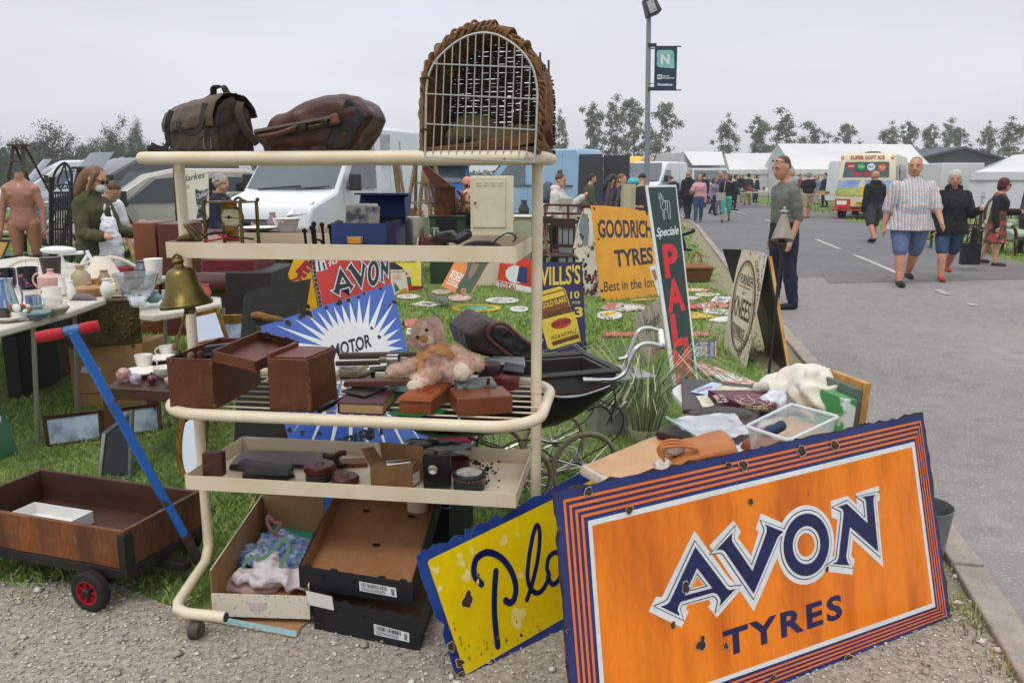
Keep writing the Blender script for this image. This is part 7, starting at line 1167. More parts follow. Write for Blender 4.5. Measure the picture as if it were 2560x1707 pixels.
# boxes under the trolley
bkc=M('15151a','1c1c20',s=4,r=.45);inn=M('a0714a','8e603c',s=3,r=.85,fine=.1)
def fruitbox(bl,br,bk,z,h,label,lab,seed,yb=None):
 q=[G(bl,z),G(br,z),D(bk,yb)if yb else G(bk,z)];q.append(q[0]+q[2]-q[1]);r=T('fruit_box',label,'box',sum(q,V())/4,0,'black fruit boxes');openbox(q,h,.006,[bkc,inn],r,'body',wall=[h,h,h,h]);f=PL(q[0],q[1]-q[0],(0,0,1));w_=(q[1]-q[0]).length
 m=MB();[m.prism([f.w(a,-.0)for a in((x,h),(x+.03,h),(x+.024,h+.008),(x+.006,h+.008))],-f.n*.006)for x in(.02,w_*.28,w_*.7,w_-.05)];m.build('rim_tab',[bkc],r,smooth=False)
 S=Sign.__new__(Sign);S.pl=f;S.art=MB();S.mats=[ewhite,blackp,M('5a5c66',r=.7),M('050505',r=.9)];S.root=r;c=[f.uv(a)for a in lab];S.flat(c,0,0);rr=random.Random(seed);lx=lambda u,v:((c[0][0]*(1-u)+c[1][0]*u)*(1-v)+(c[3][0]*(1-u)+c[2][0]*u)*v,(c[0][1]*(1-u)+c[1][1]*u)*(1-v)+(c[3][1]*(1-u)+c[2][1]*u)*v);u=.05
 while u<.75:d=rr.choice((.006,.012,.02));S.flat([lx(u,.5),lx(u+d,.5),lx(u+d,.92),lx(u,.92)],1,1);u+=d+rr.choice((.01,.016,.02))
 for v in(.12,.24,.36):S.flat([lx(.05,v),lx(.7,v),lx(.7,v+.05),lx(.05,v+.05)],2,1)
 S.text('8 MANGO',lx(.95,.15),lx(.95,.85),lx(.86,.15),1,1,.02);[S.flat(ellp((w_*x,h*y),(.011,.008),16),3,.2)for x,y in((.22,.72),(.5,.7))]
 S.done();return r,q,f
r1,q1,f1=fruitbox(zK(885,1305),zK(1555,1450),zK(1660,1150),0.004,.118,'lower black fruit box with a barcode label and white paper on its front',[zK(*a)for a in((1268,1342),(1492,1392),(1490,1332),(1264,1274))],1)
r2,q2,f2=fruitbox(zK(790,1042),zK(1515,1158),zK(1695,545),.126,.08,'upper black fruit box, open and empty inside, holding a tape roll',[zK(*a)for a in((1175,1062),(1412,1106),(1405,1045),(1170,1002))],2,3.03)
m=MB();[m.lathe([(.016,0),(.016,.001),(.001,.001)],q2[0]+(q2[1]-q2[0])*u+(q2[3]-q2[0])*v+up*.0075,16)for u,v in((.36,.14),(.8,.12),(.52,.5),(.3,.86),(.75,.86))];m.build('vent_hole',M('060505',r=.9),r2)
m=MB();m.prism([f1 .w(f1 .uv(zK(*a)),.002)for a in((852,1150),(1012,1186),(1000,1098),(832,1060))],f1 .n*.001);solo(m,'paper_sheet',M('d2cfc9','c4c1bd',s=9,r=.85),'white paper sheet stuck on the front of the lower black fruit box','paper',smooth=False)
q=q2[0].lerp(q2[1],.8)+(q2[3]-q2[0])*.9+up*.045;m=MB();m.lathe([(.036,-.0),(.042,0),(.042,.05),(.036,.05),(.036,0)],q-up*.02,28,caps=False);solo(m,'tape_roll',M('cdbfae','bfae9a',s=9,r=.6),'roll of pale tape inside the upper black fruit box','tape roll')
qb=[G(zK(*a),0)for a in((1600,880),(1750,900),(1900,650))];qb.append(qb[0]+qb[2]-qb[1]);r=T('fruit_box','third black box half hidden behind the upper fruit box','box',sum(qb,V())/4,0,'black fruit boxes');openbox(qb,.24,.006,[bkc,bkc],r,'body')
pw=bpy.data.materials.new('surface');pw.use_nodes=True;n_=pw.node_tree;v_=n_.nodes.new('ShaderNodeTexVoronoi');v_.inputs['Scale'].default_value=62;t_=n_.nodes.new('ShaderNodeTexCoord');n_.links.new(t_.outputs['Object'],v_.inputs['Vector']);g_=n_.nodes.new('ShaderNodeMapRange');g_.inputs[1].default_value=.20;g_.inputs[2].default_value=.27;n_.links.new(v_.outputs['Distance'],g_.inputs[0]);x_=n_.nodes.new('ShaderNodeMix');x_.data_type='RGBA';n_.links.new(g_.outputs[0],x_.inputs[0]);x_.inputs[6].default_value=lin('7fa0a4');x_.inputs[7].default_value=lin('cfc6b2');n_.links.new(x_.outputs[2],n_.nodes['Principled BSDF'].inputs['Base Color']);n_.nodes['Principled BSDF'].inputs['Roughness'].default_value=.7
bl_=M('8fb4bc','a4c2c4',s=40,th=(.5,.6),r=.7)
q=[G(zK(*a),.03)for a in((235,1225),(858,1245),(960,760))];q.append(G(zK(560,690),.03));r=T('patterned_box','open card case with a pale blue paw print pattern under the trolley','box',sum(q,V())/4);openbox(q,.10,.004,[pw,card],r,'body',wall=[.085,.12,.26,.17])
m=MB();f=PL(q[0],q[1]-q[0],(0,0,1));c=f.uv(zK(520,1162));m.prism([f.w((c[0]+x,c[1]+y),.0015)for x,y in((-.03,.013),(.028,.013),(.03,-.004),(.014,-.015),(-.016,-.014),(-.028,-.002))],f.n*.001);m.build('handle_slot',M('cdb9b8','b8a4a4',s=30,r=.9),r,smooth=False)
m=MB();A_=[G(zK(*a),.006)for a in((145,1248),(770,1366),(800,1300),(850,1266),(200,1180))];m.prism(A_,(0,0,.004),1);m.prism([A_[0],A_[1],A_[1]+V((0,.004,.022)),A_[0]+V((0,.004,.024))],(0,.003,0));solo(m,'patterned_card',[bl_,card],'pale blue patterned card lid lying on the gravel under the open case','lid',smooth=False)
fl1=M('9fb4d4','5a74b4',s=34,th=(.42,.6),r=.95,chip='c4dcd8',cs=22,ct=.55);fl2=M('cfc6c8','bcb0b8',s=30,th=(.5,.62),r=.95,chip='d4aab0',cs=34,ct=.66)
def heap(px,z,name,mat,label,cat,seed,nz=.028,vox=.008):
 m=MB()
 for x,y,a,b,dz in px:m.ell(G(zK(x,y),z+dz),(a,b,.028))
 blob(m,name,mat,None,vox,2,nz,13,seed,crease=.85,label=label,cat=cat)
heap(((560,850,.09,.08,.02),(700,790,.1,.09,.03),(640,740,.08,.06,.03),(780,850,.07,.09,.02),(470,830,.05,.05,.01)),.06,'floral_dress',fl1,'crumpled blue floral dress heaped in the patterned case','clothes',1)
heap(((540,970,.1,.07,.03),(680,980,.1,.06,.03),(600,900,.07,.06,.05),(780,1000,.06,.06,.02)),.06,'white_dress',fl2,'crumpled white flowered cotton dress at the front of the patterned case','clothes',2)
heap(((400,1020,.06,.05,0),(500,1040,.1,.04,0)),.05,'pink_towel',M('d0b0b2','c09ea2',s=30,r=.95),'pale pink towelling under the white dress','clothes',3,.012)
obox(zK(540,830),zK(850,850),zK(900,640),.05,.02,'turquoise_folder',M('3fae96','369c86',s=3,r=.5),'turquoise folder behind the clothes in the patterned case','folder')
pl=face(2.95,-8);m=MB();band(pl,[zK(*a)for a in((690,705),(640,690),(600,620),(605,575),(640,610),(680,620),(660,660),(640,700))],[.02]*8,.014,.003,mb=m);solo(m,'pink_strap',M('b08078','a07068',s=30,r=.9),'looped pink canvas strap over the turquoise folder','strap');m=MB();band(face(2.72,-8),[zK(*a)for a in((440,920),(480,840),(580,830),(660,760),(720,715),(740,780),(690,880),(690,960))],[.03]*8,.014,.003,mb=m);solo(m,'green_ribbon',M('6a9474','5c8466',s=30,r=.9),'green ribbon tie trailing over the crumpled dresses','ribbon')
# wooden hand cart
cw1=M('80491f','4c2c18',s=6,r=.55,th=(.35,.65),fine=.3,bump=.2,bs=40,chip='6d6a3a',cs=44,ct=.66,st=(1,1,.3));cw2=M('4a2a1c','341c12',s=3,r=.6,fine=.2,st=(1,1,5))
FR,FB=G(zD(802,862),.30),G(zD(1310,590),.30);ra=(FB-FR);ra.z=0;W0=ra.length;ry_=ra.normalized();rx_c=V((ry_.y,-ry_.x,0));RC=Matrix((rx_c,ry_,(0,0,1))).transposed()
r=T('hand_cart','old wooden hand cart with red wheels and a blue pull handle','cart',V((FR.x,FR.y,0))+ry_*W0/2-rx_c*.3);O2=V((FR.x,FR.y,0));cp=lambda x,y,z:O2+rx_c*x+ry_*y+V((0,0,z));Lc=.82
cb=lambda m,x0,x1,y0,y1,z0,z1:m.box(cp((x0+x1)/2,(y0+y1)/2,(z0+z1)/2),(x1-x0,y1-y0,z1-z0),RC)
m=MB();cb(m,-Lc,0,0,.018,.155,.30);cb(m,-.018,0,.018,W0,.155,.30);m.build('side_board',cw1,r,bevel=.003)
m=MB();cb(m,-Lc,-.018,W0-.018,W0,.155,.30);cb(m,-Lc,-Lc+.018,.018,W0-.018,.155,.30);m.build('rear_board',cw2,r,bevel=.003);m=MB();cb(m,-Lc,-.018,.018,W0-.018,.155,.17);m.build('floor_board',cw2,r)
m=MB();cb(m,-Lc,.006,-.006,.03,.118,.154);cb(m,-.03,.006,.03,W0,.118,.154);cb(m,-Lc,.006,W0-.03,W0,.118,.154);cb(m,-.026,.006,-.006,.002,.154,.285);cb(m,0,.006,-.004,.04,.154,.285);m.tube([cp(-.13,-.03,.075),cp(-.13,W0+.03,.075)],.011,8);cb(m,-.2,-.06,.08,.12,.07,.12);cb(m,-.1,.1,W0*.42,W0*.52,.08,.11);m.build('chassis',M('15130f','221d18',s=12,r=.6),r,bevel=.002)
for y,yo in((-.04,-1),(W0+.04,1)):
 for x in(-.13,-Lc+.1):
  c=cp(x,y,.075);ax=ry_*yo;m=MB();m.lathe([(.046,-.022),(.068,-.022),(.075,-.014),(.075,.014),(.068,.022),(.046,.022)],c,30,ax,caps=False);w_=m.build('wheel',rubber,r)
  m=MB();m.lathe([(.046,-.01),(.046,.021),(.041,.021),(.040,.006),(.002,.006)],c,28,ax);[m.box(c+ax*.012+(rx_c*math.cos(a)+V((0,0,math.sin(a))))*.028,(.026,.012,.004),RC@Matrix.Rotation(-a,3,'Y'))for a in(i*.8976 for i in range(7))];m.build('rim',M('a82226','921c20',s=20,r=.4),w_);m=MB();m.lathe([(.017,0),(.017,.024),(.012,.03),(.002,.031)],c,16,ax);m.build('hub',darkm,w_)
h0=D(zD(1275,1010),2.95);h1=D(zC(655,830),2.72);m=MB();hd=(h1-h0).normalized();m.tube([h0,h1],.021,4,up=(1,0,0));m.build('handle',M('2468bc','1f5cae',s=9,r=.4,chip='4a3a34',cs=11,ct=.62),r,bevel=.004);m=MB();m.tube([h0-hd*.04,h0+hd*.1],.024,4,up=(1,0,0));m.build('hinge',rust,r)
t0,t1=D(zC(330,890),2.68),D(zC(900,780),2.76);tdv=(t1-t0).normalized();m=MB();m.tube([t0,t1],.0135,12);m.tube([t0 .lerp(t1,.45),t0 .lerp(t1,.68)],.019,12);m.build('cross_bar',M('5c7a9c','2c5a94',s=20,r=.35,met=.4),r)
for a,b in((0,.42),(.7,1)):m=MB();n=26;m.tube([t0 .lerp(t1,a+(b-a)*i/n)for i in range(n+1)],[.021-.004*abs(i/n-.5)-(.0015 if i%2 else 0)for i in range(n+1)],14);m.build('grip',M('b8202c','a81c28',s=30,r=.5),r)
q=[cp(-.70,.06,.172),cp(-.40,.06,.172),cp(-.40,.26,.172),cp(-.70,.26,.172)];t=T('card_tray','white card tray with a handwritten word lying in the hand cart','tray',q[0].lerp(q[2],.5));openbox(q,.05,.003,[whitep,whitep],t,'body');S=Sign.__new__(Sign);S.pl=PL(q[0]+V((0,0,.007)),rx_c,ry_);S.art=MB();S.mats=[blackp];S.root=t;S.text('Place',(.12,.03),(.22,.03),(.13,.06),0,.1,0,1,.3);S.done()
# crockery stall on the left
tw=M('cfc9bd','bfb8aa',s=3,r=.45,fine=.06)
def ftable(label,pts,z,legs):
 q=[G(p,z)for p in pts];r=T('folding_table',label,'table',V((sum(p.x for p in q)/len(q),sum(p.y for p in q)/len(q),0)),0,'folding tables');m=MB();m.prism(q,(0,0,-.045));m.build('tabletop',tw,r,bevel=.012)
 for x,y in legs:m=MB();m.tube([(x,y,z-.04),(x-.05,y,0)],.014,8);m.build('leg',M('8f8d86',r=.4,met=.4),r)
 return r
ftable('white folding table crowded with crockery at the left edge',[(-260,900),zA(0,757),zA(168,712),(420,690),(60,640),(-300,690)],.74,((-2.72,4.6),(-2.85,5.3),(-3.6,4.4),(-3.6,5.6)))
ftable('white folding table behind the brass bell',[zC(1270,670),zC(1400,680),zC(1650,645),zC(2020,575),zC(2015,520),zC(1880,505),zC(1270,560)],.72,((-2.2,5.15),(-1.9,5.35)))
def pot(z,x,y,h,w_,prof,mat,name,label,cat='crockery',zt=.745,handle=0,n=22):
 """turned ware: foot at pixel (x,y), height and half width in pixels of that zoom"""
 b=G(z(x,y),zt);k=(V(z(x,y))-V(z(x+100,y))).length/100/F*(b-CAM).length;m=MB();m.lathe([(max(.001,a*w_*k),c*h*k)for a,c in prof],b,n)
 if handle:m.tube(arc(b+V((handle*w_*k*.95,0,h*k*.5)),w_*k*.55,-80,80,8,(handle,0,0),(0,0,1),h*k*.32),w_*k*.09,6)
 return solo(m,name,mat,label,cat,'crockery and ornaments on the left tables')
JUG=[(.7,0),(1,.1),(.95,.3),(.7,.65),(.6,.85),(.72,1),(.62,.98),(.5,.7)];MUG=[(.8,0),(1,.1),(1,1),(.92,1),(.9,.1)];VASE=[(.55,0),(.95,.25),(1,.5),(.6,.8),(.5,.9),(.7,1),(.55,.97)];PLATE=[(.6,0),(1,.8),(.97,1),(.55,.3)];DISH=[(.85,0),(1,.5),(.98,.62),(.3,.8),(.12,.85),(.2,.95),(.05,1)];SHADE=[(1,0),(.35,1),(.33,1),(.97,.01)];CUP=[(.5,0),(.62,.06),(.9,.5),(1,1),(.94,1),(.8,.5)];BTL=[(1,0),(1,.55),(.6,.75),(.42,.82),(.42,.9),(.52,.92),(.52,1)]
strp=M('5b6fa0','a9b8b4',s=1.2,th=(.45,.55),r=.25,st=(26,26,.2));flor=M('14141c','1c1c26',s=9,r=.2,chip='b05a86',cs=20,ct=.6);stone=M('a39678','948768',s=9,r=.5);pinkc=M('c9a59a','bd9488',s=9,r=.3);blug=M('7d9296','6d8488',s=9,r=.35);terr=M('a87c58','96694a',s=9,r=.6)
for a in((zV,135,1060,480,150,JUG,strp,'striped_jug','tall blue and cream striped jug at the left table edge',1),(zV,560,990,190,100,MUG,strp,'striped_mug','blue striped mug standing on blue saucers',1),(zV,610,1060,95,120,CUP,blug,'blue_bowl','pale blue bowl under the striped mug',0),(zV,620,1150,100,180,PLATE,blug,'saucer','blue grey saucers stacked under the pale blue bowl',0),(zV,880,980,150,120,MUG,china,'cream_mug','cream cup with a yellow line, lower of the stacked two',1),(zV,860,830,170,120,MUG,china,'cream_mug','cream cup with a yellow line, upper of the stacked two',-1),(zV,930,1085,120,170,PLATE,M('a59c90',r=.3),'plate','grey beige plates under the cream cups',0),(zV,120,640,260,125,MUG,flor,'floral_jar','black flowered jar at the far left of the crockery',0),(zV,480,660,300,130,MUG,flor,'floral_jar','black flowered jar behind the striped mug',0),(zV,850,700,310,170,[(.8,0),(1,.15),(1,.65),(.85,.72),(.3,.8),(.2,.9),(.3,1),(.1,.98)],pinkc,'pink_teapot','pink and white patterned teapot with a lid',-1),(zV,1030,770,260,70,JUG,china,'cream_jug','slim white jug right of the pink teapot',0),(zV,850,460,270,140,[(.8,0),(1,1),(.95,1)],M('2f2624','3a302c',s=9,r=.4),'dark_kettle','dark metal pot behind the pink teapot',0),(zV,1340,660,340,130,BTL,stone,'stoneware_jar','tall stoneware jar left of the white lampshade',0),(zV,1690,520,350,280,SHADE,M('ddd4c4','d2c8b6',s=3,r=.9),'lampshade','white cone lampshade among the crockery',0),(zV,1180,840,270,60,VASE,china,'bud_vase','small flowered bud vase on the brass box corner',0),(zV,1460,770,180,220,DISH,terr,'lidded_dish','terracotta dish with a knobbed lid behind the brass box',0),(zV,1770,800,270,105,VASE,china,'ginger_jar','white flowered vase left of the butter dish',0),(zV,70,1170,150,80,MUG,M('4a3b40',r=.4),'dark_mug','dark purple mug at the bottom left of the table',0),(zV,340,1180,130,110,CUP,china,'flower_pot','white bowl of china flowers near the table edge',0),(zV,150,1190,70,200,PLATE,china,'serving_plate','white serving plate under the dark mug',0),(zC,1260,600,270,180,[(.35,0),(.4,.2),(.7,.4),(1,1),(.96,1),(.66,.42)],M('dfe4e6',r=.06,trans=.85),'glass_bowl','large clear glass bowl on a foot left of the bell',0),(zC,1315,330,130,75,VASE,M('4a5560',r=.35),'slate_vase','slate blue vase behind the glass bowl',0),(zC,1410,350,165,75,[(.75,0),(1,1),(.95,1)],whitep,'white_pot','white tapered pot beside the slate blue vase',0),(zC,1150,320,65,80,CUP,M('8c2430',r=.4),'red_bowl','dark red bowl right of the lampshade',0),(zC,1400,570,100,70,VASE,M('5d9490',r=.2),'teal_ornament','teal glass ornament beside the glass bowl',0),(zC,1500,560,95,28,VASE,china,'candle_stick','small white candlestick left of the bell rim',0),(zC,1870,500,90,55,JUG,M('b0482a',r=.3),'orange_teapot','small orange teapot right of the bell',0),(zC,880,420,55,60,MUG,M('b07a30',r=.2),'amber_dish','amber glass dish in front of the lampshade',0),(zC,960,420,130,52,VASE,M('a3967c','8a7a60',s=30,r=.6),'shell_ornament','round brown ornament in front of the lampshade',0)):pot(*a[:9],handle=a[9])
m=MB();b=G(zV(330,1040),.79);rr=random.Random(3);[m.ell(b+V((rr.uniform(-.05,.05),rr.uniform(-.02,.02),rr.uniform(0,.04))),.014,None,7,5,mi=rr.randrange(4))for i in range(26)];m.ell(b+V((0,-.03,.025)),(.024,.008,.024),mi=1);solo(m,'china_flowers',[M('3f7a3a',r=.3),ewhite,M('b8303a',r=.3),M('6a9a4a',r=.3)],'posy of china flowers in the white bowl','ornament')
bz=M('5d4f2c','3c321c',s=10,r=.5,met=.5,fine=.2,bump=.8,bs=28);r=T('embossed_brass_box','embossed brass covered box standing on the cardboard boxes','box',G(zC(960,960),.42));A_,B_=G(zC(640,990),.42),G(zC(1300,940),.42);bv=V((-(B_-A_).y,(B_-A_).x,0)).normalized()*.3;h=D(zC(620,590),A_.y).z-.42;m=MB();m.loft([[A_,B_,B_+bv,A_+bv],[p+V((0,0,h))for p in(A_,B_,B_+bv,A_+bv)]]);m.build('body',bz,r,bevel=.006)
m=MB();c=(A_+B_+bv)/2;e_=[c+(p-c)*1.05+V((0,0,h))for p in(A_,B_,B_+bv,A_+bv)];m.loft([e_,[p+V((0,0,.018))for p in e_]]);m.build('lid',M('6a5f44','514830',s=10,r=.5,met=.4),r,bevel=.004)
f=PL(A_,B_-A_,(0,0,1));m=MB();rr=random.Random(6);[m.ell(f.w((rr.gauss(.28,.1),rr.gauss(.12,.05)),.0),(.014,.008,.012),None,8,6)for i in range(60)];m.build('embossing',bz,r)
ztop=h+.438;r=T('butter_dish','cream butter dish with printed letters on the brass box','butter dish',G(zC(1140,520),ztop));b=G(zC(1140,515),ztop);m=MB();m.box(b+V((0,0,.01)),(.19,.1,.012),rz(8));m.build('dish',china,r,bevel=.005);m=MB();m.box(b+V((0,0,.055)),(.155,.075,.075),rz(8),tap=.96);m.ell(b+V((0,0,.1)),(.03,.02,.016));m.build('cover',M('d8cfa0',r=.25),r,bevel=.008);S=Sign.__new__(Sign);S.pl=PL(b+rz(8)@V((-.07,-.0395,.03)),rz(8)@V((1,0,0)),(0,0,1));S.art=MB();S.mats=[blackp];S.root=r;S.text('LURPAK',(.0,.01),(.07,.01),(0,.026),0,.4,.02);S.done()
m=MB();b=G(zV(1350,880),ztop);m.tube(curve([b+V((-.08,0,.01)),b+V((-.03,0,.03)),b+V((.04,0,.028)),b+V((.09,0,.012))],4),[.008,.012,.016,.018,.02,.022,.024,.024,.024,.022,.02,.016,.01],8);solo(m,'bird_ornament',M('6a6264',r=.6),'small grey bird ornament on the brass box','ornament')
cf=lambda bl,br,z,h,nm,lb:solo(MB().loft([[p,q,q+V((.02,.34,0)),p+V((.02,.34,0))]for p,q in((G(bl,z),G(br,z)),(G(bl,z)+V((0,0,h)),G(br,z)+V((0,0,h))))]),nm,card,lb,'box','cardboard boxes',bevel=.006)
b1=cf(zC(680,1535),zC(1340,1500),.0,.09,'cardboard_carton','lower cardboard carton under the brass box');b2=cf(zC(665,1410),zC(1330,1370),.092,.326,'cardboard_carton','tall taped cardboard carton carrying the brass box')
f=PL(G(zC(665,1410),.092),G(zC(1330,1370),.092)-G(zC(665,1410),.092),(0,0,1));m=MB();m.prism([f.w(f.uv(zC(*a)),.002)for a in((755,1150),(925,1165),(905,1225),(730,1205))],f.n*.001);solo(m,'carton_label',M('cfcdc8',r=.7),'white label stuck on the taped carton','label',smooth=False)
r=T('low_table','low dark wooden table holding cups and glass paperweights','table',G(zC(1300,1700),0));q=[G(zC(*a),.44)for a in((965,1345),(1720,1390),(1800,1100),(1330,1090))];m=MB();m.prism(q,(0,0,-.06));m.build('tabletop',woodd,r,bevel=.004)
for p in q:m=MB();m.box((p.x*.97-.05,p.y,.19),(.05,.05,.38));m.build('leg',woodd,r)
for a in((1300,1240,55,150,PLATE,china,'saucer','white flowered saucer on the low dark table',0),(1320,1195,140,72,CUP,china,'tea_cup','white flowered cup on its saucer on the low dark table',1),(1480,1110,45,120,PLATE,china,'saucer','saucer at the back of the low dark table',0),(1540,1070,100,75,CUP,china,'tea_cup','patterned cup with a gilt rim behind the bell rope',-1),(1510,1250,90,100,CUP,china,'slop_bowl','white bowl half hidden by the open case',0),(1580,1320,60,70,CUP,M('d0b8a8',r=.2),'pink_cup','pinkish dish just left of the open case',0)):pot(zC,*a[:8],zt=.442,handle=a[8])
for x,y,rr_,c_,c2,lb in((1135,1290,.040,'d08080','e8c8c8','large pink bubbled glass ball'),(1240,1315,.031,'c0a0c4','d8d0e0','small lilac glass paperweight'),(1390,1310,.026,'8a1848','5a0e30','magenta glass scent bottle with a stopper')):m=MB();b=G(zC(x,y),.442);m.ell(b+V((0,0,rr_*.95)),rr_,None,20,14);rr_<.03 and m.ell(b+V((0,0,rr_*2.1)),(.006,.006,.012));solo(m,'glass_paperweight',M(c_,c2,s=50,th=(.4,.6),r=.05,trans=.5,coat=.5),lb+' on the low dark table','paperweight')
mir=M('d5dce2',r=.03,met=1);burl=M('4a2716','33190d',s=20,r=.4,fine=.2);pic=M('a9bccc','5c7080',s=9,th=(.4,.62),r=.15,coat=.4)
def framed(pl,out,inn_,fm,gm_,name,label,cat,dp_=.025):
 r=T(name,label,cat,pl.w(pl.uv(out[-1])));m=MB();a,b=[pl.uv(p)for p in out],[pl.uv(p)for p in inn_];m.loft([[pl.w(p,z)for p in l]for l,z in((a,-dp_),(a,0),(offp(a,-.006),.006),(b,0),(b,-.008))],caps=False);m.build('frame',fm,r,smooth=False);m=MB();m.poly([pl.w(p,-.006)for p in b]);m.poly([pl.w(p,-dp_)for p in a]);m.build('glass',gm_,r,smooth=False);return r
framed(leana(zD(300,305),zD(660,262),14),QD(zD,(270,103),(645,62),(660,262),(300,305)),QD(zD,(305,130),(640,85),(655,240),(325,290)),burl,pic,'framed_print','pale landscape print in a burr wood frame leaning in the grass','picture')
framed(leana(zD(665,258),zD(1060,205),14),QD(zD,(648,60),(1050,12),(1062,205),(665,258)),QD(zD,(680,85),(1022,42),(1035,190),(690,235)),burl,pic,'framed_print','boating scene print in a burr wood frame behind the blue handle','picture')
r=framed(leana(zD(640,500),zD(860,515),20),QD(zD,(665,215),(860,60),(850,515),(640,500)),QD(zD,(690,225),(845,95),(835,500),(660,490)),galv,M('141a18',r=.1),'dark_mirror','dark glass in a thin metal frame leaning behind the cart','mirror')
pl=leana(zD(1160,520),zD(1330,530),12);framed(pl,[zD(*a)for a in ellp((1245,280),(95,255),28,3)],[zD(*a)for a in ellp((1245,285),(62,215),28,3)],gold,mir,'oval_mirror','oval gilt framed mirror standing left of the trolley leg','mirror')
framed(face(4.9,6,12),QD(zC,(1640,690),(1990,610),(2080,890),(1760,960)),QD(zC,(1720,715),(1965,660),(2040,880),(1780,930)),gold,mir,'gilt_mirror','gilt framed mirror propped behind the trolley post','mirror');framed(face(5.1,4,10),QD(zC,(2020,680),(2230,675),(2230,900),(2060,900)),QD(zC,(2045,760),(2230,750),(2230,900),(2070,900)),gold,pic,'gilt_picture','gilt framed picture right of the gilt mirror','picture')
pl=leana(zD(-60,420),zD(125,345),16);S=Sign(pl,QD(zD,(-60,30),(0,20),(125,345),(-60,430)),[enam('1a5c38'),ewhite],back=ewhite,label='green enamel sign with a white edge cut by the left border',group='old enamel advertising signs');S.px(QD(zD,(-60,45),(-5,35),(112,340),(-60,415)),0,.4);S.text('O',zD(-50,170),zD(8,150),zD(-50,110),1,.8,.03);S.done()
# behind the crockery: dummy, gate, ladders, bicycle, trunks
mq=M('a2715c','96654f',s=3,r=.4,coat=.15);p=D(zB(255,1230),11.7)
def torso(m):
 [m.ell((sg*.072,-.082,1.31),(.082,.034,.058))for sg in(-1,1)];[m.ell((sg*.036,-.094,1.17-i*.06),(.034,.022,.027))for sg in(-1,1)for i in range(3)];[m.ell((sg*.19,.0,1.385),(.062,.062,.07))for sg in(-1,1)];m.ell((0,-.075,.90),(.045,.05,.055));[m.cap((sg*.04,.01,1.50),(sg*.15,.01,1.43),.035,.05)for sg in(-1,1)];m.lathe([(.058,0),(.056,.07),(.002,.07)],(0,.01,1.53),18)
r,J,_=person('x',(p.x,p.y,p.z-.47),10,1.80,1.04,0,((2,0),(-3,2)),((4,13,12),(4,13,12)),0,(0,0),(),('bald','dark'),mq,vox=.012,headless=True,nolegs=True,spread=1.12,extra=torso)
r.name='mannequin';tag(r,'headless flesh coloured male mannequin standing on a black crate','mannequin')
m=MB();m.lathe([(.05,0),(.05,.006),(.002,.007)],(0,.01,1.612),18);m.build('neck_cap',M('c9a48c',r=.4),r,world=False)
m=MB();b=D(zB(255,1300),11.8);[m.box((b.x,b.y,z),(.85,.4,.03))for z in(.03,.3,p.z-.02)];[m.box((b.x+x,b.y,p.z/2),(.03,.4,p.z-.06))for x in(-.41,-.14,.14,.41)];m.box((b.x,b.y+.19,p.z/2),(.82,.01,p.z-.06));solo(m,'black_crate',blackp,'black open shelved crate under the mannequin','crate',smooth=False)
iron=M('1c1c1e',r=.6);pl=face(9.6,8);P=lambda x,y,o=0:pl.w(pl.uv(zB(x,y)),o);m=MB()
for x in(460,645):m.tube([P(x,520 if x<500 else 560),P(x,1330)],.02,6)
m.tube(curve([P(*a)for a in((480,650),(500,480),(590,392),(650,480),(650,600))],4),.014,6);m.tube(curve([P(*a)for a in((590,392),(560,480),(525,570),(560,650))],4),.01,6);m.tube(curve([P(*a)for a in((590,392),(605,500),(640,620))],4),.01,6);[m.tube([P(465,y),P(648,y-4)],.012,6)for y in(665,820,1000,1225)];[m.tube([P(x,665),P(x,1225)],.009,5)for x in range(485,640,22)]
for cx,cy in((495,620),(555,615),(590,612),(635,615),(500,740),(560,740),(615,740),(520,930),(590,930),(540,1110),(610,1110)):m.tube([P(cx+math.cos(a)*(8+a*4),cy+math.sin(a)*(8+a*4))for a in(i*.6 for i in range(11))],.008,5)
solo(m,'iron_gate',iron,'ornate black wrought iron gate right of the mannequin','gate')
def ladder(label,z,top,bl,br,Y,n,lean_,mat,back=True):
 a,b=D(z(*bl),Y),D(z(*br),Y);t=D(z(*top),Y+lean_);a.z=b.z=max(0,min(a.z,b.z));w_=(b-a).length*.36;r=T('step_ladder',label,'ladder',(a+b)/2,0,'wooden step ladders');t0,t1=t-V((w_/2,0,0)),t+V((w_/2,0,0));m=MB();m.tube([a,t0],.032,4);m.tube([b,t1],.032,4);m.build('front_rails',mat,r,bevel=.003)
 for i in range(1,n):p,q=a.lerp(t0,i/n),b.lerp(t1,i/n);m=MB();m.box((p+q)/2,((q-p).length,.1,.025));m.build('step',mat,r)
 m=MB();m.box(t+V((0,.03,.02)),(w_+.12,.18,.03));m.build('top_board',mat,r);dv=V((0,1.0+lean_,0));m=MB();[m.tube([p+V((0,.06,0)),g_+dv],.024,4)for p,g_ in((t0,a),(t1,b))];back and m.build('rear_legs',mat,r);return r
lw=M('4a3a2c','352a20',s=6,r=.7,fine=.2);lw2=M('8a7458','75614a',s=6,r=.7,fine=.2)
ladder('tall dark wooden step ladder behind the mannequin',zB,(165,245),(-20,1200),(230,1200),12.3,7,.5,lw);ladder('wooden step ladder behind the woman in green',zB,(770,455),(555,1180),(830,1180),9.4,6,.4,lw)
ladder('pale wooden trestle A frame, nearer of the pair',zG,(590,115),(440,690),(700,690),12,3,.3,lw2);ladder('pale wooden trestle A frame, right one of the pair',zG,(680,110),(570,660),(840,500),12.6,3,.3,lw2)
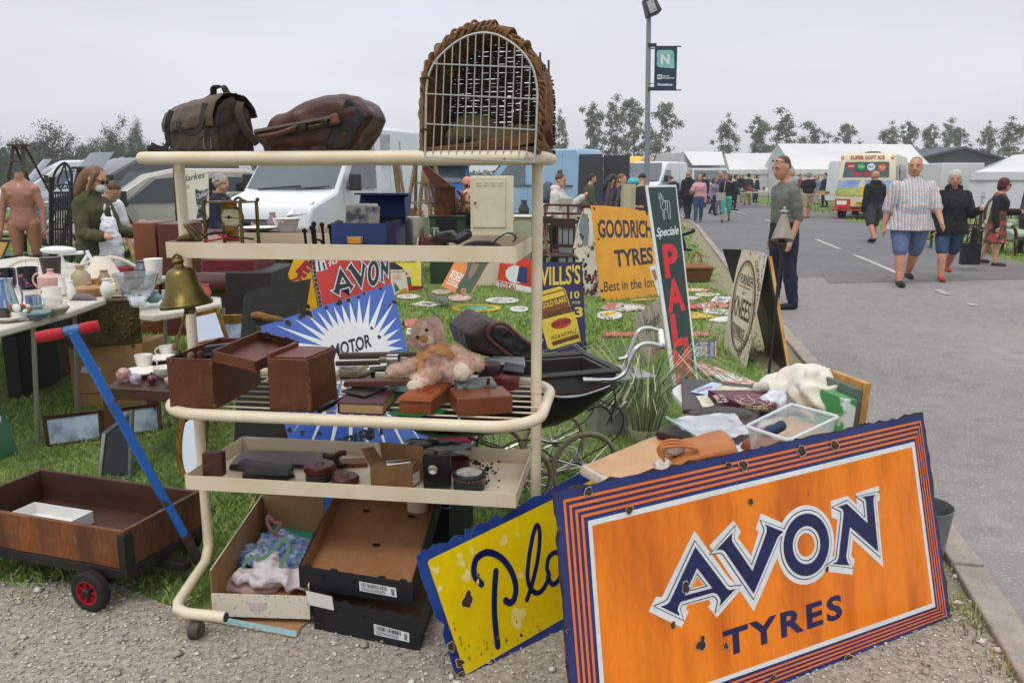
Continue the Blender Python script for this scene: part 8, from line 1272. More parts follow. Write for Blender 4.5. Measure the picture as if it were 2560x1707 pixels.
bw=M('d8dcdc',r=.3);r=T('bicycle','white bicycle parked behind the crockery table','bicycle',D(zB(600,1400),7.6));r.location.z=0;pl=face(7.6,6);P=lambda x,y,o=0:pl.w(pl.uv(zB(x,y)),o)
for x,y in((330,1620),(1010,1600)):m=MB();c=P(x,y);m.tube(arc(c,.34,0,360,36,pl.b,(0,0,1))[:-1],.016,7,loop=True);w_=m.build('wheel',M('c8c0b0',r=.6),r);m=MB();[m.tube([c,c+pl.b*.33*math.cos(a)+V((0,0,.33*math.sin(a)))],.002,4)for a in(i*.35 for i in range(18))];m.build('spokes',steel,w_)
m=MB();[m.tube([P(*a),P(*b)],.016,8)for a,b in(((540,1190),(640,1480)),((560,1220),(760,1208)),((640,1480),(800,1230)),((540,1240),(330,1620)),((640,1580),(330,1620)),((790,1190),(1010,1600)))];m.build('frame',bw,r);m=MB();m.ell(P(530,1185),(.16,.07,.035));m.build('saddle',bw,r)
def chest(a,b,Y,z0,dp_,mats,name,label,cat,h=None,yaw=0):p,q=D(a,Y),D(b,Y);m=MB();m.box(((p.x+q.x)/2,Y+dp_/2,(p.z+z0)/2),(q.x-p.x,dp_,p.z-z0),rz(yaw));return solo(m,name,mats,label,cat,bevel=.012)
chest(zB(1200,935),zB(1440,1330),8.0,0,.5,M('7a4424','6a381c',s=2,r=.4,st=(1,1,.3),fine=.1),'wooden_cabinet','upright light brown wooden cabinet with torn veneer left of the trolley post','cabinet');chest(zB(1425,945),zB(1690,1330),7.9,0,.5,M('5c2a1c','4e2216',s=2,r=.4,fine=.1),'wooden_cabinet','dark red brown wooden cabinet directly behind the trolley post','cabinet')
chest(zC(1825,175),zC(2334,300),6.3,.60,.5,M('6a1420','5a101a',s=9,r=.4),'red_chest','dark red wooden chest behind the trolley','trunk');chest(zC(1935,290),zC(2500,640),6.2,.0,.6,M('1d1a19','272321',s=9,r=.6,fine=.1),'black_chest','big black wooden chest under the dark red trunk','chest')
m=MB();b=D(zC(1870,400),5.7);m.lathe([(.07,-.14),(.085,0),(.07,.14)],b,18,(1,.3,0));solo(m,'wooden_keg',M('43211a',r=.4),'small dark red wooden keg right of the bell','keg');m=MB();m.lathe([(.16,0),(.19,.42),(.18,.42),(.15,.02)],(D(zB(1120,1200),8.4).x,8.4,.2),20);solo(m,'metal_bin',galv,'grey metal bin left of the light brown cabinet','bin')
# the pram
pk=M('1c1a1a','171515',s=4,r=.3,coat=.3);pg_=M('4a4543','403c3a',s=3,r=.4);NR,FRw,FF=(G(zL(*a),.16)for a in((710,1370),(800,1115),(320,1170)));e1=(FRw-FF).normalized();e1 .z=0;e1 .normalize();e2=V((e1 .y,-e1 .x,0));e2=e2 if e2 .y<0 else-e2
tk=abs((NR-FRw).dot(e2));C0=(NR+FRw)/2;L_=(FRw-FF).dot(e1);r=T('pram','black vintage pram with large spoked wheels and chrome handles right of the trolley','pram',V((C0 .x,C0 .y,0))-e1*L_/2)
pp=lambda x,y,z:V((C0 .x,C0 .y,z))+e1*x+e2*y
for x,y,R_ in((0,tk/2,.165),(0,-tk/2,.165),(-L_,tk/2,.14),(-L_,-tk/2,.14)):
 c=pp(x,y,R_+.01);m=MB();m.tube(arc(c,R_,0,360,44,e1,(0,0,1))[:-1],.0115,9,loop=True);w_=m.build('wheel',M('a89a86','978a76',s=20,r=.7),r);m=MB();m.tube(arc(c,R_-.012,0,360,44,e1,(0,0,1))[:-1],.005,6,loop=True);[m.tube([c+e2*.012*(-1)**i,c+(e1*math.cos(i*.349)+V((0,0,math.sin(i*.349))))*(R_-.012)],.0022,4)for i in range(18)];m.build('spokes',chrome,w_);m=MB();m.lathe([(.012,-.03),(.02,-.02),(.02,.01),(.017,.026),(.002,.034)],c,14,e2*(1 if y>0 else-1));m.build('hub',chrome,w_)
NRt,FRt=G(zL(1142,505),.70),G(zL(1176,345),.70);sx=(NRt-C0).dot(e1);hwid=abs((NRt-FRt).dot(e2))/2;yc=((NRt+FRt)/2-C0).dot(e2);BL_=1.0
def sec(t):
 zb=.445+.17*(abs(t-.5)/.5)**5;return[(yc+s_*hwid*k,zb+(.62-zb)*f)for s_,k,f in((1,1.0,1),(1,1.0,.62),(1,.88,.25),(1,.5,0),(-1,.5,0),(-1,.88,.25),(-1,1.0,.62),(-1,1.0,1))]
m=MB();m.loft([[pp(sx-.02-(BL_-.04)*t,y,z)for y,z in sec(t)]for t in(i/14 for i in range(15))]);m.build('body',pk,r,ang=60)
m=MB()
for s_ in(1,-1):m.prism([pp(sx+.01,yc+s_*(hwid+.012),.615),pp(sx-BL_,yc+s_*(hwid+.012),.615),pp(sx-BL_,yc+s_*(hwid-.004),.70),pp(sx+.01,yc+s_*(hwid-.004),.70)],e2*-s_*.02)
m.prism([pp(sx+.02,yc+hwid,.615),pp(sx+.02,yc-hwid,.615),pp(sx+.012,yc-hwid,.70),pp(sx+.012,yc+hwid,.70)],e1*-.02);m.build('upper_side',pg_,r,bevel=.006)
m=MB()
for a,b in(((sx+.02,hwid+.012),(sx-BL_,hwid+.012)),((sx+.02,-hwid-.012),(sx-BL_,-hwid-.012)),((sx+.02,hwid+.012),(sx+.02,-hwid-.012))):m.tube([pp(a[0],yc+a[1],.705),pp(b[0],yc+b[1],.705)],.016,4)
m.build('rim',M('3a3836',r=.4),r,bevel=.004);m=MB();m.prism([pp(x,yc+y,.622)for x,y in((sx,hwid-.02),(sx,.02-hwid),(sx-BL_,.02-hwid),(sx-BL_,hwid-.02))],(0,0,.004));m.build('dark_interior',M('0d0c0c',r=.9),r,smooth=False)  # near-black sheet over the solid body, shade of the hollow inside put into its colour
plN=PL(pp(sx,yc+hwid+.03,0),e1,(0,0,1));plF=PL(pp(sx,yc-hwid-.01,0),e1,(0,0,1));QL=lambda pl,*a,o=0:curve([pl.w(pl.uv(zL(*p)),o)for p in a],6)
m=MB();m.tube(QL(plN,(490,665),(560,690),(690,722),(850,710),(1000,665),(1105,625)),.006,7);m.build('chrome_trim',chrome,r);m=MB();m.tube(QL(plN,(500,625),(640,690),(820,690),(1000,640),(1110,600),o=-.02),.004,6);m.build('side_line',M('6a3a2c',r=.4),r)
ha=QL(plN,(925,572),(1060,578),(1150,570),(1240,510),(1280,400),(1330,310),(1420,268),(1555,292));hb=QL(plF,(1178,405),(1250,380),(1300,270),(1350,165),(1430,135),(1540,165));m=MB();m.tube(hb,.0105,10);m.build('handle',chrome,r);m=MB();m.tube(ha,.0105,10);m.tube([ha[0]-e1*.03,ha[4]],.013,8);m.build('handle',chrome,r);m=MB();m.tube([hb[-1],ha[-1]],.014,12);m.build('grip',whitep,r);m=MB();m.ell(ha[-1],.013);m.build('handle_end',steel,r)
m=MB();m.tube(QL(plN,(1095,635),(1150,690),(1145,800),(1110,900),(1080,960)),.004,6);m.tube(QL(plF,(915,840),(1030,800),(1110,860),(1120,950)),.005,6)
for y in(tk/2-.03,.03-tk/2):m.tube(curve([pp(.16,y,.22),pp(.02,y,.18),pp(-.2,y,.22),pp(-L_,y,.19),pp(-L_-.16,y,.26)],5),.005,6);m.tube(curve([pp(-.02,y,.2),pp(.18,y,.3),pp(.2,y,.42),pp(.06,y,.5)],5),.004,6);m.tube(curve([pp(-L_,y,.2),pp(-L_-.2,y,.3),pp(-L_-.18,y,.42),pp(-L_-.06,y,.5)],5),.004,6)
[m.tube([pp(x,-tk/2,.175),pp(x,tk/2,.175)],.007,6)for x in(0,-L_)];m.tube([pp(-.1,-.1,.18),pp(-.1,.1,.18)],.006,6);m.build('chassis',M('3a3532','2c2825',s=9,r=.4,met=.3),r);m=MB();a=plF.w(plF.uv(zL(1240,770)));m.cap(a,plF.w(plF.uv(zL(1200,815))),.009,.010);m.tube([a,plF.w(plF.uv(zL(1120,920)))],.005,6);m.build('brake_lever',steel,r)
hm_=M('3b1f1f','2e1818',s=6,r=.5,bump=.2,bs=40);pl=PL(pp(sx-BL_+.1,yc,0),e1,(0,0,1));m=MB();pillow(m,pl,[zJ(*a)for a in((1380,240),(1470,160),(1570,88),(1640,105),(1740,150),(1900,270),(2080,400),(2160,470),(1900,520),(1640,480),(1425,420))],-hwid,hwid,.02);blob(m,'hood',hm_,r,.009,2,.01,10,2,crease=.5)
m=MB();o=hwid+.004;m.prism([pl.w(pl.uv(zJ(*a)),o-.012)for a in((1590,240),(1640,170),(1740,160),(1900,290),(2060,400),(2060,480),(1880,480),(1700,350))],pl.n*.012);blob(m,'hood_lining',M('17171a','222226',s=9,r=.35),r,.006,1,.008,16,1,crease=.7);m=MB();m.tube(curve([pl.w(pl.uv(zJ(*a)),o+.004)for a in((1900,515),(1700,370),(1570,250),(1590,165),(1680,125),(1760,150),(1900,270),(2070,390))],5),.008,6);m.build('stitched_edge',M('6e3a30','54281f',s=90,th=(.45,.55),r=.5),r)
m=MB();m.tube(curve([pl.w(pl.uv(zJ(*a)),o+.02)for a in((1540,468),(1640,458),(1740,465),(1835,490))],4),.006,7);m.ell(pl.w(pl.uv(zJ(1835,490)),o+.02),.011);m.build('hood_hinge',chrome,r);m=MB();q=G(zL(880,460),.63);m.ell(q,(.09,.06,.05));blob(m,'pillow',M('3a1f22','2c1618',s=9,r=.5),r,.009,2,.006,18)
# junk tables right of the pram
ZT=.70;GT=lambda p,z:G(p,z-.10)if z>.5 else G(p,z);tp_m=M('c49a6c','b68a5c',s=5,r=.4,fine=.08,chip='8a6238',cs=8,ct=.72);r=T('folding_table','tan topped folding table with a white rim behind the big orange sign','table',GT(zM(900,800),0),0,'folding tables');FL=GT(zM(80,862),ZT);sg_=lambda u:SG.w((u,.6/SG.u.z),-.035);q=[FL,sg_(.36),sg_(1.40),sg_(1.40)+V((-.25,.42,0)),GT(zM(1500,560),ZT),GT(zM(640,632),ZT)];q=[V((p.x,p.y,.6))for p in q];m=MB();m.prism(q,(0,0,.004));m.build('tabletop',tp_m,r,smooth=False);m=MB();m.tube([p-V((0,0,.018))for p in q],.021,8,loop=True,flat=1);m.build('white_rim',M('cfcac0','b8aa98',s=20,r=.4),r)
for p in(q[0],q[3]):m=MB();m.tube([p+V((.05,.05,-.04)),V((p.x+.06,p.y+.08,0))],.012,8);m.build('leg',steel,r)
r=T('folding_table','white oval ended table behind the tan one','table',GT(zM(1200,330),0),0,'folding tables');m=MB();c=GT(zM(1270,330),ZT-.004);e_=[GT(p,ZT-.004)for p in[zM(*a)for a in((785,235),(830,200),(960,178),(1180,185),(1550,240),(2050,330),(2300,480),(2200,620),(1500,600),(1000,480),(850,330),(792,268))]];m.prism(e_,(0,0,-.03));m.build('tabletop',whitep,r,bevel=.006);m=MB();m.tube([c-V((0,0,.03)),V((c.x,c.y,0))],.03,10);m.build('leg',steel,r)
def sheet(ps,z,h,name,mat,label,cat,**k):m=MB();m.prism([GT(zM(*a),z)for a in ps],(0,0,h));return solo(m,name,mat,label,cat,smooth=False,**k)
sheet(((858,186),(1010,190),(1500,242),(1555,330),(1500,430),(870,440)),.70,.02,'portfolio',M('4c4648','3f3a3c',s=6,r=.6),'large grey portfolio on the white table','portfolio',bevel=.004)
sheet(((935,262),(1110,184),(1195,198),(1080,290)),.724,.003,'magazine',M('8fbcd8','a9cce0',s=9,r=.4),'pale blue leaflet with red lettering on the portfolio','leaflet');S=Sign.__new__(Sign);S.pl=PL(GT(zM(950,262),.728),(1,.1,0),(0,1,0));S.pl.n=V((0,0,1));S.art=MB();S.mats=[M('c05060',r=.5)];S.root=bpy.data.objects['magazine'];S.text('CIDER',zM(990,262),zM(1120,222),zM(985,246),0,1,.03);S.done()
sheet(((1080,292),(1165,215),(1400,235),(1510,275),(1300,285)),.722,.006,'magazine',M('c9bfa4','b0a58a',s=20,th=(.45,.6),r=.5),'cream illustrated magazine between the leaflet and the maroon book','magazine');sheet(((980,298),(1075,290),(1130,372),(1040,400)),.723,.003,'photo_page',M('cfc8b4','9a927c',s=40,th=(.5,.6),r=.5),'cream printed page left of the maroon book','page')
r=T('hardback_book','maroon railway book with a white line drawing on its cover','book',GT(zM(1360,350),.73));q=[GT(zM(*a),.728)for a in((1335,415),(1640,425),(1560,300),(1075,300))];m=MB();m.loft([q,[p+V((0,0,.03))for p in q]]);m.build('cover',M('5c2434','4e1e2c',s=9,r=.45),r,bevel=.002);S=Sign.__new__(Sign);S.pl=PL(q[3]+V((0,0,.03)),(1,0,0),(0,1,0));S.pl.n=V((0,0,1));S.art=MB();S.mats=[M('c8a8a4',r=.6),M('3a2a20','8a7a5c',s=60,r=.6),M('cbbf9c',r=.6)];S.root=r
for ln in(((1290,300),(1400,285),(1540,300),(1590,360),(1480,378),(1350,360),(1300,320)),((1330,330),(1400,310),(1460,340),(1420,365),(1350,350),(1340,330)),((1400,290),(1440,320),(1520,310),(1560,345)),((1330,300),(1380,330),(1500,345),(1540,370))):S.stroke([zM(*a)for a in ln],.004,0,1)
S.text('THE LMS',zM(1250,345),zM(1190,280),zM(1220,350),0,1,.03);S.text('AT WAR',zM(1205,350),zM(1150,285),zM(1165,355),0,1,.03);S.done();f=PL(q[0],q[1]-q[0],(0,0,1));S.pl=f;S.art=MB();w_=(q[1]-q[0]).length;S.flat([(.002,.002),(w_-.002,.002),(w_-.002,.028),(.002,.028)],1,0);S.text('THE LMS AT WAR',(w_*.75,.022),(w_*.15,.022),(w_*.75,.009),2,1,.03);S.done()
dcm=M('33231f','281a17',s=6,r=.45,bump=.1,bs=40);m=MB();q=[GT(zM(*a),.725)for a in((650,600),(900,480),(1190,350),(1500,440),(1440,640),(1330,720),(1100,690))];m.prism([(p.x,p.y,.606)for p in q],(0,0,.03));m.ell(GT(zM(1180,440),.74),(.13,.08,.02));blob(m,'document_case',dcm,None,.007,3,.006,12,3,crease=.5,label='dark brown leather document case in the middle of the tan table',cat='case')
m=MB();ga,gb,gc,gd_=(GT(zM(*a),.752)for a in((735,490),(1075,700),(1420,600),(1290,435)));n=14;rr=random.Random(4);m.loft([[ga.lerp(gd_,j/n).lerp(gb.lerp(gc,j/n),i/n)+V((0,0,.010*noise.noise(V((i*.45,j*.35,2)))+.006))for j in range(n+1)]for i in range(n+1)],closed=False,caps=False);o=solo(m,'plastic_bag',M('cfd4d8','bcc2c8',s=9,r=.15,trans=.3,alpha=.72,coat=.5),'clear plastic zip bag lying on the dark document case','plastic bag');m=MB();m.tube([ga.lerp(gb,i/8)+V((0,0,.012))for i in range(9)],.004,5);m.build('zip_edge',M('9cc4bc',r=.3),o)
th=M('b57038','a4622e',s=7,r=.55,bump=.1,bs=40);pl=face(GT(zM(1000,880),ZT).y+.02,-2);r=T('tan_handbag','tan leather handbag lying on its side on the tan table','handbag',GT(zM(1000,880),ZT));m=MB();pillow(m,pl,[zM(*a)for a in((735,830),(860,768),(1050,710),(1250,665),(1315,700),(1328,790),(1200,860),(940,895),(760,890))],-.03,.16,.016);blob(m,'body',th,r,.007,2,.008,12,2,crease=.5);m=MB()
for k in range(3):m.tube(curve([pl.w(pl.uv(zM(*a)),.0+.014*k)for a in((760+20*k,840),(690+12*k,780+12*k),(672+10*k,720-6*k),(730,662+12*k),(830,655+12*k),(930,690),(990,712))],6),.0052,8)
m.build('handle',th,r);m=MB();[m.ell(pl.w(pl.uv(zM(x,y)),o),s_)for x,y,o,s_ in((800,730,-.02,(.04,.03,.022)),(700,860,.02,(.03,.03,.03)),(720,900,.02,(.04,.03,.018)))];blob(m,'packing_paper',M('d4cdc6','b8b0aa',s=20,r=.8),r,.006,1,.014,24,3,crease=.8)
r=T('plastic_box','clear plastic storage box with leather gloves in it','box',GT(zM(1740,620),ZT));rim=[GT(zM(*a),.83)for a in((1738,655),(2145,462),(1757,360),(1388,540))];bas=[GT(zM(*a),.706)for a in((1640,790),(2060,640),(1770,560),(1440,690))];cpl=M('dfe6e8',r=.15,alpha=.38,spec=.5,coat=.3);m=MB()
cc=sum(rim,V())/4;bas=[V((*(cc+(p-cc)*.84).to_2d(),.606))for p in rim];m.loft([bas,[b_.lerp(p,.95)for b_,p in zip(bas,rim)]],caps=False);m.poly(bas[::-1]);m.build('body',cpl,r,bevel=.012);m=MB();m.tube([p.lerp(p2,t)for p,p2 in zip(rim,rim[1:]+rim[:1])for t in(.04,.5,.96)],.006,6,loop=True);m.build('rim',M('dde4e6',r=.2,alpha=.7),r)
m=MB();b=cc+V((-.03,0,-.09));m.ell(b,(.07,.05,.018));[m.cap(b+V((.05,-.02+i*.016,.008)),b+V((.12-abs(i-1.5)*.012,-.035+i*.024,.012)),.011,.009)for i in range(4)];m.cap(b+V((0,-.03,.01)),b+V((.06,-.07,.01)),.012,.01);m.cap(b+V((-.04,.02,0)),b+V((-.10,-.0,-.005)),.03,.035);blob(m,'leather_gloves',M('8a4a28','743a1e',s=12,r=.6),None,.005,2,.004,40,label='brown leather gloves with cream cuffs in the plastic box',cat='gloves');m=MB();m.cap(b+V((-.05,.04,.03)),b+V((.02,.07,.05)),.022,.02);blob(m,'blue_glove',M('22344c',r=.7),None,.006,2,.004,30,label='navy blue glove behind the brown ones in the plastic box',cat='glove')
m=MB();q=GT(zM(1440,760),.715);m.lathe([(.06,0),(.066,.004),(.066,.018),(.06,.02),(.002,.018)],q,26);solo(m,'tub_cover',M('d8dcdc',r=.2,alpha=.85),'white round plastic lid at the edge of the tan table','tub lid')
heapm=MB();[heapm.ell(GT(zM(x,y),z),s_)for x,y,z,s_ in((1720,240,.76,(.13,.09,.06)),(1880,200,.80,(.14,.1,.07)),(2000,230,.82,(.12,.1,.06)),(2080,330,.78,(.12,.1,.07)),(1960,320,.76,(.12,.1,.05)),(2160,420,.74,(.07,.06,.06)),(1930,160,.86,(.03,.03,.04)))];blob(heapm,'white_cloth',M('dcd7cb','d0cabd',s=5,r=.9),None,.009,2,.04,9,4,crease=.85,label='heap of cream white cloth at the back right of the tables',cat='cloth')
m=MB();[m.ell(GT(zM(x,y),.74),(.07,.06,.045))for x,y in((1640,350),(1800,330),(1870,360))];blob(m,'lace_cloth',M('d8d8e4','c4c4d4',s=30,r=.9),None,.008,2,.02,20,6,crease=.8,label='white lace cloth bundled in front of the cream heap',cat='cloth')
for p,w_,h,c_,lb in((zM(2150,620),.05,.14,('3d8a4c','c8d0cc'),'green and white carton at the right end of the table'),(zM(2215,600),.02,.17,('5a6a62','4c5a54'),'grey green book standing beside the carton'),(zM(2275,590),.03,.19,('b88a4c','a67a3e'),'light wooden frame at the far right of the table')):m=MB();b=GT(p,.70);m.box(b+V((0,.1,h/2)),(w_,.22,h),rz(14)@ry(4));solo(m,('carton','book','picture_surround')[(w_<.05)+(w_==.03)],M(*c_,s=12,th=(.5,.56),r=.6),lb,('carton','book','frame')[(w_<.05)+(w_==.03)],bevel=.003)
m=MB();b=G(zA(2150,1300));m.lathe([(.09,0),(.118,.235),(.124,.24),(.116,.238),(.088,.006)],b+V((-.05,.06,0)),28,caps=False);m.lathe([(.001,.004),(.09,.004)],b+V((-.05,.06,0)),28,caps=False);solo(m,'bucket',galv,'galvanised bucket standing behind the right end of the orange sign','bucket')
gp=[M('c9c4a2','a8a884',s=9,r=.6),M('6a8050',r=.6),M('4a5f3c',r=.6),M('8f9a70',r=.6)];m=tuft(G(zL(1400,1080)),230,.66,.09,gp,5,.0034,.95);b=G(zL(1400,1080));m.lathe([(.08,0),(.1,.07),(.09,.07),(.07,.02)],b,18);solo(m,'ornamental_grass',gp,'potted ornamental grass with long pale blades between pram and table','plant',smooth=False)
m=MB();b=G(zL(1100,1050));m.box(b+V((.0,.1,.17)),(.2,.2,.34),rz(12));m.box(b+V((.02,.1,.36)),(.42,.36,.012),rz(20));solo(m,'grey_stand',M('9aa09c','868c88',s=9,r=.4,met=.3),'pale grey metal stand with a flat top behind the pram wheels','stand')
r=T('standing_lamp','black standing lamp with a grey cone shade beside the A board','lamp',G(zA(1757,950)));b=G(zA(1757,950));tpn=D(zO(1345,560),5.5);bn=D(zO(1325,870),5.45);m=MB();m.tube([b,bn],.010,10);m.lathe([(.09,0),(.09,.012),(.02,.02)],b,22);m.build('pole',blackp,r);m=MB();m.ell(bn+V((0,0,.005)),.034);m.build('ball',M('3a352c',r=.3),r);m=MB();c=D(zO(1328,825),5.45);m.lathe([(.074,0),(.016,h_:=(tpn.z-c.z)),(.012,h_),(.072,.003)],c,26,(tpn-c));m.build('shade',M('8d857a','7c746a',s=9,r=.5),r);m=MB();m.lathe([(.03,0),(.03,.006),(.012,.012),(.012,.03),(.003,.034)],tpn,16);m.build('finial',chrome,r)
r=T('picnic_hamper','wicker picnic hamper with a hoop handle on the grass by the kerb','basket',G(zW(1085,465)));b=G(zW(1085,468));k=.22957/F*(b-CAM).length;q=lambda w_,d,z:[b+V((x*w_*k,.18+y*d,z))for x,y in((-1,-1),(1,-1),(1,1),(-1,1))];m=MB();m.loft([q(115,.12,0),q(150,.16,.2)]);m.build('body',M('7a4a2a','5c361c',s=60,r=.7,bump=.8,bs=90,st=(1,1,3)),r,bevel=.02);m=MB();m.loft([q(160,.17,.2),q(162,.175,.225),q(60,.1,.27)]);m.build('lid',M('8f6238','75492a',s=60,r=.7,bump=.6,bs=90),r,bevel=.006);m=MB();m.tube(arc(b+V((-.02,.18,.2)),60*k,0,180,14,ry=.24),.014,7);m.build('handle',M('8f6a3c',r=.6),r)
m=MB();qc=[G(zJ(*a),.02)for a in((1190,1420),(1600,1420),(1640,1290),(1180,1290))];r=T('plastic_basket','bright pink plastic basket seen below the middle rail','basket',qc[0].lerp(qc[2],.5));openbox([V((*p.to_2d(),.02))for p in qc],.2,.005,[M('c82a6e','b82262',s=9,r=.35),M('a81c56',r=.4)],r,'body');f=PL(qc[0],qc[1]-qc[0],(0,0,1));w_=(qc[1]-qc[0]).length;m=MB();[m.prism([f.w((w_*(.12+.095*i)+x,.05+.03*j+y),.001)for x,y in((0,0),(.014,0),(.014,.016),(0,.016))],f.n*.001)for i in range(8)for j in range(5)];m.build('lattice_hole',M('3a0c20',r=.8),r,smooth=False)
# furniture behind the trolley
lk=M('d6ccb4','cabfa6',s=3,r=.4,chip='8a6a48',cs=9,ct=.74);a,b=D(zG(1090,1320),11.6),D(zG(1505,235),11.6);r=T('metal_locker','tall cream metal locker with a vented door behind the teddy bear','locker',((a.x+b.x)/2,11.85,0));m=MB();m.box(((a.x+b.x)/2,11.85,b.z/2),(b.x-a.x,.5,b.z));m.build('body',lk,r,bevel=.01);d0,d1=D(zG(1105,740),11.58),D(zG(1425,250),11.58);m=MB();m.box(((d0 .x+d1 .x)/2,11.59,(d0 .z+d1 .z)/2),(d1 .x-d0 .x,.02,d1 .z-d0 .z));dr=m.build('door',lk,r,bevel=.004);m=MB();[m.box((D(zG(x,0),11.57).x,11.575,D(zG(0,y),11.57).z),(.07,.012,.012))for x in(1160,1230,1300,1370)for y in(300,325)];m.build('vent_slot',lk,dr);m=MB();m.ell(D(zG(1128,500),11.55),.02);m.build('knob',gold,dr)
for a,b,Y,dp_,mt,nm,lb in(((690,1310),(1020,640),11.9,.5,M('24432a','1c3622',s=3,r=.5),'green_cupboard','dark green cupboard left of the cream locker'),((1512,1050),(1785,645),12.6,.6,M('c2c8aa','b4ba9c',s=3,r=.4),'mint_cabinet','pale mint kitchen cabinet right of the cream locker'),((1955,1010),(2115,735),12.0,.4,M('9aa2a6','8a9296',s=4,r=.4),'grey_bin','pale grey bin between the dark bentwood chairs'),((1985,740),(2090,450),13.6,.3,M('a8a296',r=.6),'grey_board','greyish board standing behind the red hurdle'),((1745,640),(1830,525),13.4,.3,M('b6b8b4',r=.5),'white_cabinet','low white cabinet behind the spade')):
 p,q=D(zG(*a),Y),D(zG(*b),Y);m=MB();m.box(((p.x+q.x)/2,Y+dp_/2,q.z/2),(q.x-p.x,dp_,q.z));nm!='grey_board' and m.box(((p.x+q.x)/2,Y+dp_/2-.01,q.z+.012),(q.x-p.x+.05,dp_+.05,.024));solo(m,nm,mt,lb,nm.split('_')[1],bevel=.012)
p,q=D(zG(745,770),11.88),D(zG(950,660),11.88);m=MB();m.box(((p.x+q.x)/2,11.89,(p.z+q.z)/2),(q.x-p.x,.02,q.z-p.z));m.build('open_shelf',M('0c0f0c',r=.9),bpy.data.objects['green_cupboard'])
b=D(zG(835,630),12.0);m=MB();m.lathe([(.16,0),(.15,.38),(.17,.42),(.15,.42)],b,22);m.prism([b+V((x,-.02,z))for x,z in((-.14,.4),(-.32,.68),(-.26,.72),(.12,.42))],(0,.1,0));m.tube(arc(b+V((.15,0,.2)),.1,-80,80,8,ry=.17),.02,6);solo(m,'copper_coal_jug',M('6a3a22','4a2616',s=9,r=.4,met=.5),'rusty copper jug on the dark green cupboard','jug')
hr=M('5a2a24','45201c',s=9,r=.6);m=MB();P=lambda x,y:D(zG(x,y),12.9);[m.tube([P(1812,y),P(2300,y+10)],.018,6)for y in(518,600,670)];[m.tube([P(x,510),P(x,900)],.018,6)for x in(1815,2040,2270)];solo(m,'red_hurdle',hr,'red painted metal hurdle behind the dark chairs','hurdle');r=T('garden_spade','wooden shafted spade with a red handle leaning by the mint cabinet','spade',D(zG(1860,1050),11));a,b,c=(D(zG(*p),11)for p in((1778,700),(1800,810),(1862,1050)));m=MB();m.tube([b,c],.018,8);m.build('shaft',lw2,r);m=MB();m.tube([a,b],.024,8);m.build('handle',M('a8283c',r=.4),r)
p,q=D(zT(550,900),14.4),D(zT(782,150),14.4);m=MB();m.box(((p.x+q.x)/2,14.6,q.z/2),(q.x-p.x,.4,q.z));m.box(((p.x+q.x)/2+.06,14.39,q.z/2),(.012,.02,q.z*.96));solo(m,'cream_cupboard',M('bdb49a','afa68c',s=2,r=.5),'cream two door cupboard left of the lamp post','cupboard');m=MB();m.ell(D(zT(742,112),14.5),(.11,.11,.08));solo(m,'turquoise_bowl',M('3fa8b4',r=.3),'turquoise bowl upturned on the cream cupboard','bowl')
for i,(x,y,x2,y2,lb)in enumerate(((320,130,190,520,'left one of the brown poles behind the yellow tyre sign'),(350,300,270,520,'middle brown pole behind the yellow tyre sign'),(500,190,370,520,'right one of the brown poles behind the yellow tyre sign'))):m=MB();a,b=D(zT(x,y),13.2),D(zT(x2,y2+300),12.8);m.tube([a,b],.03,6);solo(m,'wooden_pole',lw,lb,'pole','poles leaning behind the tyre sign')
m=MB();P=lambda x,y,o=0:D(zG(x,y),14.5+o);[m.tube([P(x,110),P(x2,640)],.028,5)for x,x2 in((330,395),(350,420),(372,470))];solo(m,'pole_bundle',lw2,'bundle of long brown poles standing behind the blue card box','poles');a,b=P(268,400),P(285,70);m=MB();m.box((a.x,14.4,b.z/2+.2),(.16,.06,b.z+.4));solo(m,'tall_plank',M('c8ccd4','6a7078',s=1,r=.5),'tall narrow white plank at the back corner of the white van','plank')
m=MB();b=D(zE(1308,1422),9.5);m.lathe([(.09,0),(.15,.14),(.16,.15),(.14,.145),(.08,.01)],b,24);m.tube(arc(b+V((-.03,-.14,.1)),.03,0,180,6),.006,5);solo(m,'enamel_pot',china,'white enamel pot on the back table seen above the upper tray','pot');m=MB();b2=D(zE(1050,1420),9.5);m.lathe([(.1,0),(.24,.04),(.25,.05),(.1,.015)],b2,26);solo(m,'enamel_basin',china,'wide shallow white basin left of the enamel pot','basin');r=T('back_table','wooden table under the enamel pot behind the trolley','table',(b.x-.2,9.5,0));m=MB();m.box((b.x-.2,9.55,b.z-.02),(1.8,.8,.04));m.build('tabletop',woodd,r)
for x in(-1.0,.6):m=MB();m.box((b.x+x,9.5,(b.z-.04)/2),(.06,.6,b.z-.05));m.build('leg',woodd,r)
for i,(px,Y,yaw,L2,n,lb)in enumerate(((560,12.0,5,1.8,6,'stall left of the blue sunburst'),(1000,15.5,-5,2.0,7,'stall by the bald man'),(1215,16.2,8,1.8,6,'stall behind the cream locker'),(60,12.4,5,2.0,6,'stall beyond the mannequin'),(330,10.6,10,1.6,5,'stall in front of the silver car'),(1375,17.5,0,1.8,5,'stall behind the rusty white sign'),(930,13.2,-4,1.7,6,'stall at the foot of the pole bundle'),(740,11.4,4,1.5,5,'stall in front of the white van'))):stall(lb,at(zA(px,420),Y),yaw,L2,tabm,60+i,n,ST)
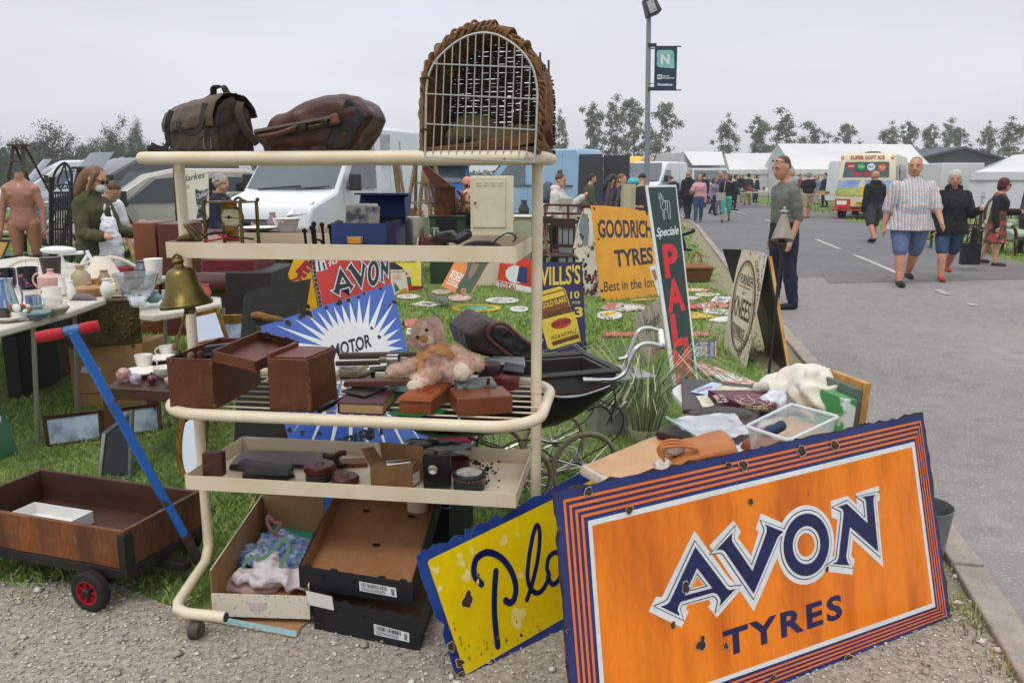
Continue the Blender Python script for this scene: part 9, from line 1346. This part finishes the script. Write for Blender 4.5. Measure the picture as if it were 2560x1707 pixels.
pl=face(10.2,5,4);S=Sign(pl,[zE(*a)for a in((345,900),(380,885),(580,888),(608,920),(612,1290),(590,1318),(360,1318),(345,1290))],[M('d9d2c2','cbc2ae',s=4,r=.4,chip='8a5a34',cs=9,ct=.68),M('262a3c','8a8698',s=16,th=(.45,.6),r=.4),M('b0583a',r=.4),black],thick=.02,label='white ice cream parlour sign with a dark sundae glass behind the trolley post',group='old enamel advertising signs');S.text('Clarkes',zE(360,985),zE(580,940),zE(355,930),3,.5,.01,1,.3);S.text('ICES',zE(355,1040),zE(440,1040),zE(355,1008),2,.5,.02)
S.px([zE(*a)for a in((490,1040),(606,1045),(595,1180),(570,1210),(606,1300),(500,1305),(520,1210),(500,1170))],1,.5);S.px([zE(*a)for a in ellp((545,1025),(55,32),20)],0,.8);S.text('Clarkes',zE(505,1130),zE(598,1100),zE(500,1090),0,1,.02,1,.3);S.px([zE(*a)for a in((350,1200),(400,1140),(430,1250),(360,1300))],1,.5);S.done()
m=MB();a,b=D(zE(315,845),10.0),D(zE(325,1345),10.0);m.tube([a,V((b.x,b.y,0))],.032,8);solo(m,'brown_post',M('4a1f1a','381612',s=6,r=.5),'dark red brown post standing left of the ice cream parlour sign','post')
framed(leana(zB(-260,1330),zB(70,1300),24,.5),QD(zB,(-260,1080),(105,1092),(20,1290),(-260,1330)),QD(zB,(-260,1105),(75,1110),(5,1260),(-260,1290)),M('2a1c14',r=.4),M('b8823a','d0a050',s=5,r=.3),'framed_print','amber coloured picture in a dark frame cut by the left edge','picture')
for a,b,z0,nm,c_,lb in(((0,870),(225,1480),5.6,'black_crate','161616','black crate in the shade under the left crockery table'),((190,780),(440,1270),6.0,'brown_chest','4a2e1e','brown wooden chest standing under the left crockery table')):chest(zC(*a),zC(*b),z0,0,.5,M(c_,r=.6,bump=.1),nm,lb,nm.split('_')[1])
m=MB();b=G(zO(420,925));m.box(b+V((0,.1,.36)),(.34,.3,.06),ry(-18));m.tube([b+V((-.06,.1,.34)),b+V((.03,.1,.02))],.03,8);m.ell(b+V((.02,.1,.03)),(.16,.12,.035));m.ell(b+V((.17,.1,.42)),.05);solo(m,'black_stool',blackp,'small black pedestal stool behind the tall green sign near the kerb','stool')
# air
hz=bpy.data.materials.new('air');hz.use_nodes=True;hn=hz.node_tree;hn.nodes.clear();ho=hn.nodes.new('ShaderNodeOutputMaterial');hv=hn.nodes.new('ShaderNodeVolumePrincipled');hv.inputs['Color'].default_value=(.86,.89,.93,1);hv.inputs['Density'].default_value=.0011;hn.links.new(hv.outputs[0],ho.inputs['Volume'])
m=MB();m.box((0,740,9.5),(2000,1600,21));o=m.build('haze',hz,smooth=False);o['kind']='stuff'
